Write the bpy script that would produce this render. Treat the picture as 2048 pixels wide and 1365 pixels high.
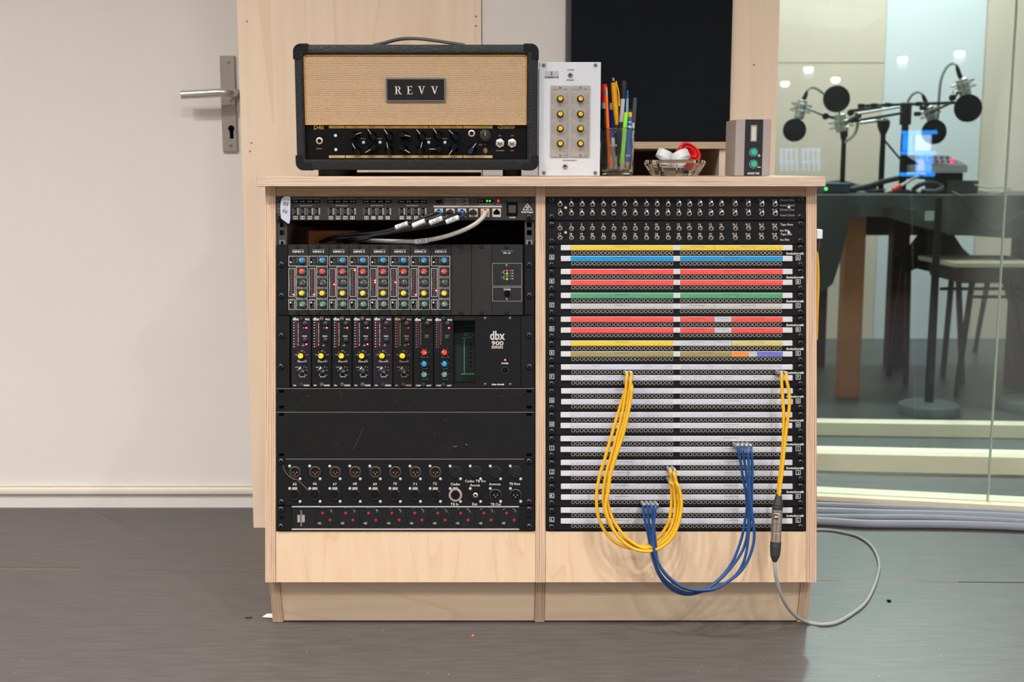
import bpy, bmesh, math, random
from mathutils import Vector, Matrix
random.seed(7)
for _o in list(bpy.data.objects): bpy.data.objects.remove(_o)
C = bpy.context.scene.collection
sc = bpy.context.scene
PI = math.pi
# ---------------------------------------------------------------- camera, world, lights, exposure
FPX = 2376.0; CXP = 1024.0; CYP = 682.5
TH = math.atan(338.5 / FPX); CT, ST = math.cos(TH), math.sin(TH)
HC = 0.857                      # camera height
Z0 = 2.21                       # distance of the rack face along the optical axis
S = Z0 / FPX
cam = bpy.data.cameras.new('camera'); co = bpy.data.objects.new('camera', cam); C.objects.link(co)
co.location = (0, 0, HC); co.rotation_euler = (PI / 2 - TH, 0, 0)
cam.sensor_width = 36; cam.lens = FPX / 2048 * 36; cam.clip_start = .05; cam.clip_end = 60
cam.dof.use_dof = True; cam.dof.focus_distance = 2.22; cam.dof.aperture_fstop = 5.0
sc.camera = co
w = bpy.data.worlds.new('world'); sc.world = w; w.use_nodes = True
w.node_tree.nodes['Background'].inputs[0].default_value = (.9, .92, 1, 1)
w.node_tree.nodes['Background'].inputs[1].default_value = .25
vs = sc.view_settings
sc.display_settings.display_device = 'sRGB'
vs.view_transform = 'Standard'; vs.look = 'None'; vs.gamma = 1; vs.use_curve_mapping = False
vs.exposure = 0.46

def area(name, loc, size, power, col, rot=(0, 0, 0), sizey=None):
    l = bpy.data.lights.new(name, 'AREA'); l.energy = power; l.color = col; l.size = size
    if sizey: l.shape = 'RECTANGLE'; l.size_y = sizey
    o = bpy.data.objects.new(name, l); C.objects.link(o); o.location = loc; o.rotation_euler = rot
    return o
def spot(name, loc, power, col, radius=.04, ang=2.4, blend=.9, rot=(0, 0, 0)):
    l = bpy.data.lights.new(name, 'SPOT'); l.energy = power; l.color = col; l.shadow_soft_size = radius
    l.spot_size = ang; l.spot_blend = blend
    o = bpy.data.objects.new(name, l); C.objects.link(o); o.location = loc; o.rotation_euler = rot
    return o
CEIL = 2.7
WARM = (1, .988, .97); COOL = (.93, .985, 1)
area('live_room_panel_light', (1.5, 4.3, CEIL - .09), 1.2, 19, COOL, sizey=.3)
area('live_room_panel_light', (1.9, 5.5, CEIL - .09), 1.2, 19, COOL, sizey=.3)

# ---------------------------------------------------------------- projection helpers (photo pixel -> place)
CAM = Vector((0, 0, HC)); FW = Vector((0, CT, -ST)); UP = Vector((0, ST, CT))
def ray(px, py):
    return Vector((1, 0, 0)) * ((px - CXP) / FPX) + UP * ((CYP - py) / FPX) + FW
def onY(px, py, Y):
    r = ray(px, py); return CAM + r * (Y / r.y)
def onZ(px, py, Z=0.0):
    r = ray(px, py); return CAM + r * ((Z - HC) / r.z)
def onD(px, py, zc):
    return CAM + ray(px, py) * zc
RC = CAM + FW * Z0              # centre of the rack face plane
RR = Matrix.Rotation(-TH, 4, 'X')
def rk(px, py, d=0.0):          # rack-frame coordinates
    k = S * (1 + d / Z0)
    return Vector(((px - CXP) * k, d, (CYP - py) * k))
def rkw(px, py, d=0.0):
    return CAM + ray(px, py) * (Z0 + d)

# ---------------------------------------------------------------- materials
def lin(c):
    return tuple((x / 255 / 12.92) if x / 255 <= .04045 else ((x / 255 + .055) / 1.055) ** 2.4 for x in c) + (1,)
_mc = {}
def mat(name, rgb, rough=.5, metal=0, emit=0, bump=None, spec=.5, var=0, coat=0):
    if name in _mc: return _mc[name]
    m = bpy.data.materials.new(name); m.use_nodes = True; nt = m.node_tree; b = nt.nodes['Principled BSDF']
    col = lin(rgb)
    b.inputs['Base Color'].default_value = col; b.inputs['Roughness'].default_value = rough
    b.inputs['Metallic'].default_value = metal; b.inputs['Specular IOR Level'].default_value = spec
    if coat: b.inputs['Coat Weight'].default_value = coat
    if emit:
        b.inputs['Emission Color'].default_value = col; b.inputs['Emission Strength'].default_value = emit
    if var:
        tc = nt.nodes.new('ShaderNodeTexCoord'); n = nt.nodes.new('ShaderNodeTexNoise'); n.inputs['Scale'].default_value = var[0]
        n.inputs['Detail'].default_value = 6
        if len(var) > 2:
            mp = nt.nodes.new('ShaderNodeMapping'); mp.inputs['Scale'].default_value = var[2]
            nt.links.new(tc.outputs['Object'], mp.inputs[0]); nt.links.new(mp.outputs[0], n.inputs['Vector'])
        else: nt.links.new(tc.outputs['Object'], n.inputs['Vector'])
        mx = nt.nodes.new('ShaderNodeMix'); mx.data_type = 'RGBA'
        k = var[1]
        mx.inputs[6].default_value = tuple(min(1, c * (1 - k)) for c in col[:3]) + (1,)
        mx.inputs[7].default_value = tuple(min(1, c * (1 + k)) for c in col[:3]) + (1,)
        nt.links.new(n.outputs[0], mx.inputs[0]); nt.links.new(mx.outputs[2], b.inputs['Base Color'])
    if bump:
        tc = nt.nodes.new('ShaderNodeTexCoord')
        n = nt.nodes.new('ShaderNodeTexVoronoi' if bump[0] == 'v' else 'ShaderNodeTexNoise'); n.inputs['Scale'].default_value = bump[1]
        nt.links.new(tc.outputs['Object'], n.inputs['Vector'])
        bp = nt.nodes.new('ShaderNodeBump'); bp.inputs['Strength'].default_value = bump[2]; bp.inputs['Distance'].default_value = bump[3]
        nt.links.new(n.outputs[0], bp.inputs['Height']); nt.links.new(bp.outputs[0], b.inputs['Normal'])
    _mc[name] = m; return m

def ply_edge(name, axis, light=(222, 196, 168), dark=(138, 104, 80), period=.0027):
    """layered plywood edge: stripes across the thickness axis"""
    m = bpy.data.materials.new(name); m.use_nodes = True; nt = m.node_tree; b = nt.nodes['Principled BSDF']
    L = nt.links.new; N = nt.nodes.new
    tc = N('ShaderNodeTexCoord'); sp = N('ShaderNodeSeparateXYZ'); L(tc.outputs['Object'], sp.inputs[0])
    mp = N('ShaderNodeMapping'); s = [3, 3, 3]; s['xyz'.index(axis)] = 30; mp.inputs['Scale'].default_value = s
    L(tc.outputs['Object'], mp.inputs[0])
    n = N('ShaderNodeTexNoise'); n.inputs['Scale'].default_value = 1; n.inputs['Detail'].default_value = 3; L(mp.outputs[0], n.inputs['Vector'])
    ma = N('ShaderNodeMath'); ma.operation = 'MULTIPLY_ADD'; L(n.outputs[0], ma.inputs[0]); ma.inputs[1].default_value = .0011
    L(sp.outputs['XYZ'.index(axis.upper())], ma.inputs[2])
    k = N('ShaderNodeMath'); k.operation = 'MULTIPLY'; L(ma.outputs[0], k.inputs[0]); k.inputs[1].default_value = 2 * PI / period
    si = N('ShaderNodeMath'); si.operation = 'SINE'; L(k.outputs[0], si.inputs[0])
    cr = N('ShaderNodeValToRGB'); cr.color_ramp.elements[0].position = .0; cr.color_ramp.elements[0].color = lin(dark)
    cr.color_ramp.elements[1].position = .75; cr.color_ramp.elements[1].color = lin(light)
    mp3 = N('ShaderNodeMapping'); s3 = [5, 5, 5]; s3['xyz'.index(axis)] = 1.15 / period; mp3.inputs['Scale'].default_value = s3
    L(tc.outputs['Object'], mp3.inputs[0]); n3 = N('ShaderNodeTexNoise'); n3.inputs['Scale'].default_value = 1; n3.inputs['Detail'].default_value = 1; L(mp3.outputs[0], n3.inputs['Vector'])
    mr = N('ShaderNodeMapRange'); L(si.outputs[0], mr.inputs[0]); mr.inputs[1].default_value = -1; mr.inputs[2].default_value = 1
    # slow drift so that no two plies are alike
    n2 = N('ShaderNodeTexNoise'); n2.inputs['Scale'].default_value = 1; n2.inputs['Detail'].default_value = 5; mp4 = N('ShaderNodeMapping'); s4 = [22, 22, 22]; s4['xyz'.index(axis)] = 420; mp4.inputs['Scale'].default_value = s4; L(tc.outputs['Object'], mp4.inputs[0]); L(mp4.outputs[0], n2.inputs['Vector'])
    ad = N('ShaderNodeMath'); ad.operation = 'MULTIPLY_ADD'; L(n2.outputs[0], ad.inputs[0]); ad.inputs[1].default_value = .6
    hb = N('ShaderNodeMath'); hb.operation = 'MULTIPLY_ADD'; L(n3.outputs[0], hb.inputs[0]); hb.inputs[1].default_value = 1.0
    hm = N('ShaderNodeMath'); hm.operation = 'MULTIPLY'; L(mr.outputs[0], hm.inputs[0]); hm.inputs[1].default_value = .8; L(hm.outputs[0], hb.inputs[2]); L(hb.outputs[0], ad.inputs[2])
    sb = N('ShaderNodeMath'); sb.operation = 'SUBTRACT'; L(ad.outputs[0], sb.inputs[0]); sb.inputs[1].default_value = .66
    L(sb.outputs[0], cr.inputs[0]); L(cr.outputs[0], b.inputs['Base Color']); b.inputs['Roughness'].default_value = .6
    return m

def ply_face(name, base, grain='z', amt=.5, scale=1.0, figure=(176, 128, 84)):
    """birch plywood face: pale with soft cathedral figure along the grain"""
    m = bpy.data.materials.new(name); m.use_nodes = True; nt = m.node_tree; b = nt.nodes['Principled BSDF']
    L = nt.links.new; N = nt.nodes.new
    tc = N('ShaderNodeTexCoord'); mp = N('ShaderNodeMapping'); s = [5 * scale] * 3; s['xyz'.index(grain)] = .8 * scale
    mp.inputs['Scale'].default_value = s; L(tc.outputs['Object'], mp.inputs[0])
    n = N('ShaderNodeTexNoise'); n.inputs['Scale'].default_value = 1; n.inputs['Detail'].default_value = 2; n.inputs['Distortion'].default_value = .6
    L(mp.outputs[0], n.inputs['Vector'])
    k = N('ShaderNodeMath'); k.operation = 'MULTIPLY'; L(n.outputs[0], k.inputs[0]); k.inputs[1].default_value = 9
    fr = N('ShaderNodeMath'); fr.operation = 'FRACT'; L(k.outputs[0], fr.inputs[0])
    cr = N('ShaderNodeValToRGB'); e = cr.color_ramp.elements
    e[0].position = 0; e[0].color = (1, 1, 1, 1); e[1].position = 1; e[1].color = (0, 0, 0, 1)
    q = cr.color_ramp.elements.new(.12); q.color = (.15, .15, .15, 1)
    L(fr.outputs[0], cr.inputs[0])
    mp2 = N('ShaderNodeMapping'); s = [60 * scale] * 3; s['xyz'.index(grain)] = 3 * scale; mp2.inputs['Scale'].default_value = s
    L(tc.outputs['Object'], mp2.inputs[0])
    n2 = N('ShaderNodeTexNoise'); n2.inputs['Scale'].default_value = 1; n2.inputs['Detail'].default_value = 5; L(mp2.outputs[0], n2.inputs['Vector'])
    ad = N('ShaderNodeMath'); ad.operation = 'MULTIPLY_ADD'; L(cr.outputs[0], ad.inputs[0]); ad.inputs[1].default_value = .55 * amt
    sc2 = N('ShaderNodeMath'); sc2.operation = 'MULTIPLY_ADD'; L(n2.outputs[0], sc2.inputs[0]); sc2.inputs[1].default_value = 1.3 * amt; sc2.inputs[2].default_value = -.55 * amt
    L(sc2.outputs[0], ad.inputs[2]); ad.use_clamp = True
    mx = N('ShaderNodeMix'); mx.data_type = 'RGBA'; mx.inputs[6].default_value = lin(base); mx.inputs[7].default_value = lin(figure)
    L(ad.outputs[0], mx.inputs[0]); L(mx.outputs[2], b.inputs['Base Color']); b.inputs['Roughness'].default_value = .48
    b.inputs['Specular IOR Level'].default_value = .35
    return m

def thin_glass(name, tint=(.80, .90, .86), ior=1.5):
    m = bpy.data.materials.new(name); m.use_nodes = True; nt = m.node_tree; nt.nodes.clear()
    N = nt.nodes.new; L = nt.links.new
    o = N('ShaderNodeOutputMaterial'); t = N('ShaderNodeBsdfTransparent'); t.inputs[0].default_value = tint + (1,)
    g = N('ShaderNodeBsdfGlossy'); g.inputs['Roughness'].default_value = 0; f = N('ShaderNodeFresnel'); f.inputs[0].default_value = ior
    x = N('ShaderNodeMixShader'); ge = N('ShaderNodeNewGeometry'); iv = N('ShaderNodeMath'); iv.operation = 'SUBTRACT'; iv.inputs[0].default_value = 1; L(ge.outputs['Backfacing'], iv.inputs[1]); mu = N('ShaderNodeMath'); mu.operation = 'MULTIPLY'; L(f.outputs[0], mu.inputs[0]); L(iv.outputs[0], mu.inputs[1]); m2 = N('ShaderNodeMath'); m2.operation = 'MULTIPLY'; m2.use_clamp = True; m2.inputs[1].default_value = 1.6; L(mu.outputs[0], m2.inputs[0]); L(m2.outputs[0], x.inputs[0]); L(t.outputs[0], x.inputs[1]); L(g.outputs[0], x.inputs[2]); L(x.outputs[0], o.inputs[0])
    return m
def real_glass(name, col=(1, 1, 1), rough=0.0):
    m = bpy.data.materials.new(name); m.use_nodes = True; b = m.node_tree.nodes['Principled BSDF']
    b.inputs['Base Color'].default_value = col + (1,); b.inputs['Transmission Weight'].default_value = 1; b.inputs['Roughness'].default_value = rough
    b.inputs['IOR'].default_value = 1.46
    return m

BLK = mat('black_panel', (21, 21, 23), .6, spec=.12, bump=('n', 900, .12, .0004), var=(35, .18))
BLK2 = mat('black_worn_panel', (22, 22, 22), .5, spec=.15, bump=('n', 600, .1, .0004), var=(22, .35))
BLK3 = mat('black_plum_panel', (32, 24, 32), .6, spec=.15)
BLKB = mat('charcoal_brown_panel', (44, 40, 37), .55, spec=.2)
SCRW = mat('black_screw_steel', (62, 62, 66), .26, .85)
HOLE = mat('hole_black', (6, 6, 6), .9, spec=.1)
INSIDE = mat('dark_chassis', (18, 18, 18), .8, spec=.1)
PRINT = mat('white_print', (215, 215, 210), .6)
PRINTG = mat('grey_print', (150, 150, 146), .6)
PRINTB = mat('black_print', (45, 42, 48), .7)
NICK = mat('nickel', (200, 196, 188), .25, .9)
STEEL = mat('brushed_steel', (178, 172, 165), .38, .9)
ALU = mat('aluminium_trim', (200, 195, 196), .4, .6)
WHT = mat('white_plastic', (226, 226, 228), .5)
GRYP = mat('grey_plastic', (138, 138, 134), .5)
BLUE = mat('blue_cap', (26, 128, 190), .4); RED = mat('red_cap', (232, 52, 46), .4); YEL = mat('yellow_cap', (240, 200, 20), .4)
GRN = mat('green_grey_cap', (84, 128, 112), .45); DGR = mat('dark_grey_cap', (58, 58, 58), .45)
BRASS = mat('dull_brass_screw', (150, 125, 95), .4, .8)
LEDR = mat('led_red', (255, 22, 40), .4, emit=2.6); LEDG = mat('led_green', (60, 255, 20), .4, emit=2.2); LEDO = mat('led_off_red', (120, 14, 26), .4)
LEDRW = mat('led_red_core', (255, 120, 150), .4, emit=2.4)
LEDC = mat('led_off_clear', (185, 205, 215), .3)
GOLD = mat('gold_print', (200, 168, 110), .45, .3)
GOLDC = mat('gold_nickel', (222, 200, 178), .3, .8)

# ---------------------------------------------------------------- glyphs of the built-in font
_gl = {}
def _make_glyphs():
    chars = 'ABCDEFGHIJKLMNOPQRSTUVWXYZabcdefghijklmnopqrstuvwxyz0123456789-+/.'
    tmp = []
    def mk(body, off):
        c = bpy.data.curves.new('t', 'FONT'); c.body = body; c.size = 1; c.resolution_u = 2; c.offset = off; c.fill_mode = 'FRONT'
        o = bpy.data.objects.new('t', c); C.objects.link(o); tmp.append(o); return o
    jobs = {}
    for bi, off in ((0, 0.0), (1, .022)):
        jobs[bi, None] = mk('HH', off)
        for ch in chars: jobs[bi, ch] = (mk(ch, off), mk('H' + ch + 'H', off))
    bpy.context.view_layer.update(); dg = bpy.context.evaluated_depsgraph_get()
    def grab(o):
        e = o.evaluated_get(dg); me = e.to_mesh(); v = [(p.co.x, p.co.y) for p in me.vertices]; f = [tuple(p.vertices) for p in me.polygons]; e.to_mesh_clear(); return v, f
    for bi in (0, 1):
        v, f = grab(jobs[bi, None]); wHH = max(p[0] for p in v)
        capH = max(p[1] for p in v)
        for ch in chars:
            a, b = jobs[bi, ch]; v, f = grab(a); v2, _ = grab(b)
            _gl[bi, ch] = (v, f, max(p[0] for p in v2) - wHH)
        _gl[bi, ' '] = ([], [], .28); _gl[bi, 'cap'] = capH
    for o in tmp:
        c = o.data; bpy.data.objects.remove(o); bpy.data.curves.remove(c)
_make_glyphs()

# ---------------------------------------------------------------- mesh builder
class MB:
    def __init__(s): s.v = []; s.f = []; s.m = []; s.sm = []
    def add(s, vs, fs, m, sm=False):
        b = len(s.v); s.v += [tuple(v) for v in vs]
        for f in fs: s.f.append(tuple(b + i for i in f)); s.m.append(m); s.sm.append(sm)
    def box(s, x0, x1, y0, y1, z0, z1, m):
        if x0 > x1: x0, x1 = x1, x0
        if y0 > y1: y0, y1 = y1, y0
        if z0 > z1: z0, z1 = z1, z0
        s.add([(x0, y0, z0), (x1, y0, z0), (x1, y1, z0), (x0, y1, z0), (x0, y0, z1), (x1, y0, z1), (x1, y1, z1), (x0, y1, z1)],
              [(0, 3, 2, 1), (4, 5, 6, 7), (0, 1, 5, 4), (1, 2, 6, 5), (2, 3, 7, 6), (3, 0, 4, 7)], m)
    def cbox(s, x0, x1, y0, y1, z0, z1, m, b=.001, seg=1):
        """box with bevelled edges"""
        bm = bmesh.new(); bmesh.ops.create_cube(bm, size=1)
        for v in bm.verts: v.co = Vector(((x0 + x1) / 2 + v.co.x * abs(x1 - x0), (y0 + y1) / 2 + v.co.y * abs(y1 - y0), (z0 + z1) / 2 + v.co.z * abs(z1 - z0)))
        bmesh.ops.bevel(bm, geom=list(bm.edges), offset=b, segments=seg, profile=.5, affect='EDGES')
        bm.verts.index_update(); s.add([v.co[:] for v in bm.verts], [[v.index for v in f.verts] for f in bm.faces], m, seg > 1); bm.free()
    def poly(s, pts, m):
        s.add(pts, [tuple(range(len(pts)))], m)
    def prism(s, poly2, y0, y1, m, plane='xz', side=None):
        """extrude a 2-D polygon (CCW seen from the -y side) from y0 (front) to y1"""
        n = len(poly2)
        if plane == 'xz': a = [(p[0], y0, p[1]) for p in poly2]; b = [(p[0], y1, p[1]) for p in poly2]
        elif plane == 'yz': a = [(y0, p[0], p[1]) for p in poly2]; b = [(y1, p[0], p[1]) for p in poly2]
        else: a = [(p[0], p[1], y1) for p in poly2]; b = [(p[0], p[1], y0) for p in poly2]
        s.add(a + b, [tuple(range(n)), tuple(range(2 * n - 1, n - 1, -1))], m)
        s.add(a + b, [(i, i + n, (i + 1) % n + n, (i + 1) % n) for i in range(n)], side or m)
    def lathe(s, prof, cx=0, cy=0, cz=0, seg=16, mats=None, m=None, axis='y', ang0=0, sx=1, sz=1):
        """prof: (radius, protrusion); axis 'y' protrudes to -y, 'z' rises to +z"""
        rings = []; vs = []
        for r, h in prof:
            if r < 1e-7:
                rings.append([len(vs)]); vs.append((0, 0, h))
            else:
                rings.append(list(range(len(vs), len(vs) + seg)))
                for i in range(seg):
                    t = ang0 + 2 * PI * i / seg; vs.append((r * math.cos(t) * sx, r * math.sin(t) * sz, h))
        if axis == 'y': P = [(cx + a, cy - h, cz + b) for a, b, h in vs]
        elif axis == 'x': P = [(cx + h, cy + a, cz + b) for a, b, h in vs]
        else: P = [(cx + a, cy + b, cz + h) for a, b, h in vs]
        base = len(s.v); s.v += P
        for k in range(len(prof) - 1):
            A, B = rings[k], rings[k + 1]; mm = mats[k] if mats else m
            for i in range(seg):
                j = (i + 1) % seg
                if len(A) == 1 and len(B) == 1: continue
                if len(A) == 1: f = (A[0], B[j], B[i])
                elif len(B) == 1: f = (A[i], A[j], B[0])
                else: f = (A[i], A[j], B[j], B[i])
                s.f.append(tuple(base + q for q in f)); s.m.append(mm); s.sm.append(True)
    def tube(s, pts, r, m, seg=8, rf=None, cap=True):
        pts = [Vector(p) for p in pts]; n = len(pts); base = len(s.v)
        t = (pts[1] - pts[0]).normalized(); a = t.orthogonal().normalized()
        for i, p in enumerate(pts):
            t2 = ((pts[min(i + 1, n - 1)] - pts[max(i - 1, 0)])); t2 = t2.normalized() if t2.length > 1e-9 else t
            a = (a - t2 * a.dot(t2)).normalized(); b = t2.cross(a); t = t2
            rr = rf[i] if rf else r
            for k in range(seg):
                q = 2 * PI * k / seg; s.v.append(tuple(p + a * (math.cos(q) * rr) + b * (math.sin(q) * rr)))
        for i in range(n - 1):
            for k in range(seg):
                k2 = (k + 1) % seg
                s.f.append((base + i * seg + k, base + i * seg + k2, base + (i + 1) * seg + k2, base + (i + 1) * seg + k)); s.m.append(m); s.sm.append(True)
        if cap:
            s.f.append(tuple(base + k for k in range(seg - 1, -1, -1))); s.m.append(m); s.sm.append(False)
            s.f.append(tuple(base + (n - 1) * seg + k for k in range(seg))); s.m.append(m); s.sm.append(False)
    def text(s, st, x, z, h, m, y=0, w=None, al='c', bold=0, rot=0, mx=None, shear=0):
        """st with cap height h (metres) centred at x, z on the plane y; optional total width w"""
        k = h / _gl[bold, 'cap']; cur = 0; vs = []; fs = []
        for ch in st:
            g = _gl.get((bold, ch)) or _gl[bold, ' ']
            b = len(vs); vs += [(cur + p[0], p[1]) for p in g[0]]; fs += [tuple(b + i for i in f) for f in g[1]]; cur += g[2]
        if not vs: return
        x0 = min(v[0] for v in vs); x1 = max(v[0] for v in vs); kx = k if w is None else w / (x1 - x0)
        if mx is not None and (x1 - x0) * kx > mx: kx = mx / (x1 - x0)
        ox = {'c': (x0 + x1) / 2, 'l': x0, 'r': x1}[al]; cs, sn = math.cos(rot), math.sin(rot); out = []
        for a, b in vs:
            a2 = (a - ox) * kx + shear * b * k; b2 = b * k - h / 2
            out.append((x + a2 * cs - b2 * sn, y, z + a2 * sn + b2 * cs))
        s.add(out, fs, m)
    def frame(s, x0, x1, z0, z1, t, y0, y1, m):
        if x0 > x1: x0, x1 = x1, x0
        if z0 > z1: z0, z1 = z1, z0
        s.box(x0, x1, y0, y1, z0, z0 + t, m); s.box(x0, x1, y0, y1, z1 - t, z1, m)
        s.box(x0, x0 + t, y0, y1, z0 + t, z1 - t, m); s.box(x1 - t, x1, y0, y1, z0 + t, z1 - t, m)
    def mesh(s, name, off=(0, 0, 0), sharp=35):
        me = bpy.data.meshes.new(name); ox, oy, oz = off
        me.from_pydata([(v[0] - ox, v[1] - oy, v[2] - oz) for v in s.v], [], s.f)
        ms = []
        idx = []
        for m in s.m:
            if m not in ms: ms.append(m)
            idx.append(ms.index(m))
        for m in ms: me.materials.append(m)
        me.polygons.foreach_set('material_index', idx); me.polygons.foreach_set('use_smooth', s.sm)
        if any(s.sm): me.set_sharp_from_angle(angle=math.radians(sharp))
        me.update(); return me

def mesh_obj(name, me, parent=None, loc=(0, 0, 0), rot=(0, 0, 0), label=None, kind=None):
    o = bpy.data.objects.new(name, me); C.objects.link(o)
    if parent: o.parent = parent
    o.location = loc; o.rotation_euler = rot
    if label: o['label'] = label
    if kind: o['kind'] = kind
    return o
class Thing:
    """an Empty at the thing's base; parts are meshes in its own frame (rack=True: the tilted frame of the rack face)"""
    def __init__(s, name, label, cat, org, group=None, rack=False, rot=(0, 0, 0)):
        s.o = bpy.data.objects.new(name, None); C.objects.link(s.o); s.o.empty_display_size = .02
        s.org = Vector(org); s.o['label'] = label; s.o['category'] = cat
        if group: s.o['group'] = group
        if rack: s.o.location = RC + RR.to_3x3() @ s.org; s.o.rotation_euler = (-TH, 0, 0)
        else: s.o.location = s.org; s.o.rotation_euler = rot
    def part(s, name, mb, label=None, parent=None, kind=None, sharp=35):
        if name in ('printed_lettering', 'led_column', 'circuit_trace', 'mounting_slot'): kind = 'stuff'
        return mesh_obj(name, mb.mesh(name, s.org, sharp), parent or s.o, label=label, kind=kind)
    def inst(s, name, me, loc, rot=(0, 0, 0), parent=None, label=None):
        return mesh_obj(name, me, parent or s.o, Vector(loc) - s.org, rot, label)
def single(name, mb, label, cat, org, group=None, kind=None):
    o = mesh_obj(name, mb.mesh(name, org), None, org, label=label, kind=kind); o['category'] = cat
    if group: o['group'] = group
    return o
def struct(name, mb, parent=None, label=None, org=(0, 0, 0)):
    o = mesh_obj(name, mb.mesh(name, org), parent, org if parent is None else (0, 0, 0), label=label)
    if parent is None: o['kind'] = 'structure'
    return o
def spline(pts, n=6):
    """Catmull-Rom through the points"""
    P = [Vector(p) for p in pts]; P = [P[0] * 2 - P[1]] + P + [P[-1] * 2 - P[-2]]; out = []
    for i in range(1, len(P) - 2):
        a, b, c, d = P[i - 1], P[i], P[i + 1], P[i + 2]
        for k in range(n):
            t = k / n; out.append(.5 * ((2 * b) + (c - a) * t + (2 * a - 5 * b + 4 * c - d) * t * t + (3 * b - a - 3 * c + d) * t ** 3))
    out.append(P[-2]); return out
# ================================================================ SETTING
FLOORM = mat('grey_brown_linoleum', (86, 81, 79), .5, bump=('n', 160, .2, .0008), var=(30, .42, (.45, 3.4, 1)))
FLOORL = mat('live_room_linoleum', (76, 82, 80), .45, var=(20, .1))
SUBF = mat('raw_board_edge', (176, 138, 104), .7)
WALLW = mat('warm_white_paint', (232, 225, 219), .55, var=(3, .03))
WALLC = mat('white_paint', (224, 218, 212), .6, var=(60, .025))
WALLG = mat('live_room_white_paint', (214, 222, 222), .6)
CREAM = mat('cream_lacquered_wood', (232, 222, 206), .5)
PLYF = ply_face('plywood_wall_face', (243, 219, 194), 'z', .45, .55, (206, 168, 128))
PLYC = ply_face('plywood_column_face', (243, 220, 196), 'z', .3, .6, (214, 178, 140))
PLYL = ply_face('plywood_live_room', (212, 200, 180), 'z', .3, .4, (198, 182, 150))
EDX = ply_edge('ply_edge_x', 'x'); EDZ = ply_edge('ply_edge_z', 'z'); EDY = ply_edge('ply_edge_y', 'y')
EDZD = ply_edge('ply_edge_shaded', 'z', (190, 158, 128), (122, 88, 62), .0031)  # darker copy for the top rail, worktop shadow put into the colour
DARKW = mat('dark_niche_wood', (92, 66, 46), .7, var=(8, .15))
CLOTHB = mat('black_speaker_cloth', (25, 28, 33), .9, spec=.1, bump=('n', 500, .3, .0005), var=(5, .12))
CLOTHE = mat('grey_cloth_frame_edge', (104, 98, 96), .8)
GLASSN = thin_glass('window_glass_front', (.955, .985, .975)); GLASSI = thin_glass('window_glass_inner', (.965, .985, .98))
SEAL = mat('clear_silicone_seam', (176, 186, 172), .3)
PINE = mat('pale_glazing_rail', (240, 226, 198), .5, var=(10, .05, (1, 1, 1)))

YD = onZ(250, 1015).y; YP = onZ(505, 1057).y
print('YD', YD, 'YP', YP)
G1 = onZ(1640, 1002); G2 = onZ(2048, 1023); gd = (G2 - G1); gd.z = 0; gd.normalize()
def gx(X, A=G1, D=None):
    D = D or gd; return A + D * ((X - A.x) / D.x)
XC1 = onY(1552, 180, YP).x       # right edge of the plywood column
XL, XR, YB = -2.5, 2.35, -3.7
# floor: board base with linoleum sheets, joints left open
mb = MB(); mb.box(XL - .1, 4.2, YB - .1, 7.0, -.06, -.012, SUBF); floor = struct('floor', mb, org=(0, 0, -.06))
s1 = [onZ(*p) for p in ((160, 1138), (550, 1147), (1633, 1162.5), (2048, 1166))]; s1.insert(1, onZ(163, 1138.1))
s1 = [Vector((XL, s1[0].y + (s1[0].x - XL) * -.0, 0))] + s1 + [Vector((XR, s1[-1].y, 0))]
s2 = [onZ(*p) for p in ((175, 1016), (262, 1058), (550, 1063))]
s2[0] = onZ(173, 1014); s2.append(Vector((XR, s2[-1].y, 0)))
SUBD = mat('dark_joint', (40, 36, 34), .8)
def sheet(pts, m=FLOORM, sd=None):
    p = [(q[0], q[1]) for q in pts]; b = MB(); b.prism(p, -.0115, 0, m, 'xy', sd or SUBD)
    mesh_obj('floor_sheet', b.mesh('floor_sheet', (0, 0, -.06)), floor)
g = [.0060, .0060, .0007, .0007, .0045, .0045, .0045]
sheet([(XL, YB), (XR, YB)] + [(p.x, p.y - g[i] / 2) for i, p in reversed(list(enumerate(s1)))])
yw = YD + .1
sheet([(p.x, p.y + g[i] / 2) for i, p in enumerate(s1)] + [(p.x, p.y - .0004) for p in reversed(s2[1:])] + [(s2[0].x - .0006, s2[0].y), (s2[0].x - .0006, yw), (XL, yw)])
sheet([(p.x + (.0004 if i < 1 else 0), p.y + .0004) for i, p in enumerate(s2)] + [(XR, 3.3), (s2[0].x + .0004, 3.3)])
b = MB(); b.box(-.2, 4.2, 3.303, 3.42, -.0115, -.0004, mat('cavity_floor_grey', (124, 130, 124), .5)); mesh_obj('floor_sheet', b.mesh('floor_sheet', (0, 0, -.06)), floor)
b = MB(); b.box(-.2, 4.2, 3.4205, 7.0, -.0115, -.0005, FLOORL); mesh_obj('floor_sheet', b.mesh('floor_sheet', (0, 0, -.06)), floor, label='cool grey linoleum of the live room')
for i0, i1, x0, x1, c_ in ((0, 2, s1[0].x, s1[2].x, 0), (4, 5, onZ(1560, 1162, 0).x, XR, 1)):
    ya = s1[i0].y if c_ == 0 else s1[4].y; yb_ = s1[i1].y
    b = MB(); b.prism([(x0, ya - .0029), (x1, yb_ - .0029), (x1, yb_ + .0010), (x0, ya + .0010)], -.011, -.0003, SUBF, 'xy'); mesh_obj('joint_strip', b.mesh('joint_strip', (0, 0, -.06)), floor, label='raw wood showing in the floor joint')
mb = MB(); mb.box(XL - .1, 4.2, YB - .1, 7.0, CEIL, CEIL + .1, WALLC); struct('ceiling', mb, org=(0, 0, CEIL))
mb = MB(); mb.box(XL - .1, XL, YB, YD + .2, 0, CEIL, WALLC); struct('wall_left', mb, org=(XL, 0, 0))
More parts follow.
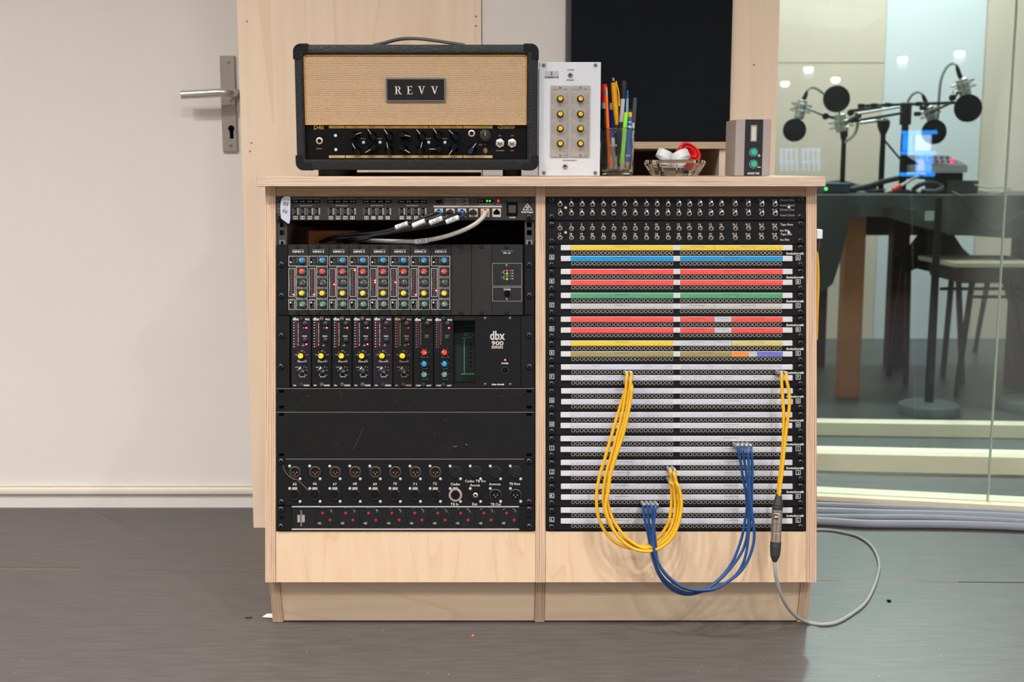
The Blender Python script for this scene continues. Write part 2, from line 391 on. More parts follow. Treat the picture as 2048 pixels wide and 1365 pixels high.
mb = MB(); mb.box(XR, XR + .1, YB, 2.95, 0, CEIL, WALLC); struct('wall_right', mb, org=(XR, 0, 0))
mb = MB(); mb.box(XL, XR, YB - .1, YB, 0, CEIL, mat('dark_acoustic_fabric', (72, 68, 66), .9)); struct('wall_rear', mb, org=(0, YB, 0))
# door on the left with its ledge and low skirting
zb = onY(250, 984, YD).z; zt = onY(250, 975, YD).z
XP0 = (onY(476, 0, YP).x + onY(505, 1057, YP).x) / 2; XP1 = onY(964, 60, YP).x
XDR = XP0 + .05
mb = MB(); mb.box(XL, XDR + .3, YD + .03, YD + .12, 0, CEIL, WALLW); struct('wall_front', mb, org=(0, YD, 0))
mb = MB(); mb.cbox(XL, XDR, YD, YD + .04, zt + .001, 2.35, WALLW, .002)
door = struct('door_1', mb, org=(-1.2, YD, zt), label=None)
mb = MB(); mb.cbox(XL, XDR - .002, YD - .014, YD + .029, zb - .004, zt, CREAM, .003, 2); struct('trim_1', mb, org=(-1.2, YD, zb))
mb = MB(); mb.box(XL, XDR, YD - .004, YD + .029, 0, zb - .0045, WALLW)
bb = struct('baseboard_left', mb, org=(-1.2, YD, 0))
# door furniture
DO = Vector((-1.2, YD, zt))
def dpart(name, mb, label=None, parent=None):
    return mesh_obj(name, mb.mesh(name, DO), parent or door, label=label)
pl0, pl1 = onY(440, 112, YD), onY(476, 304, YD)
px0 = (onY(440, 112, YD).x + onY(447, 304, YD).x) / 2; px1 = (onY(471, 112, YD).x + onY(476, 304, YD).x) / 2
SATIN = mat('satin_aluminium', (176, 166, 154), .38, .55)
mb = MB(); mb.cbox(px0, px1, YD - .008, YD, pl1.z, pl0.z, SATIN, .0012); plate = dpart('handle_plate', mb, 'satin aluminium backplate')
mb = MB(); q = onY(466, 187, YD - .03); hx, hz = q.x, q.z
pts = [(hx, YD - .008, hz), (hx, YD - .03, hz), (hx - .003, YD - .046, hz), (hx - .014, YD - .054, hz), (hx - .035, YD - .056, hz - .0005), (hx - .075, YD - .056, hz - .003), (hx - .118, YD - .054, hz - .005)]
sp = spline(pts, 5); mb.tube(sp, .01, mat('polished_aluminium', (210, 204, 196), .28, .8), 14, rf=[.0095 + .0012 * min(1, max(0, (i - 12) / 12)) for i in range(len(sp))])
mb.lathe([(.013, 0), (.013, .004), (.011, .006), (0, .006)], hx, YD - .008, hz, 20, m=SATIN); dpart('lever_handle', mb, 'polished lever handle')
for sx_, sy_ in ((456, 124), (461, 291), (460, 201)):
    q = onY(sx_, sy_, YD - .008); mb = MB(); mb.lathe([(.0052, 0), (.0046, .0014), (0, .0018)], q.x, YD - .008, q.z, 14, m=STEEL)
    mb.box(q.x - .0035, q.x + .0035, YD - .0101, YD - .0095, q.z - .0006, q.z + .0006, HOLE); mesh_obj('screw', mb.mesh('screw', DO), plate)
mb = MB(); q = onY(462.5, 257, YD - .008); mb.lathe([(.0078, 0), (.0078, .0005), (0, .0005)], q.x, YD - .008, q.z, 18, m=HOLE)
mb.box(q.x - .0042, q.x + .0052, YD - .0085, YD - .0079, q.z - .025, q.z, HOLE); mesh_obj('keyhole', mb.mesh('keyhole', DO), plate)

# plywood wall panel, white panel, plywood column
mb = MB(); mb.box(XP0, XP1 - .0015, YP, YP + .03, .001, CEIL, PLYF); mb2 = mb
wc = struct('wall_center', mb, org=(XP0, YP, 0))
mb = MB()
for (a, c) in ((366, 0), (483, 2), (510, 60)):
    pass
for px, py in ((494, 43), (503, 286), (500, 303), (952, 33), (952, 52)):
    q = onY(px, py, YP); mb.lathe([(.0022, 0), (.0018, .0006), (0, .0006)], q.x, YP, q.z, 8, m=mat('nail_brown', (120, 88, 66), .5))
mesh_obj('nail_head', mb.mesh('nail_head', (XP0, YP, 0)), wc, kind='stuff')
q = onY(537, 60, YP)
XW0_ = onY(1131, 60, YP + .01).x
mb = MB(); mb.box(XP0 + .05, XW0_ , YP + .07, YP + .1, 0, CEIL, WALLC); struct('wall_back', mb, org=(0, YP + .07, 0))
XW1 = onY(1131, 60, YP + .01).x; XK0 = onY(1143, 100, YP - .02).x; XK1 = onY(1462, 140, YP - .02).x
mb = MB(); mb.box(XP1, XW1, YP + .004, YP + .06, 0, CEIL, WALLC); struct('wall_back_white', mb, org=(XP1, YP, 0))
mb = MB(); mb.box(XK1 + .001, XC1, YP - .012, YP + .09, 0, CEIL, PLYC); mb.box(XC1 - .03, XC1, YP + .09, gx(XC1).y + .06, 0, CEIL, PLYC)
wcol = struct('trim_2', mb, org=(XK1, YP, 0))
q = onY(1508, 130, YP - .012); mb = MB(); mb.lathe([(.0022, 0), (.0018, .0006), (0, .0006)], q.x, YP - .012, q.z, 8, m=_mc['nail_brown']); mesh_obj('nail_head', mb.mesh('nail_head', (XK1, YP, 0)), wcol)
# built-in speaker niche with black cloth front
Zc = onY(1300, 283, YP - .02).z; Zs = onY(1300, 298, YP - .03).z
W = Thing('speaker_cabinet', 'built-in cabinet with tall black cloth front above an open plywood niche', 'cabinet', (XK0, YP, 0))
mb = MB(); mb.box(XK0, XK1, YP - .02, YP + .3, Zc, CEIL - .01, CLOTHB); W.part('cloth_front', mb, 'black cloth front')
mb = MB(); mb.box(XW1, XK0, YP + .0, YP + .3, Zc, CEIL - .01, CLOTHE); W.part('side_trim', mb, 'grey side edge')
mb = MB(); mb.cbox(XW1 + .02, XK1, YP - .03, YP + .33, Zs, Zc - .001, EDZ, .001); W.part('shelf', mb, 'plywood shelf edge')
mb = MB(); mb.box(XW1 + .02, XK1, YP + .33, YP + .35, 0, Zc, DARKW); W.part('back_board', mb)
for x0 in (XW1 + .02, XK1 - .022):
    mb = MB(); mb.box(x0, x0 + .018, YP - .02, YP + .329, 0, Zs - .001, PLYC); W.part('side_board', mb)
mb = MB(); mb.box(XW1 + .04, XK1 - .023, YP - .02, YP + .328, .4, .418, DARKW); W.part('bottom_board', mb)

# the double window to the live room
def along(A, D, x0, x1, o0, o1, z0, z1, m, mb, cb=0):
    """box along a line in plan: x range, offsets o0..o1 to the rear, heights"""
    n = Vector((-D.y, D.x, 0)); a, b2 = gx(x0, A, D), gx(x1, A, D); v = []
    for z in (z0, z1):
        for p in (a + n * o0, b2 + n * o0, b2 + n * o1, a + n * o1): v.append((p.x, p.y, z))
    mb.add(v, [(0, 3, 2, 1), (4, 5, 6, 7), (0, 1, 5, 4), (1, 2, 6, 5), (2, 3, 7, 6), (3, 0, 4, 7)], m)
seam = onZ(1968, 1011); XS = seam.x
hs = .012
mb = MB(); along(G1, gd, XC1 + .001, 2.6, .0, .10, 0, hs, PINE, mb); win = struct('window_1', mb, org=(G1.x, G1.y, 0))
WO = (G1.x, G1.y, 0)
for x0, x1 in ((XC1 + .001, XS - .002), (XS + .002, 2.6)):
    mb = MB(); along(G1, gd, x0, x1, .03, .042, hs, CEIL - .001, GLASSN, mb); mesh_obj('glass_pane', mb.mesh('glass_pane', WO), win)
mb = MB(); along(G1, gd, XS - .0018, XS + .0018, .029, .043, hs, CEIL - .001, SEAL, mb); mesh_obj('silicone_seam', mb.mesh('silicone_seam', WO), win, label='pale vertical silicone joint')
# inner window: rail and a pane that leans back
I1 = onZ(1640, 942); I2 = onZ(2048, 951); idr = (I2 - I1); idr.z = 0; idr.normalize()
zi = onY(1640, 908, I1.y).z
mb = MB(); along(I1, idr, XC1 - .03, 3.2, 0, .1, 0, zi, PINE, mb); win2 = struct('window_2', mb, org=(I1.x, I1.y, 0))
IO = (I1.x, I1.y, 0)
TILT = math.radians(7.5)
n_i = Vector((-idr.y, idr.x, 0))
PB = I1 + n_i * .05 + Vector((0, 0, zi))
tn = (n_i * math.cos(TILT) - Vector((0, 0, 1)) * math.sin(TILT))      # rearward pane normal
tu = (Vector((0, 0, 1)) * math.cos(TILT) + n_i * math.sin(TILT))
v = []
for o in (0, .01):
    for a, h in ((XC1 - .03, 0), (3.2, 0), (3.2, (CEIL - zi) / math.cos(TILT) - .02), (XC1 - .03, (CEIL - zi) / math.cos(TILT) - .02)):
        v.append(PB + idr * ((a - PB.x) / idr.x) + tu * h + tn * o)
mb = MB(); mb.add(v, [(0, 1, 2, 3), (7, 6, 5, 4), (0, 4, 5, 1), (1, 5, 6, 2), (2, 6, 7, 3), (3, 7, 4, 0)], GLASSI)
mesh_obj('glass_pane', mb.mesh('glass_pane', IO), win2)
R1 = onZ(1640, 871); R2 = onZ(2048, 877); rdr = (R2 - R1); rdr.z = 0; rdr.normalize(); zr = onY(1640, 846, R1.y).z
mb = MB(); along(R1, rdr, XC1 - .03, 3.2, 0, .07, 0, zr, PINE, mb); struct('trim_3', mb, org=(R1.x, R1.y, 0))

# live room shell
YF = onZ(1850, 677, 0).y
YF = 6.1
xa, xb = onY(1770, 100, YF).x, onY(1972, 100, YF).x
zj = onY(1700, 126, YF).z
mb = MB(); mb.box(.2, 4.2, YF + .02, YF + .12, 0, CEIL, WALLG); wf = struct('wall_far', mb, org=(0, YF, 0))
for (x0, x1, z0, z1, y0, m_) in ((.3, xa, 0, zj - .002, 0, PLYL), (.3, xa, zj + .002, CEIL, 0, PLYL), (xa + .004, xb - .004, 0, CEIL, .008, WALLG), (xb, 3.6, 0, CEIL, 0, PLYL)):
    b = MB(); b.box(x0, x1, YF + y0, YF + .02, z0, z1, m_); mesh_obj('wall_panel', b.mesh('wall_panel', (0, YF, 0)), wf)
mb = MB(); mb.box(XC1 - .12, XC1 - .031, YP + .36, YF, 0, CEIL, WALLC); struct('wall_live_left', mb, org=(XC1, 5, 0))
mb = MB(); mb.box(4.0, 4.1, 3.0, YF, 0, CEIL, WALLG); struct('wall_live_right', mb, org=(4, 5, 0))
mb = MB(); mb.box(XR + .1, 4.1, 2.85, 2.95, 0, CEIL, WALLG); struct('wall_live_front', mb, org=(3, 3, 0))

# ceiling downlights: where the leaning inner pane mirrors them into the picture, and some more
def reflect_hit(px, py, P, n, Z=None, Y=None):
    r = ray(px, py).normalized(); t = (P - CAM).dot(n) / r.dot(n); h = CAM + r * t; q = r - n * (2 * r.dot(n))
    if Z is not None: return h, h + q * ((Z - h.z) / q.z)
    return h, h + q * ((Y - h.y) / q.y)
DLM = mat('downlight_lens', (255, 240, 220), .5, emit=30); DLR = mat('downlight_ring', (225, 225, 222), .4)
spots = []
for px, py in ((1617, 132), (1671, 153), (1570, 161), (1805, 112), (1919, 100)):
    _, p = reflect_hit(px, py, PB, tn, Z=CEIL); spots.append((p.x, p.y)); print('lamp', p)
spots += [(-1.25, 1.0), (-.2, .7), (-1.5, -.6), (.9, .6), (-.3, -.9), (-.9, -2.2), (.6, -2.4), (-1.9, .9)]
DLAB = ['near the glass wall, first of the mirrored row', 'near the glass wall, second of the mirrored row', 'near the glass wall, third of the mirrored row', 'close to the right wall', 'in the right corner row', 'over the floor left of the desk', 'in front of the desk middle', 'over the left half of the room', 'in front of the desk right half', 'over the viewpoint', 'at the rear left', 'at the rear right', 'beside the door']
POW = [76] * 5 + [98, 76, 104, 72, 84, 90, 84, 80]
for i, (x, y) in enumerate(spots):
    if not (XL < x < XR and YB < y < 3): print('LAMP OUT', x, y); continue
    t = Thing('ceiling_downlight', 'round white ceiling downlight ' + DLAB[i], 'lamp', (x, y, CEIL - .02), 'control room downlights')
    mb = MB(); mb.lathe([(.032, .004), (.036, .0), (.044, .002), (.044, .02)], x, y, CEIL - .02, 24, m=DLR, axis='z'); t.part('trim_ring', mb)
    mb = MB(); mb.lathe([(0, -.024), (.012, -.0225), (.022, -.017), (.028, -.008), (.030, .002)], x, y, CEIL - .02, 24, m=DLM, axis='z'); t.part('lens', mb)
    spot('downlight', (x, y, CEIL - .055), POW[i], WARM, .035, 2.5, .9)

for x, y, lab in ((1.5, 4.3, 'slim white ceiling light panel over the covered table'), (1.9, 5.5, 'slim white ceiling light panel nearest the far live room wall')):
    t = Thing('ceiling_light', lab, 'lamp', (x, y, CEIL - .08), 'live room ceiling lights')
    mb = MB(); mb.frame(x - .62, x + .62, 0, 0, 0, 0, 0, DLR) if 0 else mb.box(x - .62, x + .62, y - .17, y + .17, CEIL - .08, CEIL - .001, DLR); t.part('housing', mb)
    mb = MB(); mb.box(x - .6, x + .6, y - .15, y + .15, CEIL - .085, CEIL - .0805, mat('panel_diffuser', (240, 250, 255), .5, emit=5)); t.part('diffuser', mb)

t = Thing('added_spotlight', 'unseen white spotlight added under the live room ceiling, aimed at the studio glass', 'lamp', (1.6, 5.3, CEIL - .16))  # unseen lamp added to throw more cool light through the glass
aim = (Vector((.95, 1.5, 0)) - Vector((1.6, 5.3, CEIL - .16))); q_ = aim.to_track_quat('-Z', 'Y')
mb = MB(); mb.tube([Vector((1.6, 5.3, CEIL - .16)), Vector((1.6, 5.3, CEIL - .16)) + aim.normalized() * -.12], .05, DLR, 20, rf=[.052, .045]); t.part('head', mb)
mb = MB(); mb.tube([(1.6, 5.3, CEIL - .001), (1.6, 5.3, CEIL - .12)], .008, DLR, 10); t.part('bracket', mb)
spot('added_spot_beam', tuple(Vector((1.6, 5.3, CEIL - .16)) + aim.normalized() * .02), 185, (.76, 1, .96), .11, 1.05, .5, tuple(q_.to_euler()))
# ================================================================ RACK DESK
def wz(py, d=0): return rkw(CXP, py, d)
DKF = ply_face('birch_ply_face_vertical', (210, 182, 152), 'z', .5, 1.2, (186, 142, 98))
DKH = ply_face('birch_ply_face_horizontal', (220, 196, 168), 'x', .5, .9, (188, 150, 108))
EDT = ply_edge('ply_edge_top', 'z', (220, 196, 172), (140, 110, 88), .0029)
EDV = ply_edge('ply_edge_side', 'x', (208, 178, 150), (140, 106, 84), .0033)
PYT, PYB = 374.0, 1165.5
pt, pb = rkw(CXP, PYT), rkw(CXP, PYB)
ZT = pt.z
pk = onD(CXP, PYB, Z0 * 1.0165); pf = onZ(CXP, 1246)
YBK = 2.66
WT0 = onY(513, 362, 2.19).x; WT1 = onY(1652, 362, 2.19).x
D = Thing('rack_desk', 'birch plywood rack desk with leaning front holding two columns of rack gear', 'desk', (0, pf.y, 0))
YTF = 2.195
zwt = onY(CXP, 353.2, YTF).z; zwb = onY(CXP, 373.6, YTF).z
def xat(px): return (px - CXP) * S
mb = MB(); mb.cbox(onY(513, 362, YTF).x, onY(1652, 362, YTF).x, YTF, YBK + .03, zwb, zwt, DKH, .0012)
for i, f in enumerate(mb.f):
    ys = [mb.v[k][1] for k in f]; xs_ = [mb.v[k][0] for k in f]
    if max(ys) - min(ys) < .002 or max(xs_) - min(xs_) < .002: mb.m[i] = EDT
D.part('worktop', mb)
def side(px0, px1):
    x0, x1 = xat(px0), xat(px1)
    poly = [(pt.y, zwb - .0005), (pb.y, pb.z), (pk.y, pb.z), (pf.y, .001), (YBK, .001), (YBK, zwb - .0005)]
    m = MB(); n = len(poly); a = [(x0, p[0], p[1]) for p in poly]; b_ = [(x1, p[0], p[1]) for p in poly]
    m.add(a + b_, [tuple(range(n)), tuple(range(2 * n - 1, n - 1, -1))], DKF)
    m.add(a + b_, [(i, (i + 1) % n, (i + 1) % n + n, i + n) for i in range(n)], EDV)
    return m
for a, b_ in ((530.5, 551.5), (1071, 1091), (1612.5, 1633.5)):
    D.part('side_panel', side(a, b_))
def rframe(mb, x0, x1, py0, py1, d0, d1, m, mtop=None):
    """box in the leaning rack frame, given in world coordinates"""
    v = []
    for d in (d0, d1):
        for x, py in ((x0, py1), (x1, py1), (x1, py0), (x0, py0)):
            v.append(RC + Vector((x, 0, 0)) + UP * ((CYP - py) * S) + FW * d)
    mb.add(v, [(0, 1, 2, 3), (7, 6, 5, 4), (0, 3, 7, 4), (1, 5, 6, 2), (0, 4, 5, 1)], m)
    mb.add(v, [(3, 2, 6, 7)], mtop or m)
e = .0004
for a, b_ in ((551.5, 1071), (1091, 1612.5)):
    xa_, xb_ = xat(a) + e, xat(b_) - e
    mb = MB(); rframe(mb, xa_, xb_, 373.25, 393, .001, .30, EDZD); D.part('top_rail', mb)
    mb = MB(); rframe(mb, xa_, xb_, 1064, 1165.5, .001, .019, DKF, EDT); D.part('lower_panel', mb)
    # plinth board, leaning slightly
    mb = MB(); k0 = Vector((0, pk.y + .003, pb.z - .003)); k1 = Vector((0, pf.y + .003, .003)); o = Vector((0, .018, 0)); v = []
    for oo in (Vector((0, 0, 0)), o):
        for x, k in ((xa_, k1), (xb_, k1), (xb_, k0), (xa_, k0)): v.append(Vector((x, 0, 0)) + k + oo)
    mb.add(v, [(0, 1, 2, 3), (7, 6, 5, 4), (0, 3, 7, 4), (1, 5, 6, 2), (0, 4, 5, 1), (3, 2, 6, 7)], DKH); D.part('plinth_board', mb)
    mb = MB(); mb.box(xa_, xb_, YBK - .012, YBK - .001, .02, ZT - .02, DARKW); D.part('back_panel', mb)
    # steel rack rails with square holes
    for r0, r1 in ((a + 3, a + 21.5), (b_ - 21.5, b_ - 3)):
        mb = MB(); x0, x1 = xat(r0), xat(r1); c0, c1 = xat((r0 + r1) / 2 - 5), xat((r0 + r1) / 2 + 5)
        RAILM = mat('rail_paint', (40, 40, 42), .55)
        rframe(mb, x0, c0, 394, 1062, .0045, .0065, RAILM); rframe(mb, c1, x1, 394, 1062, .0045, .0065, RAILM)
        y = 394.0; hs_ = [449.2, 465.3, 485.0] if a < 600 else []
        for hy in hs_:
            rframe(mb, c0, c1, y, hy - 5.1, .0045, .0065, RAILM); y = hy + 5.1
        rframe(mb, c0, c1, y, 1062, .0045, .0065, RAILM)
        xr = x0 if r0 < a + 20 else x1
        rframe(mb, xr - .001, xr + .001, 394, 1062, .0066, .05, RAILM)
        rl = D.part('rack_rail', mb)
        if a < 600:
            mb = MB(); rframe(mb, c0 + .0002, c1 - .0002, 480.4, 490, .004, .012, NICK); rframe(mb, c0 + .0022, c1 - .0022, 482.6, 489, .0036, .0041, HOLE); rframe(mb, c0 - .001, c0 + .002, 479.5, 489, .003, .0042, NICK); rframe(mb, c1 - .002, c1 + .001, 479.5, 489, .003, .0042, NICK)
            D.part('cage_nut', mb, parent=rl, label='bright cage nut')
# orange-brown block of wood glimpsed through the open rack slot
q = rkw(662, 474, .10)
single('wood_offcut', (lambda m: (m.cbox(q.x - .045, q.x + .05, q.y, q.y + .04, q.z - .022, q.z + .012, mat('orange_wood', (214, 132, 72), .6), .002), m)[1])(MB()),
       'orange wood block glimpsed behind the network cables in the open slot', 'wood block', (q.x, q.y, q.z - .022))

# ---------------------------------------------------------------- shared small hardware
def mk(f, name, sharp=35):
    m = MB(); f(m); return m.mesh(name, sharp=sharp)
def _rscrew(m):
    m.lathe([(.0062, 0), (.0062, .0008), (.0050, .0026), (.0028, .0036), (0, .0038)], seg=16, m=SCRW)
    for a in (0, PI / 2):
        c, s_ = math.cos(a), math.sin(a); L_, W_ = .0032, .0007; P = [(-L_, -W_), (L_, -W_), (L_, W_), (-L_, W_)]
        m.add([(x * c - z * s_, -.0040, x * s_ + z * c) for x, z in P], [(0, 1, 2, 3)], HOLE)
RSCREW = mk(_rscrew, 'rack_screw')
def _slotscrew(col, r):
    def f(m):
        m.lathe([(r, 0), (r, .0012), (r * .85, .0020), (0, .0021)], seg=14, m=col)
        m.add([(-r * .8, -.0023, -.0004), (r * .8, -.0023, -.0004), (r * .8, -.0023, .0004), (-r * .8, -.0023, .0004)], [(0, 1, 2, 3)], HOLE)
    return f
SS_BLK = mk(_slotscrew(mat('dark_slot_screw', (52, 51, 50), .35, .7), .0040), 'slot_screw')
SS_BRS = mk(_slotscrew(BRASS, .0038), 'slot_screw')
SS_GRY = mk(_slotscrew(mat('grey_slot_screw', (82, 84, 88), .35, .7), .0036), 'slot_screw')
def _wscrew(m):
    m.lathe([(.0027, 0), (.0027, .0006), (.0020, .0012), (.0007, .0012), (0, .0006)], seg=12, mats=[mat('pale_rivet', (190, 196, 194), .4, .3)] * 4)
RIVET = mk(_wscrew, 'rivet')
def _jack(m):
    m.lathe([(.00365, 0), (.00365, .0007), (.00335, .0010), (.0024, .0010), (.0023, -.0030), (0, -.0030)], seg=14, mats=[NICKD, NICKD, NICKD, HOLE, HOLE])
NICKD = mat('jack_nickel', (186, 178, 162), .35, .75)
JACK = mk(_jack, 'jack')
JACKB = mk(lambda m: m.lathe([(.00365, 0), (.00365, .0007), (.00335, .0010), (.0024, .0010), (.0023, -.0030), (0, -.0030)], seg=14, mats=[mat('jack_brass', (182, 160, 134), .35, .8)] * 3 + [HOLE] * 2), 'jack')
SKIRT = mat('knob_skirt_grey', (132, 134, 130), .5)
def _knob(cap, skirt=SKIRT, line=None, r=.0056, rc=.0045, h=.011, seg=18):
    def f(m):
        m.lathe([(r, 0), (r, .0015), (r * .93, .0022), (rc * 1.08, h), (rc, h + .0004), (rc, h + .0012), (rc * .9, h + .0018), (0, h + .0018)], seg=seg, mats=[skirt, skirt, skirt, skirt, cap, cap, cap])
        y = -(h + .0020); L_ = line or PRINT
        m.add([(-.00035, y, .0008), (.00035, y, .0008), (.00035, y, rc * 1.0), (-.00035, y, rc * 1.0)], [(0, 1, 2, 3)], L_)
    return f
BLKL = mat('black_line', (60, 40, 20), .5)
K_BLUE, K_RED, K_BLK, K_GRN = [mk(_knob(c), 'knob') for c in (BLUE, RED, DGR, GRN)]
K_YEL = mk(_knob(YEL, line=BLKL), 'knob')
BSK = mat('knob_skirt_black', (34, 34, 35), .45)
K9_YEL = mk(_knob(YEL, BSK, BLKL, .0052, .0051), 'knob')
K9_RED, K9_BLU, K9_GRN = [mk(_knob(c, BSK, None, .0052, .0050) , 'knob') for c in (RED, BLUE, GRN)]
K9_BLK = mk(_knob(BSK, BSK, None, .0058, .0046, .009), 'knob')
KS_YEL = mk(_knob(mat('amber_cap', (240, 184, 24), .45), BSK, BLKL, .0068, .0042, .011), 'knob')
def _led(c, r=.0013, h=.0011):
    return lambda m: m.lathe([(r, 0), (r, h * .5), (r * .7, h), (0, h * 1.1)], seg=10, m=c)
LEDR2 = mat('led_red_halo', (225, 8, 40), .4, emit=.9)
L_RED = mk(_led(LEDR, .0017), 'led'); L_GRN = mk(_led(LEDG, .0017), 'led'); L_OFF = mk(_led(LEDO, .0008), 'led'); L_CORE = mk(lambda m: m.lathe([(.0021, 0), (.0019, .0005), (.0012, .0008), (.0010, .0012), (0, .0014)], seg=12, mats=[LEDR2, LEDR2, LEDRW, LEDRW]), 'led'); L_RSM = mk(_led(LEDR, .0014), 'led')
L_CLR = mk(_led(LEDC, .0030, .0012), 'led')
def _btn(m): m.lathe([(.0042, 0), (.0042, .001), (.0036, .0012), (.0036, .0050), (.003, .0054), (0, .0054)], seg=16, m=BSK)
BTN = mk(_btn, 'push_button')

class Unit(Thing):
    """a rack unit: faceplate pixels px0..px1, py0..py1 on the rack face"""
    def __init__(s, name, label, cat, px0, py0, px1, py1, group=None):
        s.b = (px0, py0, px1, py1); o = rk((px0 + px1) / 2, py1)
        super().__init__(name, label, cat, o, group, rack=True)
        s.lamps = []
    def bx(s, mb, x0, x1, y0, y1, d0, d1, m, c=0):
        a, b = rk(x0, y1), rk(x1, y0)
        if c: mb.cbox(a.x, b.x, d0, d1, a.z, b.z, m, c)
        else: mb.box(a.x, b.x, d0, d1, a.z, b.z, m)
    def chassis(s, depth=.12, m=INSIDE, x0=None, x1=None):
        px0, py0, px1, py1 = s.b; mb = MB()
        s.bx(mb, x0 or px0 + 22, x1 or px1 - 22, py0 + 1, py1 - 1, .0021, depth, m); s.part('chassis', mb)
    def plate(s, m=BLK, x0=None, x1=None, name='faceplate', t=.004, c=.0005):
        px0, py0, px1, py1 = s.b; mb = MB(); s.bx(mb, x0 or px0, x1 or px1, py0 + .4, py1 - .4, -t + .002, .002, m, c); return s.part(name, mb)
    def at(s, name, me, px, py, d=-.002, dk=0, rot=0, parent=None, label=None):
        p = rk(px, py, -dk); return s.inst(name, me, (p.x, d, p.z), (0, rot, 0), parent, label)
    def screws(s, pts):
        for x, y in pts: s.at('rack_screw', RSCREW, x, y, rot=random.uniform(0, 1.5))
    def txt(s, mb, st, px, py, hpx, m=PRINT, d=-.0023, wpx=None, al='c', bold=0, rot=0, mx=None, shear=0):
        p = rk(px, py); mb.text(st, p.x, p.z, hpx * S, m, d, wpx * S if wpx else None, al, bold, rot, mx * S if mx else None, shear)
    def rect(s, mb, x0, x1, y0, y1, m, d=-.0023):
        a, b = rk(x0, y1), rk(x1, y0); mb.add([(a.x, d, a.z), (b.x, d, a.z), (b.x, d, b.z), (a.x, d, b.z)], [(0, 1, 2, 3)], m)
    def outline(s, mb, x0, x1, y0, y1, m=PRINT, t=.9, d=-.0023):
        s.rect(mb, x0, x1, y0, y0 + t, m, d); s.rect(mb, x0, x1, y1 - t, y1, m, d); s.rect(mb, x0, x0 + t, y0 + t, y1 - t, m, d); s.rect(mb, x1 - t, x1, y0 + t, y1 - t, m, d)
    def ticks(s, mb, px, py, r0, r1, m=PRINT, n=7, a0=-2.4, a1=2.4, w=.6, d=-.0023):
        c = rk(px, py)
        for i in range(n):
            a = a0 + (a1 - a0) * i / (n - 1); u = Vector((math.sin(a), 0, math.cos(a))); v = Vector((math.cos(a), 0, -math.sin(a))) * (w * S / 2)
            p = Vector((c.x, d, c.z)); mb.add([p + u * r0 * S - v, p + u * r0 * S + v, p + u * r1 * S + v, p + u * r1 * S - v], [(3, 2, 1, 0)], m)

# ---- 1. personal monitor input module (top left)
U = Unit('monitor_distribution_unit', 'charcoal one-unit input module with network sockets and lit green and red lamps', 'rack unit', 554, 394, 1070, 441.5)
U.plate(BLKB); U.chassis(.12)
mb = MB()
xs4 = (591, 605.5, 620, 634, 662, 676.5, 691, 705.3, 733, 747, 761.3, 775.8, 803.6, 818, 832.4, 846.5)
for g_ in range(4):
    x0, x1 = xs4[g_ * 4] - 7, xs4[g_ * 4 + 3] + 7.5
    U.rect(mb, x0, x1, 400.5, 407.2, HOLE)
    U.txt(mb, 'INPUT SENSITIVITY', (x0 + x1) / 2, 411.8, 1.6, PRINT, wpx=24)
    for k in range(4):
        x = xs4[g_ * 4 + k]; U.txt(mb, 'SIG CLIP', x, 397.6, 1.2, PRINTG, wpx=9.5)
        U.rect(mb, x - 4, x - 1, 403, 404.4, PRINTG, -.0025); U.rect(mb, x + 1, x + 4, 403, 404.4, PRINTG, -.0025)
        U.outline(mb, x - 3.8, x + 4, 432.8, 439.2, PRINT, .7); U.txt(mb, str(g_ * 4 + k + 1), x, 436, 3.6, PRINT, bold=1, mx=6)
        for j in range(4):
            y = 418.6 + j * 3.3
            U.rect(mb, x - 6.2 + (0 if k else 0), x - 3.8, y - .35, y + .35, PRINTG); U.rect(mb, x + 3.6, x + 6.6, y - .7, y + .6, PRINT if k != 1 else PRINTG)
U.rect(mb, 876 - 4, 876 + 8, 400, 407, HOLE); U.txt(mb, 'L R', 878, 397.6, 1.3, PRINTG)
for j, st in enumerate(('STEREO LINK', 'MONO IN', 'MONO IN')): U.txt(mb, st, 896.5, 398.5 + j * 4.9, 2.4, PRINTG, wpx=14)
for j in range(3): U.rect(mb, 904.5, 912 + (0, 14, 20)[j] * 0 + 8, 398.3 + j * 4.9, 398.8 + j * 4.9, PRINTG)
for j, st in enumerate(('ULTRANET', 'DIRECT', 'ANALOG')): U.txt(mb, st, 920, 398.5 + j * 4.9, 2, PRINTG, wpx=14)
U.rect(mb, 928, 935.6, 398, 398.5, PRINTG); U.rect(mb, 935.1, 935.7, 398, 412, PRINTG); U.rect(mb, 928, 933, 407.3, 407.8, PRINTG); U.rect(mb, 932.5, 933, 399, 407.8, PRINTG)
U.rect(mb, 867.3, 1003.6, 412, 415.2, mat('pale_bar', (188, 180, 174), .5)); U.txt(mb, 'ULTRANET - NETWORK OUTPUTS', 935, 413.6, 1.6, PRINTB, d=-.0026, wpx=34)
U.rect(mb, 956, 986, 399.6, 406, HOLE)
for j in range(2): U.rect(mb, 958 + j * 5, 961.5 + j * 5, 402, 403.2, PRINTG, -.0026)
U.rect(mb, 958, 988, 409, 409.6, PRINTG); U.rect(mb, 992, 1002, 409, 409.6, PRINTG)
U.txt(mb, 'ON', 1019, 400.4, 1.6, PRINTG); U.txt(mb, 'OFF', 1029.5, 400.4, 1.6, PRINTG); U.txt(mb, 'POWER', 1025, 435.6, 2.6, PRINT, bold=1, wpx=12)
for j in range(6): U.txt(mb, str(6 - j) if j else '1', 877.5 + j * 23.2, 438, 1.8, PRINTG)
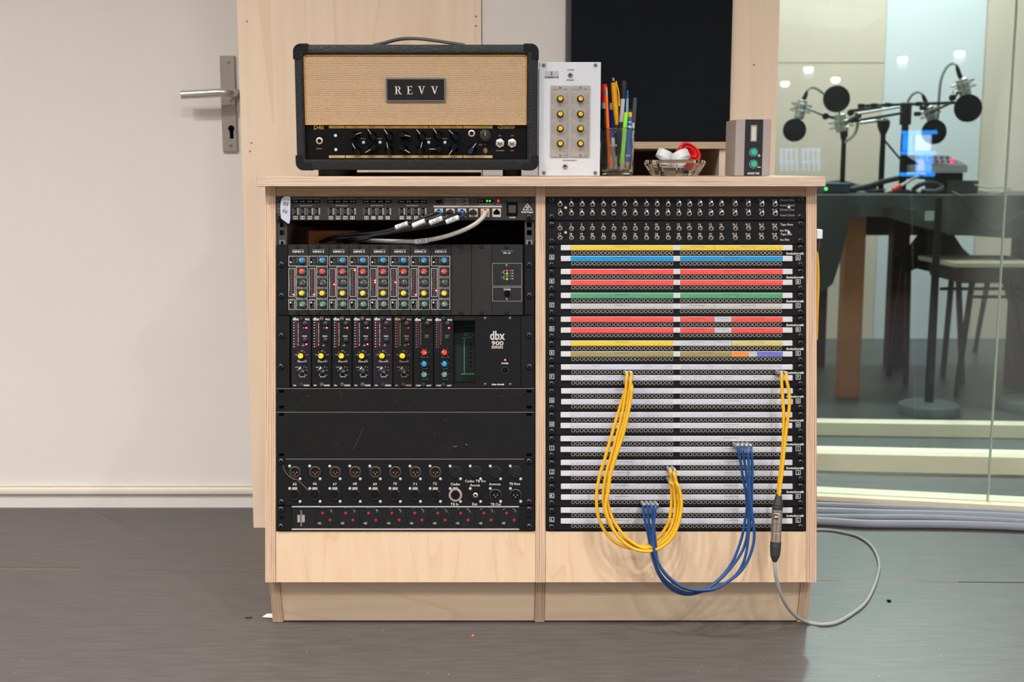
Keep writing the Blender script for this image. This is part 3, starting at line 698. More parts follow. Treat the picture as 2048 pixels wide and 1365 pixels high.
# triangle emblem with a stylised ear, and maker's name
def line(mb, U, pts, w, m, d=-.0024):
    for (x0, y0), (x1, y1) in zip(pts, pts[1:]):
        a, b = rk(x0, y0), rk(x1, y1); t = (b - a).normalized(); n = Vector((-t.z, 0, t.x)) * (w * S / 2); t = t * (w * S / 4)
        v = [a + n - t, a - n - t, b - n + t, b + n + t]
        mb.add([(p.x, d, p.z) for p in v], [(0, 1, 2, 3)], m)
line(mb, U, [(1055, 407.4), (1064.3, 420.6), (1045.8, 420.6), (1055, 407.4)], .9, PRINT)
line(mb, U, [(1052.2, 416.5), (1053.5, 413.4), (1056, 412.6), (1057.6, 414.2), (1056.8, 417), (1054.5, 419), (1052.8, 418.6)], .9, PRINT); line(mb, U, [(1054, 417), (1055.2, 414.8), (1055.8, 415.8)], .7, PRINT)
U.txt(mb, 'behringer', 1055, 424.4, 3.2, PRINT, bold=1, wpx=24)
for j, st in enumerate(('POWER', 'P16', 'INPUT', 'MODULE', '16')): U.txt(mb, st, 558.5, 408.5 + j * 4.4, 2.2, PRINTG, wpx=8)
U.part('printed_lettering', mb, 'pale printed lettering')
for x in xs4:
    mb = MB(); U.bx(mb, x - 2.2, x + 2.4, 416, 431, -.0023, -.0019, HOLE); U.bx(mb, x - 1.9, x + 2.1, 419.5, 428.5, -.0052, -.0023, BSK, .0004); U.part('slide_switch', mb)
RJ = mat('rj45_shell', (206, 190, 178), .35, .5)
for j in range(6):
    x = 877.6 + j * 23.15; mb = MB(); U.bx(mb, x - 8.6, x + 8.6, 417.6, 434.8, -.0032, -.0022, RJ, .0003)
    U.bx(mb, x - 6.5, x + 6.5, 423, 430, -.0034, -.0030, HOLE); U.bx(mb, x - 4, x + 4, 420.6, 423.2, -.0034, -.0030, HOLE); U.bx(mb, x - 1.8, x + 1.8, 418.8, 420.8, -.0034, -.0030, HOLE)
    U.part('network_socket', mb)
mb = MB(); U.bx(mb, 1013.3, 1035.2, 405, 432, -.0032, -.0019, HOLE, .0004); U.bx(mb, 1017, 1032, 411, 427.5, -.0052, -.003, mat('rocker_grey', (52, 50, 50), .4), .0008); U.part('rocker_switch', mb)
for x in (974.2, 979.8): U.at('led', L_GRN, x, 402.6, label='lit green lamp')
U.at('led', mk(_led(LEDR, .0022), 'led'), 996.6, 402.6, label='lit red lamp')
U.screws([(560.5, 434.5), (1058.8, 434.2), (1057.8, 401.6), (560.5, 401)])
# torn paper tape with handwriting
T_ = Thing('paper_tape', 'torn grey-white tape with handwritten 88 - 96 at the left rack ear', 'tape', rk(572, 449), rack=True)
mb = MB(); P = [(574, 393.9), (569, 395.2), (565.5, 397.6), (563.3, 404), (562, 418), (563.5, 437.5), (567, 440.5), (577.5, 448.4), (580.6, 447.5), (581.8, 440), (582.3, 397), (580.5, 394.3)]
pp = [(rk(*q).x, rk(*q).z) for q in P]; mb.prism(pp, -.0075, -.0072, mat('paper_tape', (172, 176, 188), .7)); T_.part('tape_strip', mb)
mb = MB(); INK = mat('black_ink', (14, 14, 18), .6)
for st, x, y in (('88', 572.5, 409), ('-', 571, 416.5), ('96', 571, 424)): p = rk(x, y); mb.text(st, p.x, p.z, 7.6 * S, INK, -.0077, None, 'c', 0, -.12, None, .15)
T_.part('handwriting', mb, 'black handwriting')

# ---- 3. gate rack with eight coloured-knob modules
U = Unit('gate_rack', 'black rack of eight gate modules with blue, red, yellow and green knobs', 'rack unit', 554, 489, 1068, 631.3)
mb = MB(); U.bx(mb, 554, 576, 489.4, 631, -.002, .002, BLK, .0006); U.part('rack_ear', mb); mb = MB(); U.bx(mb, 1049, 1068, 489.4, 631, -.002, .002, BLK, .0006); U.part('rack_ear', mb)
U.chassis(.2, x0=577, x1=1048)
led_y = [589.7, 589.7, 569.5, 541, (561.4, 565.6), 565.4, 590, 581.7]
ang = {'b': [-60, -60, -90, -75, -80, -45, 210, 155], 'r': [-5, -5, 215, 200, 215, 215, 215, -75], 'k': [-145, -145, -5, -85, -20, -5, -50, -50], 'y': [160, 175, 15, 140, 145, 145, 45, 30], 'g': [-140, -140, 15, -50, -5, -45, -40, -45]}
KPM = mat('module_black', (33, 33, 34), .55, spec=.2, bump=('n', 800, .1, .0003))
for i in range(8):
    x0 = 576.9 + i * 40.72
    mb = MB(); U.bx(mb, x0 + .25, x0 + 40.3, 489.4, 630.8, -.002, .0018, KPM, .0004); md = U.part('module', mb)
    mb = MB()
    U.txt(mb, 'VALLEY PEOPLE', x0 + 19.5, 500, 1.9, PRINTG, wpx=23.5); U.txt(mb, 'KEPEX II', x0 + 19.5, 503.9, 3.4, PRINT, bold=1, wpx=22)
    for (a, b_, c_, d_) in ((.7, 38.4, 512.4, 532.8), (.7, 13.2, 537.2, 593.8), (15.4, 38.4, 534, 553.6), (15.4, 38.4, 555.8, 575.4), (15.4, 38.4, 577.4, 597.4), (.7, 13.2, 599.2, 619.6), (15.4, 38.4, 599.2, 619.6)):
        U.outline(mb, x0 + a, x0 + b_, c_, d_, PRINT, .65)
    U.rect(mb, x0 + 9.1, x0 + 12, 539.3, 592.4, mat('led_strip_dark', (86, 12, 24), .4), -.00235)
    for j in range(13):
        y = 541 + j * 4.06; U.rect(mb, x0 + 5, x0 + 7.2, y - .5, y + .5, PRINTG); U.rect(mb, x0 + 9.6, x0 + 11.4, y - .5, y + .5, LEDO, -.0026)
    U.txt(mb, 'GAIN REDUCTION', x0 + 2.5, 568, 1.2, PRINTG, rot=PI / 2, wpx=26)
    for (kx, ky, st) in ((27, 520.8, 'RELEASE'), (26.3, 543.4, 'RANGE'), (27, 565.3, 'ATTACK'), (26.3, 586.9, 'THRESH'), (27, 608.9, 'HOLD')):
        U.ticks(mb, x0 + kx + .8, ky, 7.7, 8.7, PRINTG, 7, w=.8)
        if st: U.txt(mb, st, x0 + 17.8, ky, 1.3, PRINTG, rot=PI / 2, wpx=10)
    U.txt(mb, 'KEY', x0 + 10, 520.3, 1.3, PRINTG, wpx=4); U.txt(mb, 'LINK', x0 + 10, 525.6, 1.3, PRINTG, wpx=5); U.txt(mb, 'MODE', x0 + 6.5, 600.9, 1.2, PRINT, wpx=6)
    U.txt(mb, 'EXP', x0 + 10.5, 607.5, 1.2, PRINTG, wpx=4); U.txt(mb, 'DUCK', x0 + 10.5, 612.5, 1.2, PRINTG, wpx=5)
    U.part('printed_lettering', mb, parent=md)
    for me, kx, ky, an in ((K_BLUE, 26.2, 520.8, ang['b']), (K_RED, 26, 543.4, ang['r']), (K_BLK, 27, 565.3, ang['k']), (K_YEL, 26.2, 586.9, ang['y']), (K_GRN, 27, 608.9, ang['g'])):
        U.at('knob', me, x0 + kx, ky, dk=.012, rot=math.radians(an[i]), parent=md)
    for y in (led_y[i] if isinstance(led_y[i], tuple) else (led_y[i],)): U.at('led', L_CORE, x0 + 10.6, y, -.0022, parent=md, label='lit red lamp')
    for lx, ly in ((5.4, 523), (5.2, 607.6)):
        mb = MB(); U.bx(mb, x0 + lx - 2, x0 + lx + 2, ly - 4.6, ly + 4.6, -.0025, -.002, HOLE); U.bx(mb, x0 + lx - 1.3, x0 + lx + 1.3, ly + (.4 if ly < 550 else -3.6), ly + (3.6 if ly < 550 else -.4), -.005, -.0024, WHT if 1 else BSK, .0003); U.part('toggle', mb, parent=md)
    U.at('slot_screw', SS_BLK, x0 + 18.8, 493.8, rot=random.uniform(0, 3), parent=md); U.at('slot_screw', SS_BLK, x0 + 18.8, 626.8, rot=random.uniform(0, 3), parent=md)
for x0, x1 in ((902.6, 942.8), (943.2, 983.6)):
    mb = MB(); U.bx(mb, x0 + .2, x1, 489.4, 630.8, -.002, .0018, mat('blank_module', (38, 36, 35), .55, spec=.2, bump=('n', 700, .1, .0003)), .0004); md = U.part('blank_module', mb)
    for y in (493.6, 626.6): U.at('slot_screw', SS_BLK, (x0 + x1) / 2 - .5, y, rot=random.uniform(0, 3), parent=md)
mb = MB(); U.bx(mb, 984, 1045.6, 489.4, 630.8, -.002, .0018, KPM, .0004); md = U.part('power_module', mb)
mb = MB(); U.txt(mb, 'VALLEY PEOPLE', 1014, 502.6, 2, PRINTG, wpx=24); U.txt(mb, 'PR-10', 1014, 506.6, 3, PRINT, bold=1, wpx=14)
U.outline(mb, 984.6, 1043.8, 527, 572.8, PRINTG, .7); U.outline(mb, 984.9, 1043.8, 575, 603, PRINTG, .7); U.txt(mb, 'POWER', 1014.6, 579.4, 2.9, PRINT, bold=1, wpx=14)
U.txt(mb, 'A', 1004.2, 545, 2, PRINT); U.txt(mb, 'B', 1004.2, 555.6, 2, PRINT)
for j, st in enumerate(('+18', '-18', '+18', '-18')): U.txt(mb, st, 1023, 541.8 + j * 5.4, 2.1, PRINT, wpx=7)
for y in (545, 555.8): line(mb, U, [(1010.5, y - 3), (1007.4, y - 3), (1007.4, y + 2.6), (1010.5, y + 2.6)], .5, PRINT)
U.part('printed_lettering', mb, parent=md)
for y, me in ((541.9, L_RED), (547.6, L_GRN), (553, L_RED), (558.6, L_GRN)): U.at('led', me, 1014.2, y, parent=md)
U.at('push_button', mk(lambda m: m.lathe([(.0054, 0), (.0054, .001), (.0046, .0012), (.0046, .003), (0, .003)], seg=18, m=HOLE), 'push_button'), 1014.4, 588.3, parent=md)
for x, y in ((1013.2, 530.8), (1013.4, 598.4)): U.at('rivet', mk(lambda m: m.lathe([(.0019, 0), (.0017, .0008), (0, .001)], seg=10, m=GRYP), 'rivet'), x, y, parent=md)
for y in (493.6, 625.6): U.at('slot_screw', SS_BLK, 1013, y, parent=md, rot=.3)
U.screws([(563.5, 529), (563.5, 591.7), (1058.8, 530), (1058.8, 591.2)])

# ---- 4. de-esser and compressor rack
U = Unit('deesser_rack', 'black rack of narrow de-esser and compressor modules with one empty slot', 'rack unit', 554, 632, 1068, 776)
for a, b_ in ((554, 579.5), (1041.8, 1068)):
    mb = MB(); U.bx(mb, a, b_, 632.4, 775.6, -.002, .002, BLK2, .0006); U.part('rack_ear', mb)
U.chassis(.2, x0=581, x1=905.5)
mb = MB(); U.bx(mb, 949, 1041, 634, 774, .0021, .2, INSIDE); U.bx(mb, 905.6, 949, 634, 642, .002, .2, INSIDE); U.bx(mb, 905.6, 949, 766.5, 774, .002, .2, INSIDE); U.part('power_housing', mb)
vk = [(-30, 95), (-80, 95), (-65, 92), (0, 15), (185, 140), (200, 145)]
lit = [(1, 1), (1, 0), (1, 0), (1, 1), (0, 0), (1, 1)]
pc = [BLK3, BLK, BLK, BLK, BLK3, BLK]
for i in range(6):
    x0 = 582.9 + i * 40.7
    pm = mat('aged_print', (170, 150, 100), .6) if i == 5 else PRINT
    mb = MB(); U.bx(mb, x0 + .6, x0 + 39.2, 632.6, 775, -.002, .0018, pc[i], .0004); md = U.part('module', mb)
    mb = MB(); U.txt(mb, 'dbx', x0 + 9.2, 638.3, 5.6, pm, bold=1, wpx=12.5); U.txt(mb, '902', x0 + 32, 639.2, 3.4, pm, bold=1, wpx=9.5)
    for j in range(10): U.rect(mb, x0 + 4.4, x0 + 6.6, 644.6 + j * 5.4, 646 + j * 5.4, pm)
    U.rect(mb, x0 + 8.3, x0 + 11.2, 643.5, 695.5, mat('led_strip_wine', (70, 16, 24), .4), -.00235)
    U.txt(mb, 'GAIN REDUCTION dB', x0 + 14, 669, 1.7, pm, rot=-PI / 2, wpx=46)
    U.txt(mb, 'IN', x0 + 25, 656.3, 1.8, pm); U.txt(mb, 'MODE', x0 + 26.7, 672.7, 2.2, pm, bold=1, wpx=9); U.txt(mb, 'HF', x0 + 24.5, 689.2, 1.6, pm); U.txt(mb, 'ONLY', x0 + 24, 691.8, 1.6, pm, wpx=6)
    U.ticks(mb, x0 + 20, 711.8, 8.5, 10.5, pm, 5, -1.45, 1.45); U.txt(mb, '4.0', x0 + 21, 702.3, 1.8, pm, wpx=5); U.txt(mb, '1.5', x0 + 9, 709.6, 1.8, pm, wpx=4.5); U.txt(mb, '8', x0 + 33, 709.6, 1.8, pm)
    U.txt(mb, '800', x0 + 15, 721, 1.6, pm, wpx=4.5); U.txt(mb, '10K', x0 + 28, 721, 1.6, pm, wpx=4.5); U.txt(mb, 'FREQUENCY', x0 + 22, 723.8, 2.3, pm, bold=1, wpx=19)
    U.ticks(mb, x0 + 21.6, 741.7, 7.6, 10, pm, 6, -2.5, 2.5); U.txt(mb, 'NORM', x0 + 11.5, 735, 1.8, pm, wpx=7); U.txt(mb, '4', x0 + 30.3, 735.2, 1.8, pm); U.txt(mb, '20', x0 + 16, 751, 1.7, pm); U.txt(mb, 'LIM', x0 + 28.5, 751, 1.7, pm, wpx=5.5); U.txt(mb, 'RANGE', x0 + 22.3, 754, 2.1, pm, bold=1, wpx=11)
    line(mb, U, [(x0 + 15.5, 738.6), (x0 + 19, 735.6)], 2, pm)
    U.txt(mb, 'DE-', x0 + 7.5, 771.2, 2.8, pm, bold=1, wpx=6); U.txt(mb, 'ESSER', x0 + 31, 771.2, 2.8, pm, bold=1, wpx=12)
    U.part('printed_lettering', mb, parent=md)
    mb = MB()
    for j in range(10): p = rk(x0 + 9.8, 645.2 + j * 5.4); mb.lathe([(.0010, 0), (.0008, .0008), (0, .001)], p.x, -.0023, p.z, 8, m=LEDO)
    U.part('led_column', mb, parent=md)
    U.at('push_button', BTN, x0 + 27, 647.6, dk=.004, parent=md); U.at('push_button', BTN, x0 + 27, 680.2, dk=.004, parent=md)
    for k, y in enumerate((656.2, 689)): U.at('led', (L_CORE if i < 4 else L_RSM) if lit[i][k] else L_OFF, x0 + 30.4, y, parent=md)
    U.at('knob', K9_YEL, x0 + 18.4, 712.4, dk=.012, rot=math.radians(vk[i][0]), parent=md); U.at('knob', K9_BLK, x0 + 21, 742.6, dk=.009, rot=math.radians(vk[i][1]), parent=md)
    sm = SS_BRS if i in (1, 2, 3) else SS_GRY
    U.at('slot_screw', sm, x0 + 20.2, 637.6, rot=random.uniform(0, 3), parent=md); U.at('slot_screw', sm, x0 + 20.4, 769.3, rot=random.uniform(0, 3), parent=md)
for i, (ar, ab, ag) in enumerate(((100, 0, 80), (-55, 5, 45))):
    x0 = 827.2 + i * 40.6
    mb = MB(); U.bx(mb, x0 + .6, x0 + 39.2, 632.6, 775, -.002, .0018, BLK, .0004); md = U.part('module', mb)
    mb = MB(); U.txt(mb, 'dbx', x0 + 8.8, 639.4, 5.6, PRINT, bold=1, wpx=12.5); U.txt(mb, '903', x0 + 31.8, 640.2, 3.4, PRINT, bold=1, wpx=9.5)
    for j in range(11): U.rect(mb, x0 + 4.6, x0 + 6.4, 644.6 + j * 4.9, 646 + j * 4.9, PRINTG)
    U.rect(mb, x0 + 8.3, x0 + 11.2, 643.5, 696.5, _mc['led_strip_wine'], -.00235); U.txt(mb, 'GAIN REDUCTION dB', x0 + 14.2, 668, 1.5, PRINTG, rot=-PI / 2, wpx=44)
    U.txt(mb, 'OVER', x0 + 26.5, 671.2, 2, pm, wpx=8); U.txt(mb, 'EASY', x0 + 26.5, 674.8, 2, pm, wpx=7)
    for kx, ky, st in ((21.4, 705.6, 'THRESHOLD'), (21.4, 728.3, 'COMPR'), (21.6, 749.8, 'OUTPUT')):
        U.ticks(mb, x0 + kx + 1, ky, 7, 9, PRINTG, 6, -2.4, 2.4); U.txt(mb, st, x0 + 23, ky + 9.4, 1.8, PRINTG, wpx=(17 if ky < 720 else 11))
    U.txt(mb, 'COMP', x0 + 9.5, 771.5, 2.8, PRINT, bold=1, wpx=10); U.txt(mb, 'LIMIT', x0 + 31, 771.5, 2.8, PRINT, bold=1, wpx=9.5)
    U.part('printed_lettering', mb, parent=md)
    mb = MB()
    for j in range(11): p = rk(x0 + 9.8, 645.2 + j * 4.9); mb.lathe([(.0010, 0), (.0008, .0008), (0, .001)], p.x, -.0023, p.z, 8, m=LEDO)
    U.part('led_column', mb, parent=md)
    U.at('push_button', BTN, x0 + 27.2, 647.6, dk=.004, parent=md)
    U.at('led', L_CORE if i else L_OFF, x0 + 30.2, 656.4, parent=md); U.at('led', L_OFF, x0 + 30.4, 689.2, parent=md)
    for me, ky, an in ((K9_RED, 705.6, ar), (K9_BLU, 728.4, ab), (K9_GRN, 749.8, ag)): U.at('knob', me, x0 + 21.2, ky, dk=.012, rot=math.radians(an), parent=md)
    for y in (637.6, 769.5): U.at('slot_screw', SS_GRY, x0 + 19.5, y, rot=random.uniform(0, 3), parent=md)
# open slot with the green circuit board of the frame behind
mb = MB(); U.bx(mb, 907.6, 949.6, 632.6, 641.6, -.0015, .0015, BLK2); U.part('slot_frame', mb); mb = MB(); U.bx(mb, 907.6, 949.6, 766.6, 775.2, -.0015, .0015, BLK2); U.part('slot_frame', mb)
mb = MB(); U.bx(mb, 906, 949.5, 642, 766, .045, .047, mat('pcb_dark_green', (14, 28, 20), .5)); pcb = U.part('circuit_board', mb)
mb = MB(); TR = mat('pcb_trace_green', (60, 160, 105), .5)
for (a, b_, c_, d_) in ((925.5, 928, 679, 750), (920, 949, 748.5, 751), (926, 949, 666, 667.6), (926, 949, 651, 652), (933, 944, 674, 675.4), (926, 934, 669.6, 671), (943, 949, 669.6, 671), (948, 949.4, 676, 702), (922, 932, 676, 677.5)): U.rect(mb, a, b_, c_, d_, TR, .0445)
for j in range(6): U.rect(mb, 938.5, 941.5, 688 + j * 9, 691 + j * 9, HOLE, .0444)
U.part('circuit_trace', mb, parent=pcb)
mb = MB(); U.bx(mb, 950, 1041.4, 632.6, 775.2, -.0022, .0016, BLK, .0005); md = U.part('power_panel', mb)
mb = MB(); LG = mat('logo_print', (188, 184, 176), .6)
U.txt(mb, 'dbx', 995, 671, 17.5, LG, bold=1, wpx=30, d=-.0025); U.txt(mb, '900', 995, 686.8, 8.4, LG, bold=1, wpx=24, d=-.0025); U.txt(mb, 'SERIES', 994.6, 694.8, 5, LG, bold=1, wpx=23.5, d=-.0025)
U.txt(mb, 'POWER', 1010, 727.2, 3, PRINT, bold=1, wpx=14, d=-.0025); U.txt(mb, '900A FRAME', 995.8, 769.4, 3, PRINT, bold=1, wpx=25, d=-.0025); U.part('printed_lettering', mb, parent=md)
U.at('led', L_CORE, 1010.4, 720.5, parent=md)
U.at('power_switch', mk(lambda m: (m.lathe([(.0068, 0), (.0066, .0012), (.0052, .0012), (.005, .0004), (0, .0004)], seg=20, mats=[BSK] * 3 + [HOLE]), m.lathe([(.002, .0004), (.0018, .002), (0, .0022)], seg=10, m=SCRW)), 'power_switch'), 1010.4, 740.8, parent=md)
for x, y in ((970.3, 637), (1020, 637), (970.3, 769), (1020.2, 769)): U.at('screw', mk(lambda m: m.lathe([(.0026, 0), (.0022, .0012), (0, .0018)], seg=12, m=mat('steel_screw', (140, 142, 146), .3, .9)), 'screw'), x, y, parent=md)
U.screws([(563.2, 671.5), (562.4, 733.6), (1058.8, 670.8), (1058.8, 733.6)])

# ---- 5/6. blank panels with slotted holes
def blank(py0, py1, label, ys, m):
    U = Unit('blank_panel', label, 'panel', 553, py0, 1069, py1, 'blank panels in the left rack')
    mb = MB(); x0, x1 = 553, 1069; sl = (558.5, 568.5); sr = (1053, 1063.5)
    a = [py0 + .5] + [y + k for y in ys for k in (-3, 3)] + [py1 - .5]
    U.bx(mb, sl[1], sr[0], a[0], a[-1], -.002, .0015, m)
    U.bx(mb, x0, sl[0], a[0], a[-1], -.002, .0015, m); U.bx(mb, sr[1], x1, a[0], a[-1], -.002, .0015, m)
    for p, q_ in zip(a[::2], a[1::2]):
        U.bx(mb, sl[0], sl[1], p, q_, -.002, .0015, m); U.bx(mb, sr[0], sr[1], p, q_, -.002, .0015, m)
    U.bx(mb, x0, x1, py0 + .2, py0 + 1.3, -.0024, .0035, mat('edge_highlight', (128, 126, 123), .4, .3)); U.part('steel_plate', mb)  # pale strip paints a highlight along the top edge
    mb = MB()
    for X0, X1 in (sl, sr):
        for y in ys: U.bx(mb, X0 - 1, X1 + 1, y - 4, y + 4, .0018, .0034, HOLE)
    U.part('mounting_slot', mb)
    mb = MB(); rnd = random.Random(py0); SCR = mat('scratch_grey', (78, 76, 72), .6)
    for _ in range(14):
        x, y = rnd.uniform(590, 1040), rnd.uniform(py0 + 6, py1 - 6); a_ = rnd.uniform(0, PI); L_ = rnd.uniform(1.5, 11)
        line(mb, U, [(x, y), (x + math.cos(a_) * L_ * .5, y + math.sin(a_) * L_ * .5), (x + math.cos(a_ + .3) * L_, y + math.sin(a_ + .3) * L_)], rnd.uniform(.15, .45), SCR, -.0021)
    if py1 - py0 > 60:
        line(mb, U, [(727, 855), (720, 872), (707, 900)], .5, SCR, -.0021); line(mb, U, [(907, 893.5), (914, 893)], .8, PRINTG, -.0021); line(mb, U, [(931, 888), (935, 891)], .8, PRINTG, -.0021)
    U.part('scratches', mb, kind='stuff', label='pale scratches'); return U
blank(776.6, 823.6, 'one-unit black blank panel, the shorter, directly under the module racks', (783.4, 815), BLK2)
blank(824, 917.6, 'two-unit scratched black blank panel above the cable connector panel', (829.8, 910.4), BLK2)

# ---- 7. connector panel
U = Unit('connector_panel', 'black two-unit panel with two rows of round audio connectors numbered 65 to 72', 'rack unit', 553, 918, 1068.5, 1011.8)
U.plate(BLK); U.chassis(.03, x0=576, x1=1046)
mb = MB(); U.bx(mb, 572, 1048, 917.9, 919.2, -.0026, -.002, _mc['edge_highlight']); U.part('top_edge', mb, 'top edge with a painted highlight')  # lighter strip puts the light caught by the edge into its colour
XLRB = mat('connector_black', (16, 16, 17), .35, spec=.3); PIN = mat('gold_pin', (250, 200, 120), .2, .9); RIM = mat('connector_rim', (58, 56, 55), .3, .4)
def _xm(m, rimc=RIM, inner=mat('bronze_inside', (120, 72, 48), .35, .6)):
    m.lathe([(.0112, 0), (.0112, .0015), (.0098, .0022), (.0086, .0022), (.0064, -.0015), (0, -.0016)], seg=24, mats=[XLRB, RIM, rimc, inner, HOLE])
    for x, z in ((-.0034, -.0002), (.0034, -.0002), (0, -.0038)): m.lathe([(.0009, -.0016), (.0009, .0016), (0, .0022)], x, 0, z, 8, m=PIN)
XM = mk(_xm, 'male_connector'); XMB = mk(lambda m: _xm(m, XLRB, HOLE), 'male_connector')
def _xf(ring, rr):
    def f(m):
        m.lathe([(rr, 0), (rr, .0018), (rr - .0015, .0024), (.0086, .0022), (.0082, .0012), (0, .0012)], seg=24, mats=[ring, ring, ring, HOLE, XLRB])
        for x, z in ((-.0034, .001), (.0034, .001), (0, -.0036)): m.lathe([(.0015, .0014), (0, .0014)], x, 0, z, 8, m=HOLE)
        m.cbox(-.005, .005, -.0046, 0, .0095, .0145, mat('latch_metal', (214, 196, 184), .3, .6), .0008)
    return f
XF = mk(_xf(XLRB, .0106), 'female_connector'); XFS = mk(_xf(mat('silver_pink_ring', (196, 172, 162), .3, .6), .0124), 'female_connector')
XB = mk(lambda m: m.lathe([(.0122, 0), (.0122, .001), (.011, .0018), (.009, .0018), (.0088, .0012), (.0058, .0012), (.0056, .0018), (.0025, .0018), (0, .0012)], seg=24, m=mat('blank_plug', (24, 24, 25), .6, spec=.2)), 'blank_plug')
XJ = mk(lambda m: m.lathe([(.0116, 0), (.0116, .001), (.0108, .0018), (.0046, .0018), (.0044, .0032), (.003, .0040), (.002, .0040), (.0019, 0), (0, 0)], seg=24, mats=[XLRB] * 3 + [GOLDC] * 3 + [HOLE] * 2), 'jack_socket')
cx_ = [590.4 + i * 40.08 for i in range(12)]
mb = MB()
TAPE = mat('label_tape_black', (14, 14, 15), .5, spec=.1)
for i, x in enumerate(cx_):
    U.at('rivet', RIVET, x - 10.7, 932.7); U.at('rivet', RIVET, x + 10.1, 958.2); U.at('rivet', RIVET, x - 10.5, 977.6); U.at('rivet', RIVET, x + 10.1, 1003.4)
    U.at('male_connector' if i < 8 else 'blank_plug', XM if i < 8 else XB, x + .2, 944.8)
    me, nm = (XF, 'female_connector') if i < 8 else ((XFS, 'female_connector'), (XJ, 'jack_socket'), (XMB, 'male_connector'), (XMB, 'male_connector'))[i - 8][::1]
    U.at(nm, me, x, 990.4)
    if i < 8: U.txt(mb, str(65 + i), x - .5 - (i > 5) * .5, 968.5 - (i % 2) * .8, 4.8, PRINT, bold=0, wpx=7.4)
for st, x, y, w_ in (('Cadac', 911.2, 968.5, 19.3), ('Cadac TB Src', 951, 962.4, 41.5), ('Avocet', 950, 970.6, 20.3), ('Avovcet', 989.8, 968.5, 23.2), ('TB Rmt', 1029.2, 968, 22), ('TB In', 909, 1009, 16), ('Ext', 949.8, 1008.7, 10), ('TB Out', 991.6, 1009.2, 21)):
    yb_ = min(y + 3.9, 1011.2)
    U.rect(mb, x - w_ / 2 - 1.5, x + w_ / 2 + 2, y - 3.9, yb_, TAPE, -.0022); U.txt(mb, st, x, y if y < 1000 else y - .4, 5, PRINT, wpx=w_, d=-.0025)
U.part('printed_lettering', mb, 'white lettering on black label tape')
U.screws([(562.8, 922.8), (563.4, 1004.1), (1057.8, 922.8), (1058.4, 1004)])
mb = MB(); HAIR = mat('grey_thread', (150, 146, 138), .6)
mb.tube(spline([rk(x, y, -.004) for x, y in ((565.5, 931), (570, 943), (578, 953), (588, 959), (594, 960), (602, 967), (611, 976), (616, 982))], 4), .0003, HAIR, 5)
single_t = Thing('loose_thread', 'thin grey thread curling over the connector panel by number 65', 'thread', rk(590, 958, -.004), rack=True); single_t.part('strand', mb)

# ---- 8. power strip
U = Unit('power_strip', 'black rack power strip of nine round sockets between silver edges', 'power strip', 554, 1012.4, 1068, 1061.6)
mb = MB(); U.bx(mb, 583, 1039, 1013.2, 1060.6, -.001, .03, mat('strip_black', (25, 25, 26), .5, spec=.2)); bd = U.part('body', mb)
for y0, y1 in ((1012.6, 1015.4), (1057.6, 1060.4)):
    mb = MB(); U.bx(mb, 584, 1038.4, y0, y1, -.0034, -.001, ALU, .0005); U.part('edge_trim', mb, 'silver edge')
for a, b_ in ((554, 583.6), (1038.8, 1068)):
    mb = MB(); h0, h1 = (560, 569.4) if a < 600 else (1053.4, 1063.6)
    for X0, X1, Y0, Y1 in ((a, h0, 1012.8, 1061.2), (h1, b_, 1012.8, 1061.2), (h0, h1, 1012.8, 1032.6), (h0, h1, 1039.4, 1061.2)): U.bx(mb, X0, X1, Y0, Y1, -.003, .001, BLK2)
    U.part('rack_ear', mb)
def _schuko(m):
    R = .0184; g = mat('socket_glossy', (24, 24, 25), .18); w2 = mat('socket_dark', (20, 20, 22), .4)
    m.lathe([(R + .0007, -.0), (R + .0007, .0009), (R, .0012), (R - .0006, -.0002), (R - .0010, -.0006), (0, -.0008)], seg=32, mats=[g, g, g, w2, w2])
    for x, z in ((-.0040, .0089), (.0096, -.0040)): m.lathe([(.0026, .0001), (.0024, .0008), (0, .0008)], x, 0, z, 12, m=mat('shutter_red', (176, 26, 34), .4))
    m.cbox(-.0118, -.0066, -.0022, .0004, -.0124, -.0078, mat('earth_clip', (205, 200, 180), .25, .8), .0006); m.box(-.0140, -.0112, -.0016, .0004, -.0108, -.0094, _mc['earth_clip'])
    m.cbox(.0110, .0130, -.0014, .0004, .0102, .0124, _mc['earth_clip'], .0003)
SCH = mk(_schuko, 'socket')
for x in (649.8, 695.8, 741.6, 788.2, 833.8, 880, 925.9, 972, 1017.8): U.at('socket', SCH, x, 1036.3, -.001)
mb = MB()
for x in (672.5, 718.5, 764.8, 811, 857, 903, 949, 995): U.rect(mb, x, x + .5, 1016, 1057, HOLE, -.0012)
LGO = mat('logo_grey', (150, 145, 138), .5)
U.rect(mb, 595, 600.4, 1030.4, 1045.2, LGO, -.0012); U.rect(mb, 604.4, 609.6, 1030.4, 1045.2, LGO, -.0012); U.txt(mb, 'brennenstuhl', 602.3, 1037, 3.4, LGO, -.0013, 31, rot=PI / 2, bold=1)
U.part('printed_lettering', mb)
for x, y in ((562.6, 1018.8), (562.6, 1053), (1058.4, 1018.8), (1058.6, 1053)): U.at('rack_screw', RSCREW, x, y, d=-.003, rot=random.uniform(0, 1.5))

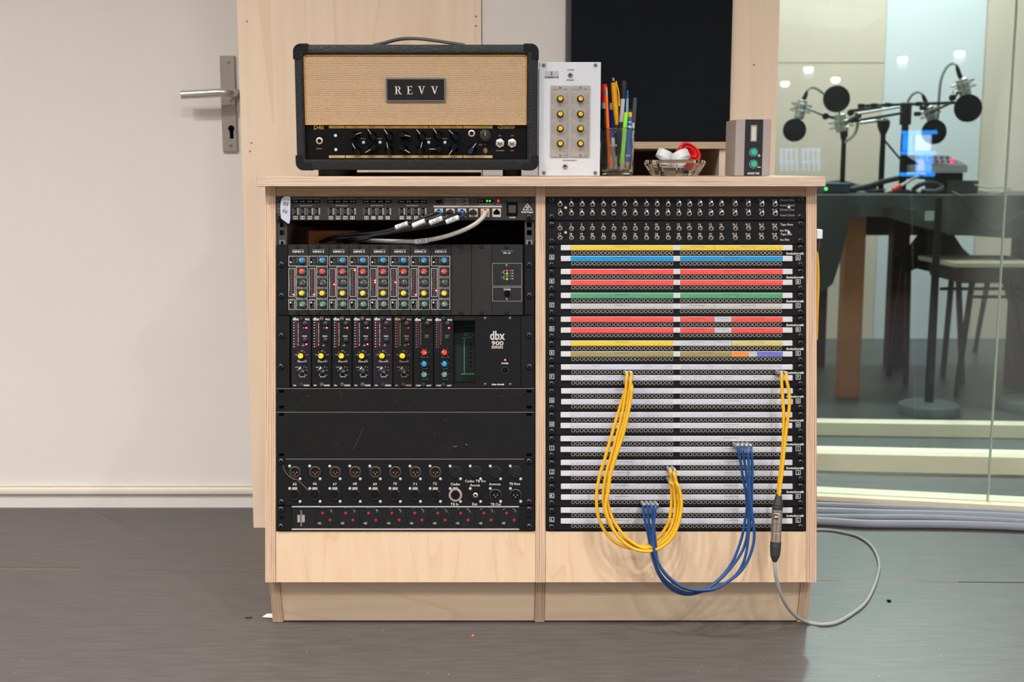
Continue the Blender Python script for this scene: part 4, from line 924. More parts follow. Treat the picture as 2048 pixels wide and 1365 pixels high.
# ---- right rack: two switch panels
def _tog(up):
    def f(m):
        NK = mat('toggle_nut', (176, 160, 142), .3, .75)
        m.lathe([(.0050, 0), (.0050, .0016), (.0044, .0020), (.0034, .0020)], seg=6, m=NK, ang0=.3); m.lathe([(.0034, .0020), (.0034, .0034), (.0026, .0036), (.0024, .0024), (0, .0022)], seg=14, mats=[NK, NK, NK, HOLE])
        dz = .0034 if up else -.0020
        m.tube([(0, -.0024, 0), (0, -.0075, dz * .7), (0, -.0115, dz)], .0012, NICK, 8, rf=[.0009, .0011, .0014])
    return f
TUP, TDN = mk(_tog(1), 'toggle_switch'), mk(_tog(0), 'toggle_switch')
sx_ = [1120.4, 1142.6, 1164, 1185, 1207, 1227.5, 1249.2, 1270.5, 1293, 1313.6, 1336, 1357.5, 1378.7, 1399.8, 1421.5, 1442.7, 1470, 1496.3, 1523, 1549.4]
for k, (y0, y1, me, rows, numy, txts, lab) in enumerate((
    (393.6, 441.4, TUP, (409.3, 427.9), (401.3, 420), (('Direct Out', 400.6), ('Insert Send', 411), ('Direct Out', 419.8), ('Insert Send', 430.8)), 'topmost black toggle switch panel marked Direct Out and Insert Send'),
    (442, 489.2, TDN, (457.6, 476.3), (449.4, 468.6), (('Tape Rtrn', 449.6), ('Ins Rtn', 461.4), ('Tape Rtn', 468.8), ('Ins Rtn', 479.8)), 'black toggle switch panel marked Tape Rtrn and Ins Rtn, above the patch bays'))):
    U = Unit('switch_panel', lab, 'rack unit', 1094, y0, 1611, y1, 'toggle switch panels'); U.plate(BLK); U.chassis(.06)
    mb = MB()
    for r in range(2):
        for i, x in enumerate(sx_):
            U.at('toggle_switch', me, x + random.uniform(-.4, .4), rows[r] + random.uniform(-.4, .4), rot=random.uniform(-.15, .15))
            st = str(i + 1 + 16 * r) if i < 16 else 'St.%d' % (i - 15 + 4 * r)
            U.txt(mb, st, x - 1, numy[r], 4.3, PRINTG if k == 0 else PRINT, mx=10)
    for st, y in txts: U.txt(mb, st, 1560, y, 4.3, PRINTG if k == 0 else PRINT, al='l', wpx=(28 if len(st) > 9 else 25 if len(st) > 8 else 23 if len(st) > 7 else 18))
    U.part('printed_lettering', mb)
    for x in (1131.2, 1577.2): U.at('rivet', RIVET, x, (416, 465.6)[k] - (1.2 if x > 1500 and k == 0 else 0))
    U.screws([(1103.6, y0 + 7), (1103.8, y0 + 40.2), (1600.4, y0 + 6), (1600.4, y0 + 39.6)])

# ---- twelve patch bays
STR = {'w': (184, 184, 192), 'y': (216, 184, 50), 'b': (20, 136, 192), 'r': (226, 78, 72), 'g': (72, 150, 104), 'p': (196, 182, 108), 'o': (148, 134, 82), 'n': (236, 138, 52), 'v': (106, 108, 184), 'G': (178, 176, 174)}
SM = {k: mat('label_' + k, c, .32, coat=.15) for k, c in STR.items()}
ENDW = mat('strip_white_end', (196, 195, 198), .35); STRIPB = mat('strip_clear_cover', (212, 212, 214), .3)
spec = {'A': ['y', 'y|', 'b', 'b'], 'B': ['r', 'r', 'r', 'r'], 'C': ['g', 'g', 'G', 'G|'], 'D': ['r', 'r w r', 'r', 'r w r'], 'E': ['y', 'w w p', 'o', 'o n w v']}
desc = {'A': 'patch bay A with a yellow and a blue label strip', 'B': 'patch bay B with two red label strips across', 'C': 'patch bay C with a green strip over a pale strip', 'D': 'patch bay D with red strips broken by a white section',
        'E': 'patch bay E with yellow, olive, orange and violet labels', 'F': 'white-labelled patch bay F where yellow cords plug in at the top', 'G': 'white-labelled patch bay G directly below bay F', 'H': 'white-labelled patch bay H between bays G and I',
        'I': 'white-labelled patch bay I with four grey plugs of blue cords', 'J': 'white-labelled patch bay J where four yellow cords end', 'K': 'white-labelled patch bay K with four blue cords in its lower row', 'L': 'white-labelled patch bay L, bottommost in the right rack'}
TXT = ['Cadac Strip Insert Returns', 'Cadac Direct Outs', 'Cadac Group Outputs', 'Cadac Matrix Input', 'Tape Returns', 'Outboard Inputs Live Room', 'Studio Mic Lines', 'Multicore Live Room', 'Monitor Sends', 'Headphones', 'Converter Inputs', 'Outboard Outputs']
def jx(h, i): return (1146.15 if h == 0 else 1363.25) + i * 8.527
PLUGGED = {('F', 0, 0, 12), ('F', 0, 0, 13), ('F', 1, 0, 12), ('F', 1, 0, 13), ('F', 0, 1, 22), ('F', 0, 1, 23), ('J', 0, 0, 22), ('J', 0, 0, 23), ('J', 1, 0, 22), ('J', 1, 0, 23)} | {('I', 0, 1, i) for i in (12, 13, 14, 15)} | {('K', 1, 0, i) for i in (16, 17, 18, 19)}
PB0, PBH = 489.4, 47.67
JY = lambda bay, row: PB0 + 'ABCDEFGHIJKL'.index(bay) * PBH + (17.0, 38.3)[row]
for bi, L_ in enumerate('ABCDEFGHIJKL'):
    y0 = PB0 + bi * PBH; rnd = random.Random(bi)
    U = Unit('patch_bay', desc[L_], 'patch bay', 1094, y0, 1611, y0 + PBH, 'patch bays in the right rack')
    U.plate(BLK); U.chassis(.05)
    sp_ = spec.get(L_, ['w', 'w', 'w', 'w']); pr = MB(); xo = rnd.uniform(-1.2, 1.2) if bi > 4 else 0
    for r in range(2):
        a, b_ = y0 + (1.3, 23)[r], y0 + (12.4, 34)[r]
        mb = MB(); U.bx(mb, 1121.4 + xo, 1584 + xo, a, b_, -.0052, -.002, ENDW, .0009); stp = U.part('label_strip', mb, 'white plastic label holder')
        for h, (u0, u1) in enumerate(((1141, 1346.4), (1359.3, 1564.4))):
            cs = sp_[r * 2 + h].replace('|', ' ' + sp_[r * 2 + h][0] if '|' in sp_[r * 2 + h] else '').split()
            if len(cs) == 1: seg = [(0, 24, cs[0])]
            elif len(cs) == 2: seg = [(0, 8, cs[0]), (8, 24, cs[1])]
            elif len(cs) == 3: seg = [(0, 8, cs[0]), (8, 12, cs[1]), (12, 24, cs[2])]
            else: seg = [(0, 12, cs[0]), (12, 16, cs[1]), (16, 18, cs[2]), (18, 24, cs[3])]
            for s0, s1_, cc in seg:
                xa_ = u0 + (u1 - u0) * s0 / 24 + xo; xb_ = u0 + (u1 - u0) * s1_ / 24 + xo
                mb = MB(); U.bx(mb, xa_ + .15, xb_ - .15, a + .9, b_ - .5, -.0055, -.0050, SM[cc]); U.part('paper_label', mb, parent=stp, label={'y': 'yellow', 'b': 'blue', 'r': 'red', 'g': 'green', 'G': 'pale grey', 'w': 'white', 'p': 'pale yellow', 'o': 'olive', 'n': 'orange', 'v': 'violet'}[cc] + ' paper label')
                PI_ = PRINTB
                if bi != 5:
                    U.txt(pr, TXT[(bi * 4 + r + h * 2) % 12], (xa_ + xb_) / 2, a + 3.2, 1.7, PRINTB, -.0057, wpx=min(30, (xb_ - xa_) * .7))
                if s0: U.rect(pr, xa_ - .25, xa_ + .25, a + .9, b_ - .5, PRINTB, -.0057)
            # sections ruled on the white strips
            if bi >= 5:
                cuts = [c for c in range(2, 24, 2) if rnd.random() < (.55, .3, .0, .2, .0, .06, .08)[bi - 5]]
                for c in cuts: x = u0 + (u1 - u0) * c / 24 + xo; U.rect(pr, x - .22, x + .22, a + .9, b_ - .5, PRINTG, -.0057)
                if bi == 5:
                    for c0, c1 in zip([0] + cuts, cuts + [24]): U.txt(pr, TXT[(c0 + r) % 12][:9], u0 + (u1 - u0) * (c0 + c1) / 48 + xo, a + 3.2, 1.5, PRINTB, -.0057, wpx=min(16, (c1 - c0) * 5))
            for i in range(24):
                n_ = i + 1 + 24 * h + (48 * (bi % 2) if bi > 5 else 0)
                U.txt(pr, str(n_), jx(h, i) + xo - 1, b_ - 3.2, 1.9, PRINTB if rnd.random() < .8 else PRINTG, -.0057, mx=4.2)
        U.rect(pr, 1140.7 + xo, 1141.1 + xo, a + .5, b_ - .3, PRINTG, -.0054); U.rect(pr, 1352.6 + xo, 1353.2 + xo, a + .5, b_ - .3, PRINTG, -.0054)
        for h in range(2):
            for i in range(24):
                if (L_, r, h, i) in PLUGGED: continue
                U.at('jack', JACK if rnd.random() < .94 else JACKB, jx(h, i), JY(L_, r))
    for x, y in ((1103.6, y0 + 25.6), (1595.6, y0 + 27)):
        U.outline(pr, x - 4.6, x + 4.6, y - 4.6, y + 4.6, PRINT, .8); U.txt(pr, L_, x, y, 4.6, PRINT, bold=1)
    U.txt(pr, 'Switchcraft', 1589.5, y0 + 18, 4.4, PRINT, bold=1, wpx=35)
    U.part('printed_lettering', pr)
    U.screws([(1103.6, y0 + 7.8), (1103.4, y0 + 40.2), (1600.6, y0 + 6.2), (1600.6, y0 + 39.8)])
# ================================================================ ON THE WORKTOP
def V(px, py, Y): return onY(px, py, Y)
def rrect(x0, x1, z0, z1, r, n=5):
    P = []
    for cx, cz, a0 in ((x1 - r, z0 + r, -PI / 2), (x1 - r, z1 - r, 0), (x0 + r, z1 - r, PI / 2), (x0 + r, z0 + r, PI)):
        for i in range(n + 1): a = a0 + PI / 2 * i / n; P.append((cx + math.cos(a) * r, cz + math.sin(a) * r))
    return P
def loops(mb, L, m, sm=True, cap0=False, cap1=False):
    """L: list of rings of 3-D points"""
    n = len(L[0]); v = [p for r in L for p in r]; f = []
    for k in range(len(L) - 1):
        for i in range(n): j = (i + 1) % n; f.append((k * n + i, k * n + j, (k + 1) * n + j, (k + 1) * n + i))
    mb.add(v, f, m, sm)
    if cap0: mb.add(L[0], [tuple(range(n))], m)
    if cap1: mb.add(L[-1], [tuple(range(n))], m)
TOLEX = mat('black_tolex', (30, 32, 35), .42, spec=.3, bump=('v', 420, .55, .0012))
PROT = mat('corner_plastic', (26, 27, 29), .35, spec=.3)
def weave():
    m = bpy.data.materials.new('grille_cloth_weave'); m.use_nodes = True; nt = m.node_tree; b = nt.nodes['Principled BSDF']; N = nt.nodes.new; L = nt.links.new
    tc = N('ShaderNodeTexCoord'); sp = N('ShaderNodeSeparateXYZ'); cb = N('ShaderNodeCombineXYZ'); L(tc.outputs['Object'], sp.inputs[0]); L(sp.outputs[0], cb.inputs[0]); L(sp.outputs[2], cb.inputs[1])
    br = N('ShaderNodeTexBrick'); L(cb.outputs[0], br.inputs[0]); br.inputs['Scale'].default_value = 1; br.inputs['Brick Width'].default_value = .0034; br.inputs['Row Height'].default_value = .0019
    br.inputs['Mortar Size'].default_value = .00045; br.inputs['Mortar Smooth'].default_value = .5; br.offset = .5
    br.inputs['Color1'].default_value = lin((238, 205, 164)); br.inputs['Color2'].default_value = lin((226, 190, 148)); br.inputs['Mortar'].default_value = lin((74, 48, 30))
    L(br.outputs[0], b.inputs['Base Color']); b.inputs['Roughness'].default_value = .75
    bp = N('ShaderNodeBump'); bp.invert = True; bp.inputs['Strength'].default_value = .6; bp.inputs['Distance'].default_value = .0005; L(br.outputs[1], bp.inputs['Height']); L(bp.outputs[0], b.inputs['Normal'])
    return m
WEAVE = weave()
AY = 2.27
ax0, ax1 = V(590, 214, AY).x, V(1076, 214, AY).x; az0, az1 = V(0, 340, AY).z, V(0, 88.5, AY).z
ix0, ix1 = V(608, 214, AY).x, V(1054.5, 214, AY).x; iz0, iz1 = V(0, 319, AY).z, V(0, 108.5, AY).z
A = Thing('guitar_amplifier_head', 'black guitar amplifier head with woven tan grille cloth and chicken-head knobs', 'amplifier', ((ax0 + ax1) / 2, AY, zwt))
def rr3(ins, y, r): return [(p[0], y, p[1]) for p in rrect(ax0 + ins, ax1 - ins, az0 + ins, az1 - ins, r)]
def ri3(e_, y, r=.002): return [(p[0], y, p[1]) for p in rrect(ix0 + e_, ix1 - e_, iz0 + e_, iz1 - e_, r)]
mb = MB(); loops(mb, [rr3(.004, AY + .215, .010), rr3(0, AY + .21, .013), rr3(0, AY + .007, .013), rr3(.0015, AY + .0025, .012), rr3(.006, AY, .009), ri3(-.003, AY, .004), ri3(0, AY + .003), ri3(0, AY + .05)], TOLEX)
mb.box(ax0 + .004, ax1 - .004, AY + .212, AY + .214, az0 + .004, az1 - .004, TOLEX); A.part('cabinet_shell', mb)
for sx, sz in ((0, 0), (1, 0), (0, 1), (1, 1)):
    x = ax1 if sx else ax0; z = az1 if sz else az0; ux = -1 if sx else 1; uz = -1 if sz else 1; Lc = .027; t = .0012; r = .0145
    arc = [(x - ux * t + ux * (r - math.cos(a) * r), z - uz * t + uz * (r - math.sin(a) * r)) for a in [PI / 2 * i / 6 for i in range(7)]]
    P = arc + [(x + ux * Lc, z - uz * t), (x + ux * Lc, z + uz * .012)] + [(x + ux * .0125, z + uz * .0125), (x + ux * .012, z + uz * Lc), (x - ux * t, z + uz * Lc)]
    # arc runs from the side face to the horizontal face
    if (ux * uz) > 0: P = P[::-1]
    mb = MB(); mb.prism(P, AY - .0012, AY + .03, PROT); A.part('corner_protector', mb)
mb = MB(); gz0 = V(0, 248.2, AY + .006).z; mb.box(ix0 + .0005, ix1 - .0005, AY + .006, AY + .02, gz0, iz1 - .0008, WEAVE); A.part('grille_cloth', mb, 'woven tan grille cloth')
mb = MB(); c_ = [(ix0 + .0014, AY + .005, gz0 - .001), (ix0 + .0012, AY + .005, iz1 - .006), (ix0 + .006, AY + .005, iz1 - .0016), (ix1 - .006, AY + .005, iz1 - .0016), (ix1 - .0012, AY + .005, iz1 - .006), (ix1 - .0014, AY + .005, gz0 - .001), (ix0 + .0014, AY + .005, gz0 - .001)]
mb.tube(c_, .0011, mat('gold_piping', (196, 140, 50), .4, .3), 8); A.part('gold_piping', mb, 'gold piping')
PY_ = AY + .010
mb = MB(); mb.box(ix0 + .0005, ix1 - .0005, PY_, PY_ + .003, iz0 + .0005, gz0 - .001, mat('amp_panel_black', (16, 15, 15), .4, spec=.15)); cp = A.part('control_panel', mb)
# badge
b0, b1 = V(771.8, 203.6, AY + .003), V(891.2, 155.6, AY + .003)
mb = MB(); mb.cbox(b0.x, b1.x, AY + .002, AY + .0055, b0.z, b1.z, mat('badge_grey', (120, 122, 130), .4, .5), .0006); bd = A.part('badge', mb)
mb = MB(); mb.box(b0.x + .003, b1.x - .003, AY + .0015, AY + .002, b0.z + .003, b1.z - .003, mat('badge_black', (28, 26, 24), .5, spec=.2)); mesh_obj('badge_plate', mb.mesh('badge_plate', A.org), bd)
# serif capitals R E V V
def serif(mb, ch, x, z, h, m, y):
    t, s_ = h * .15, h * .065; W_ = h * .78
    def q(pts): mb.add([(x + a * h, y, z + b * h) for a, b in pts], [tuple(range(len(pts)))], m)
    if ch == 'R':
        q([(.08, 0), (.24, 0), (.24, 1), (.08, 1)]); q([(-.04, 0), (.36, 0), (.36, .06), (-.04, .06)]); q([(-.04, .94), (.3, .94), (.3, 1), (-.04, 1)])
        o = []; i_ = []
        for k in range(9): a = PI / 2 - PI * k / 8; o.append((.36 + .30 * math.cos(a), .735 + .265 * math.sin(a))); i_.append((.36 + .14 * math.cos(a), .735 + .205 * math.sin(a)))
        for k in range(8): q([o[k], o[k + 1], i_[k + 1], i_[k]])
        q([(.24, .94), (.36, .94), (.36, 1), (.24, 1)]); q([(.24, .47), (.36, .47), (.36, .53), (.24, .53)])
        q([(.33, .49), (.47, .50), (.74, .05), (.58, .0)]); q([(.58, 0), (.84, 0), (.84, .06), (.6, .06)])
    if ch == 'E':
        q([(.08, 0), (.24, 0), (.24, 1), (.08, 1)]); q([(-.04, 0), (.66, 0), (.66, .06), (-.04, .06)]); q([(-.04, .94), (.64, .94), (.64, 1), (-.04, 1)]); q([(.24, .48), (.5, .48), (.5, .54), (.24, .54)])
        q([(.60, .06), (.66, .06), (.69, .24), (.64, .24)]); q([(.58, .8), (.62, .8), (.64, .94), (.59, .94)]); q([(.46, .4), (.5, .4), (.5, .62), (.46, .62)])
    if ch == 'V':
        q([(.10, .96), (.27, .96), (.50, .22), (.42, 0)]); q([(.42, 0), (.50, 0), (.78, .96), (.70, .96)]); q([(-.02, .94), (.38, .94), (.38, 1), (-.02, 1)]); q([(.60, .94), (.88, .94), (.88, 1), (.60, 1)]); q([(.42, 0), (.5, .22), (.5, 0), (.46, -.02)][:3])
mb = MB(); LT = mat('badge_letters', (206, 204, 200), .4)
zz = V(0, 188.6, AY).z; hh = V(0, 172.4, AY).z - zz
for ch, px in zip('REVV', (790, 814, 836, 862)): serif(mb, ch, V(px, 180, AY).x, zz, hh, LT, AY + .0013)
mesh_obj('lettering', mb.mesh('lettering', A.org), bd, label='pale serif letters REVV')
# control panel print
mb = MB(); yq = PY_ - .0004
def atxt(st, px, py, h, m=GOLD, w=None, bold=0, al='c', shear=0, Y=None):
    p = V(px, py, PY_); mb.text(st, p.x, p.z, h * AY / FPX, m, Y or yq, w * AY / FPX if w else None, al, bold, 0, None, shear)
def arect(x0, x1, y0, y1, m, Y=None):
    a, b = V(x0, y1, PY_), V(x1, y0, PY_); Y = Y or yq; mb.add([(a.x, Y, a.z), (b.x, Y, a.z), (b.x, Y, b.z), (a.x, Y, b.z)], [(0, 1, 2, 3)], m)
atxt('D40', 637.7, 255, 7.4, GOLD, 19.5, 1); atxt('Dynamis', 1012, 253, 6.4, GOLD, 33, 0, shear=.35)
arect(997, 1028, 256.6, 257.2, GOLD)
for py, ss in ((254.3, 'CHANNEL 1'), (313.6, 'CHANNEL 2')):
    arect(658, 985, py - 2.6, py + 2.6, GOLD)
    for px in (690, 857, 925): arect(px, px + 1.4, py - 2.6, py + 2.6, _mc['amp_panel_black'], yq - .0001)
    for st, px in ((ss, 672), ('GAIN', 710), ('TREBLE', 743), ('MIDDLE', 776), ('BASS', 808), ('VOLUME', 841), ('PRESENCE', 874), ('MASTER', 906)): atxt(st, px, py, 1.9, BLKL, min(15, len(st) * 2.2), Y=yq - .0002)
    atxt('REVERB' if py > 300 else 'LOOP   IMPEDANCE', 962, py, 1.9, BLKL, 14 if py > 300 else 34, Y=yq - .0002)
atxt('INPUT', 638.7, 297.6, 2.2, GOLD, 11)
for px, st in ((726.5, 'BRIGHT'), (759.5, 'BOOST'), (857, 'BRIGHT'), (889.5, 'BOOST')): atxt(st, px, 277.4, 1.9, GOLD, 10)
atxt('CLIP', 961, 289.6, 1.9, GOLD, 7); atxt('ON', 999.5, 271.6, 2.2); atxt('ON', 1024.5, 271.6, 2.2); atxt('STANDBY', 1000.5, 301.5, 2.2, GOLD, 17); atxt('OFF', 1024.5, 301.5, 2.2, GOLD, 8)
for k, (dx, dy) in enumerate(((-9, -6), (-4.5, -9.5), (1, -10), (6, -8), (9, -3.5))): atxt('.', 970.5 + dx, 270 + dy, 1, GOLD); arect(969.5 + dx, 971 + dx, 269.4 + dy, 270.8 + dy, GOLD)
arect(959.5, 982, 269.8, 270.8, PRINTG)
for px_ in range(1): pass
p = V(970.8, 301.5, PY_)
for a0 in range(16):
    a, b = 2 * PI * a0 / 16, 2 * PI * (a0 + 1) / 16; R_, r_ = 1, .84
    mb.add([(p.x + math.cos(t) * q_ * .0036, yq, p.z + math.sin(t) * q_ * .0047) for t, q_ in ((a, R_), (b, R_), (b, r_), (a, r_))], [(0, 1, 2, 3)], GOLD)
for P in (((0, -3), (0, 3)), ((0, 3), (1.8, 1.4)), ((1.8, 1.4), (-1.8, -1.5)), ((0, -3), (1.8, -1.4)), ((1.8, -1.4), (-1.8, 1.5))):
    (x0, z0), (x1, z1) = P; k = .00098; a = Vector((p.x + x0 * k, yq, p.z + z0 * k)); b = Vector((p.x + x1 * k, yq, p.z + z1 * k)); t = (b - a).normalized(); n = Vector((-t.z, 0, t.x)) * .0003
    mb.add([a + n, a - n, b - n, b + n], [(0, 1, 2, 3)], GOLD)
mesh_obj('panel_print', mb.mesh('panel_print', A.org), cp, label='gold panel print')
def _chick(m):
    B = mat('chicken_knob_black', (14, 15, 16), .25, spec=.4, coat=.25)
    m.lathe([(.0088, 0), (.0088, .004), (.0076, .006)], seg=20, m=B)
    P = [(0, .0142), (.0022, .006), (.0048, -.001), (.0052, -.0060), (.0036, -.0092), (0, -.0102), (-.0036, -.0092), (-.0052, -.0060), (-.0048, -.001), (-.0022, .006)]
    n = len(P); a = [(x * .9, -.0145, z * .97) for x, z in P]; b = [(x * 1.15, -.004, z) for x, z in P]
    m.add(a + b, [tuple(range(n))[::-1]] + [(i, (i + 1) % n, (i + 1) % n + n, i + n) for i in range(n)], B)
    m.add([(-.0004, -.0148, .0136), (.0004, -.0148, .0136), (.0004, -.0148, .003), (-.0004, -.0148, .003)], [(0, 1, 2, 3)], PRINT)
    m.tube([(0, -.0146, .003), (0, -.0146, .0138)], .00045, PRINT, 6)
CHK = mk(_chick, 'pointer_knob', 30)
zq = lambda x, y: (x / 3.793 + 560, y / 3.793 + 60)
for cx, cy, tx, ty in ((568, 798, 612, 783), (700, 800, 675, 762), (825, 800, 797, 762), (938, 797, 985, 808), (1072, 800, 1043, 762), (1195, 795, 1172, 757), (1322, 800, 1287, 765),
                       (580, 910, 555, 868), (700, 902, 660, 925), (825, 910, 815, 865), (940, 905, 980, 928), (1068, 905, 1078, 865), (1190, 905, 1145, 905), (1315, 902, 1290, 938), (1455, 905, 1482, 870)):
    X_, Y_ = zq(cx, cy); p = V(X_, Y_, PY_ - .007); A.inst('pointer_knob', CHK, (p.x, PY_, p.z), (0, math.atan2(tx - cx, -(ty - cy)), 0), parent=cp)
ROT = mk(lambda m: (m.lathe([(.0105, 0), (.0105, .003), (.0078, .005), (.0074, .012), (0, .012)], seg=20, m=BSK), m.tube([(0, -.0124, 0), (0, -.0124, .007)], .0005, PRINT, 6)), 'rotary_switch')
p = V(970.6, 271.5, PY_ - .008); A.inst('rotary_switch', ROT, (p.x, PY_, p.z), parent=cp)
AJ = mk(lambda m: m.lathe([(.0064, 0), (.0064, .0015), (.0052, .0022), (.0036, .0022), (.003, -.002), (0, -.002)], seg=20, mats=[GOLDC] * 4 + [HOLE]), 'jack_socket')
for x, y in ((639, 282), (943.3, 267)): p = V(x, y, PY_); A.inst('jack_socket', AJ, (p.x, PY_ - .0003, p.z), parent=cp)
for x, y in ((671.2, 271.4), (671.8, 299.6), (727, 285), (760, 285), (857.4, 285), (889.8, 285)): p = V(x, y, PY_); A.inst('indicator_lamp', L_CLR, (p.x, PY_, p.z), parent=cp)
p = V(970.3, 289.6, PY_); A.inst('indicator_lamp', mk(_led(mat('clip_red', (170, 30, 30), .3), .0016), 'led'), (p.x, PY_, p.z), parent=cp)
ATG = mk(lambda m: (m.lathe([(.0088, 0), (.0088, .001), (.0066, .0022)], seg=6, m=NICK, ang0=.4), m.lathe([(.0064, .002), (.0064, .004), (.0046, .0048), (.0036, .0030), (0, .003)], seg=18, m=NICK), m.tube([(0, -.003, 0), (0, -.011, .002), (0, -.016, .003)], .002, NICK, 10, rf=[.0016, .0022, .0028])), 'toggle_switch')
for x, y in ((1000, 286.4), (1024.2, 286.4)): p = V(x, y, PY_ - .003); A.inst('toggle_switch', ATG, (p.x, PY_, p.z), parent=cp)
for x0, x1 in ((632, 694), (1005, 1043)):
    a, b = V(x0, 345, AY + .02).x, V(x1, 345, AY + .02).x
    mb = MB(); mb.lathe([((b - a) / 2, 0), ((b - a) / 2, az0 - zwt - .0002)], (a + b) / 2, AY + .05, zwt + .0001, 24, m=mat('rubber_foot', (30, 30, 32), .7), axis='z'); A.part('foot', mb)
    mb = MB(); mb.lathe([((b - a) / 2, 0), ((b - a) / 2, az0 - zwt - .0002)], (a + b) / 2, AY + .17, zwt + .0001, 24, m=_mc['rubber_foot'], axis='z'); A.part('foot', mb)
mb = MB(); hp = [V(x, y, AY + .09) for x, y in ((748, 90.5), (768, 86), (790, 80), (812, 77), (840, 77.5), (870, 81), (900, 85.5), (930, 90))]
hp = spline(hp, 5); a, b_ = [], []
loops(mb, [[(p.x, p.y - .012, p.z - .0022), (p.x, p.y + .012, p.z - .0022), (p.x, p.y + .011, p.z + .0018), (p.x, p.y - .011, p.z + .0018)] for p in hp], mat('strap_black', (26, 27, 29), .4), True, True, True); A.part('carry_handle', mb)
# dark folded pad under the amplifier
mb = MB(); a, b = V(712, 346, AY + .06).x, V(960, 346, AY + .06).x; mb.cbox(a, b, AY + .05, AY + .16, zwt + .0002, zwt + .0075, mat('dark_pad', (34, 33, 34), .8), .002, 2)
single('black_pad', mb, 'flat black pad lying on the worktop under the amplifier', 'pad', ((a + b) / 2, AY + .05, zwt))

# grey equaliser box
SY = 2.285
x0, x1 = V(1077.6, 240, SY).x, V(1200.8, 240, SY).x; zt_ = V(0, 124.2, SY).z
E = Thing('equaliser_box', 'light grey metal equaliser box with two columns of four yellow-capped knobs', 'equaliser', ((x0 + x1) / 2, SY, zwt))
LG_ = mat('box_light_grey', (200, 203, 208), .45)
mb = MB(); mb.cbox(x0, x1, SY, SY + .003, zwt + .0005, zt_, LG_, .0006); fp = E.part('front_panel', mb)
mb = MB(); mb.cbox(x0 + .002, x1 - .002, SY + .0032, SY + .15, zwt + .0005, zt_ - .002, mat('box_side_grey', (120, 122, 126), .5), .001); E.part('case', mb)
PLT = mat('module_plate_taupe', (168, 160, 150), .4, .15)
def VT(mb, Y, st, px, py, h, m, w=None, bold=0, rot=0):
    p = V(px, py, Y); k = Y / FPX; mb.text(st, p.x, p.z, h * k, m, Y, w * k if w else None, 'c', bold, rot)
def VR(mb, Y, a, b, c, d, m):
    p, q = V(a, d, Y), V(b, c, Y); mb.add([(p.x, Y, p.z), (q.x, Y, p.z), (q.x, Y, q.z), (p.x, Y, q.z)], [(0, 1, 2, 3)], m)
for a, b in ((1100.4, 1139.4), (1140.9, 1180)):
    p, q = V(a, 314.4, SY), V(b, 171.4, SY); mb = MB(); mb.cbox(p.x, q.x, SY - .0025, SY - .0001, p.z, q.z, PLT, .0004); pl = E.part('module_plate', mb)
    mb = MB(); c = (a + b) / 2; Yp = SY - .0028
    for ky, st in ((197.4, 'kHz'), (228, 'kHz'), (256.8, 'Hz'), (287, 'dB')):
        for j in range(6):
            for dx in (-15.5, 15.5): VR(mb, Yp, c + dx - .9, c + dx + .9, ky - 9.2 + j * 3.6, ky - 8.3 + j * 3.6, PRINTB)
            for dx in (-11.5, 11.5): VR(mb, Yp, c + dx - 1.6, c + dx + 1.6, ky - 9 + j * 3.6, ky - 8.7 + j * 3.6, PRINTB)
        VT(mb, Yp, st, c, ky + 13.8, 1.9, PRINTB)
    VT(mb, Yp, 'FREQUENZ', c - 9, 179.4, 1.7, PRINTB, 13); VT(mb, Yp, 'W295b', c + 10, 178.8, 2, PRINTB, 9); VT(mb, Yp, 'I', c - 9.5, 175.6, 2, PRINTB); VT(mb, Yp, 'EQ', c + 12, 311, 1.9, PRINTB, 7)
    mesh_obj('plate_print', mb.mesh('plate_print', E.org), pl)
    for k, ky in enumerate((197.4, 228, 257, 287)):
        p = V(c + .9, ky, Yp - .008); E.inst('knob', KS_YEL, (p.x, SY - .0025, p.z), (0, (0, .4, -1.3, .2)[k] + (0 if a < 1120 else .5), 0), parent=pl)
    for ky in (175.2, 310.6): p = V(c + .5, ky, Yp); E.inst('screw', mk(lambda m: m.lathe([(.0024, 0), (.002, .001), (0, .0013)], seg=12, m=NICK), 'screw'), (p.x, SY - .0025, p.z), parent=pl)
mb = MB(); Yp = SY - .0004
VT(mb, Yp, 'SIEMENS', 1103.3, 154.7, 3.6, PRINTB, 28, 1); VR(mb, Yp, 1089.6, 1117.2, 142, 152, mat('worn_logo_patch', (168, 170, 174), .5)); VT(mb, Yp - .0002, 'S', 1103, 147, 7, PRINTB, 3.6, 1); VT(mb, Yp, 'ACTIVE', 1140.7, 140, 2.4, PRINTB, 13, 1); VT(mb, Yp, 'BYPASS', 1140.7, 160.2, 2.4, PRINTB, 14, 1); VT(mb, Yp, 'POWER SUPPLY', 1139.6, 321, 2.4, PRINTB, 28, 1)
mesh_obj('panel_print', mb.mesh('panel_print', E.org), fp)
for x, y in ((1140.7, 150), (1130.2, 333)): p = V(x, y, SY - .003); E.inst('toggle_switch', TDN, (p.x, SY, p.z))
p = V(1147, 334.6, SY); E.inst('led', mk(_led(mat('led_soft_red', (255, 80, 90), .4, emit=4), .0024), 'led'), (p.x, SY, p.z), label='lit red lamp')
for x, y in ((1087.5, 130.5), (1191, 130.5), (1087.5, 346), (1190.5, 346)): p = V(x, y, SY); E.inst('screw', mk(lambda m: (m.lathe([(.0040, 0), (.0036, .001), (.0012, .0014), (0, .001)], seg=16, mats=[mat('panel_screw', (150, 152, 155), .35, .6)] * 2 + [HOLE])), 'screw'), (p.x, SY, p.z))

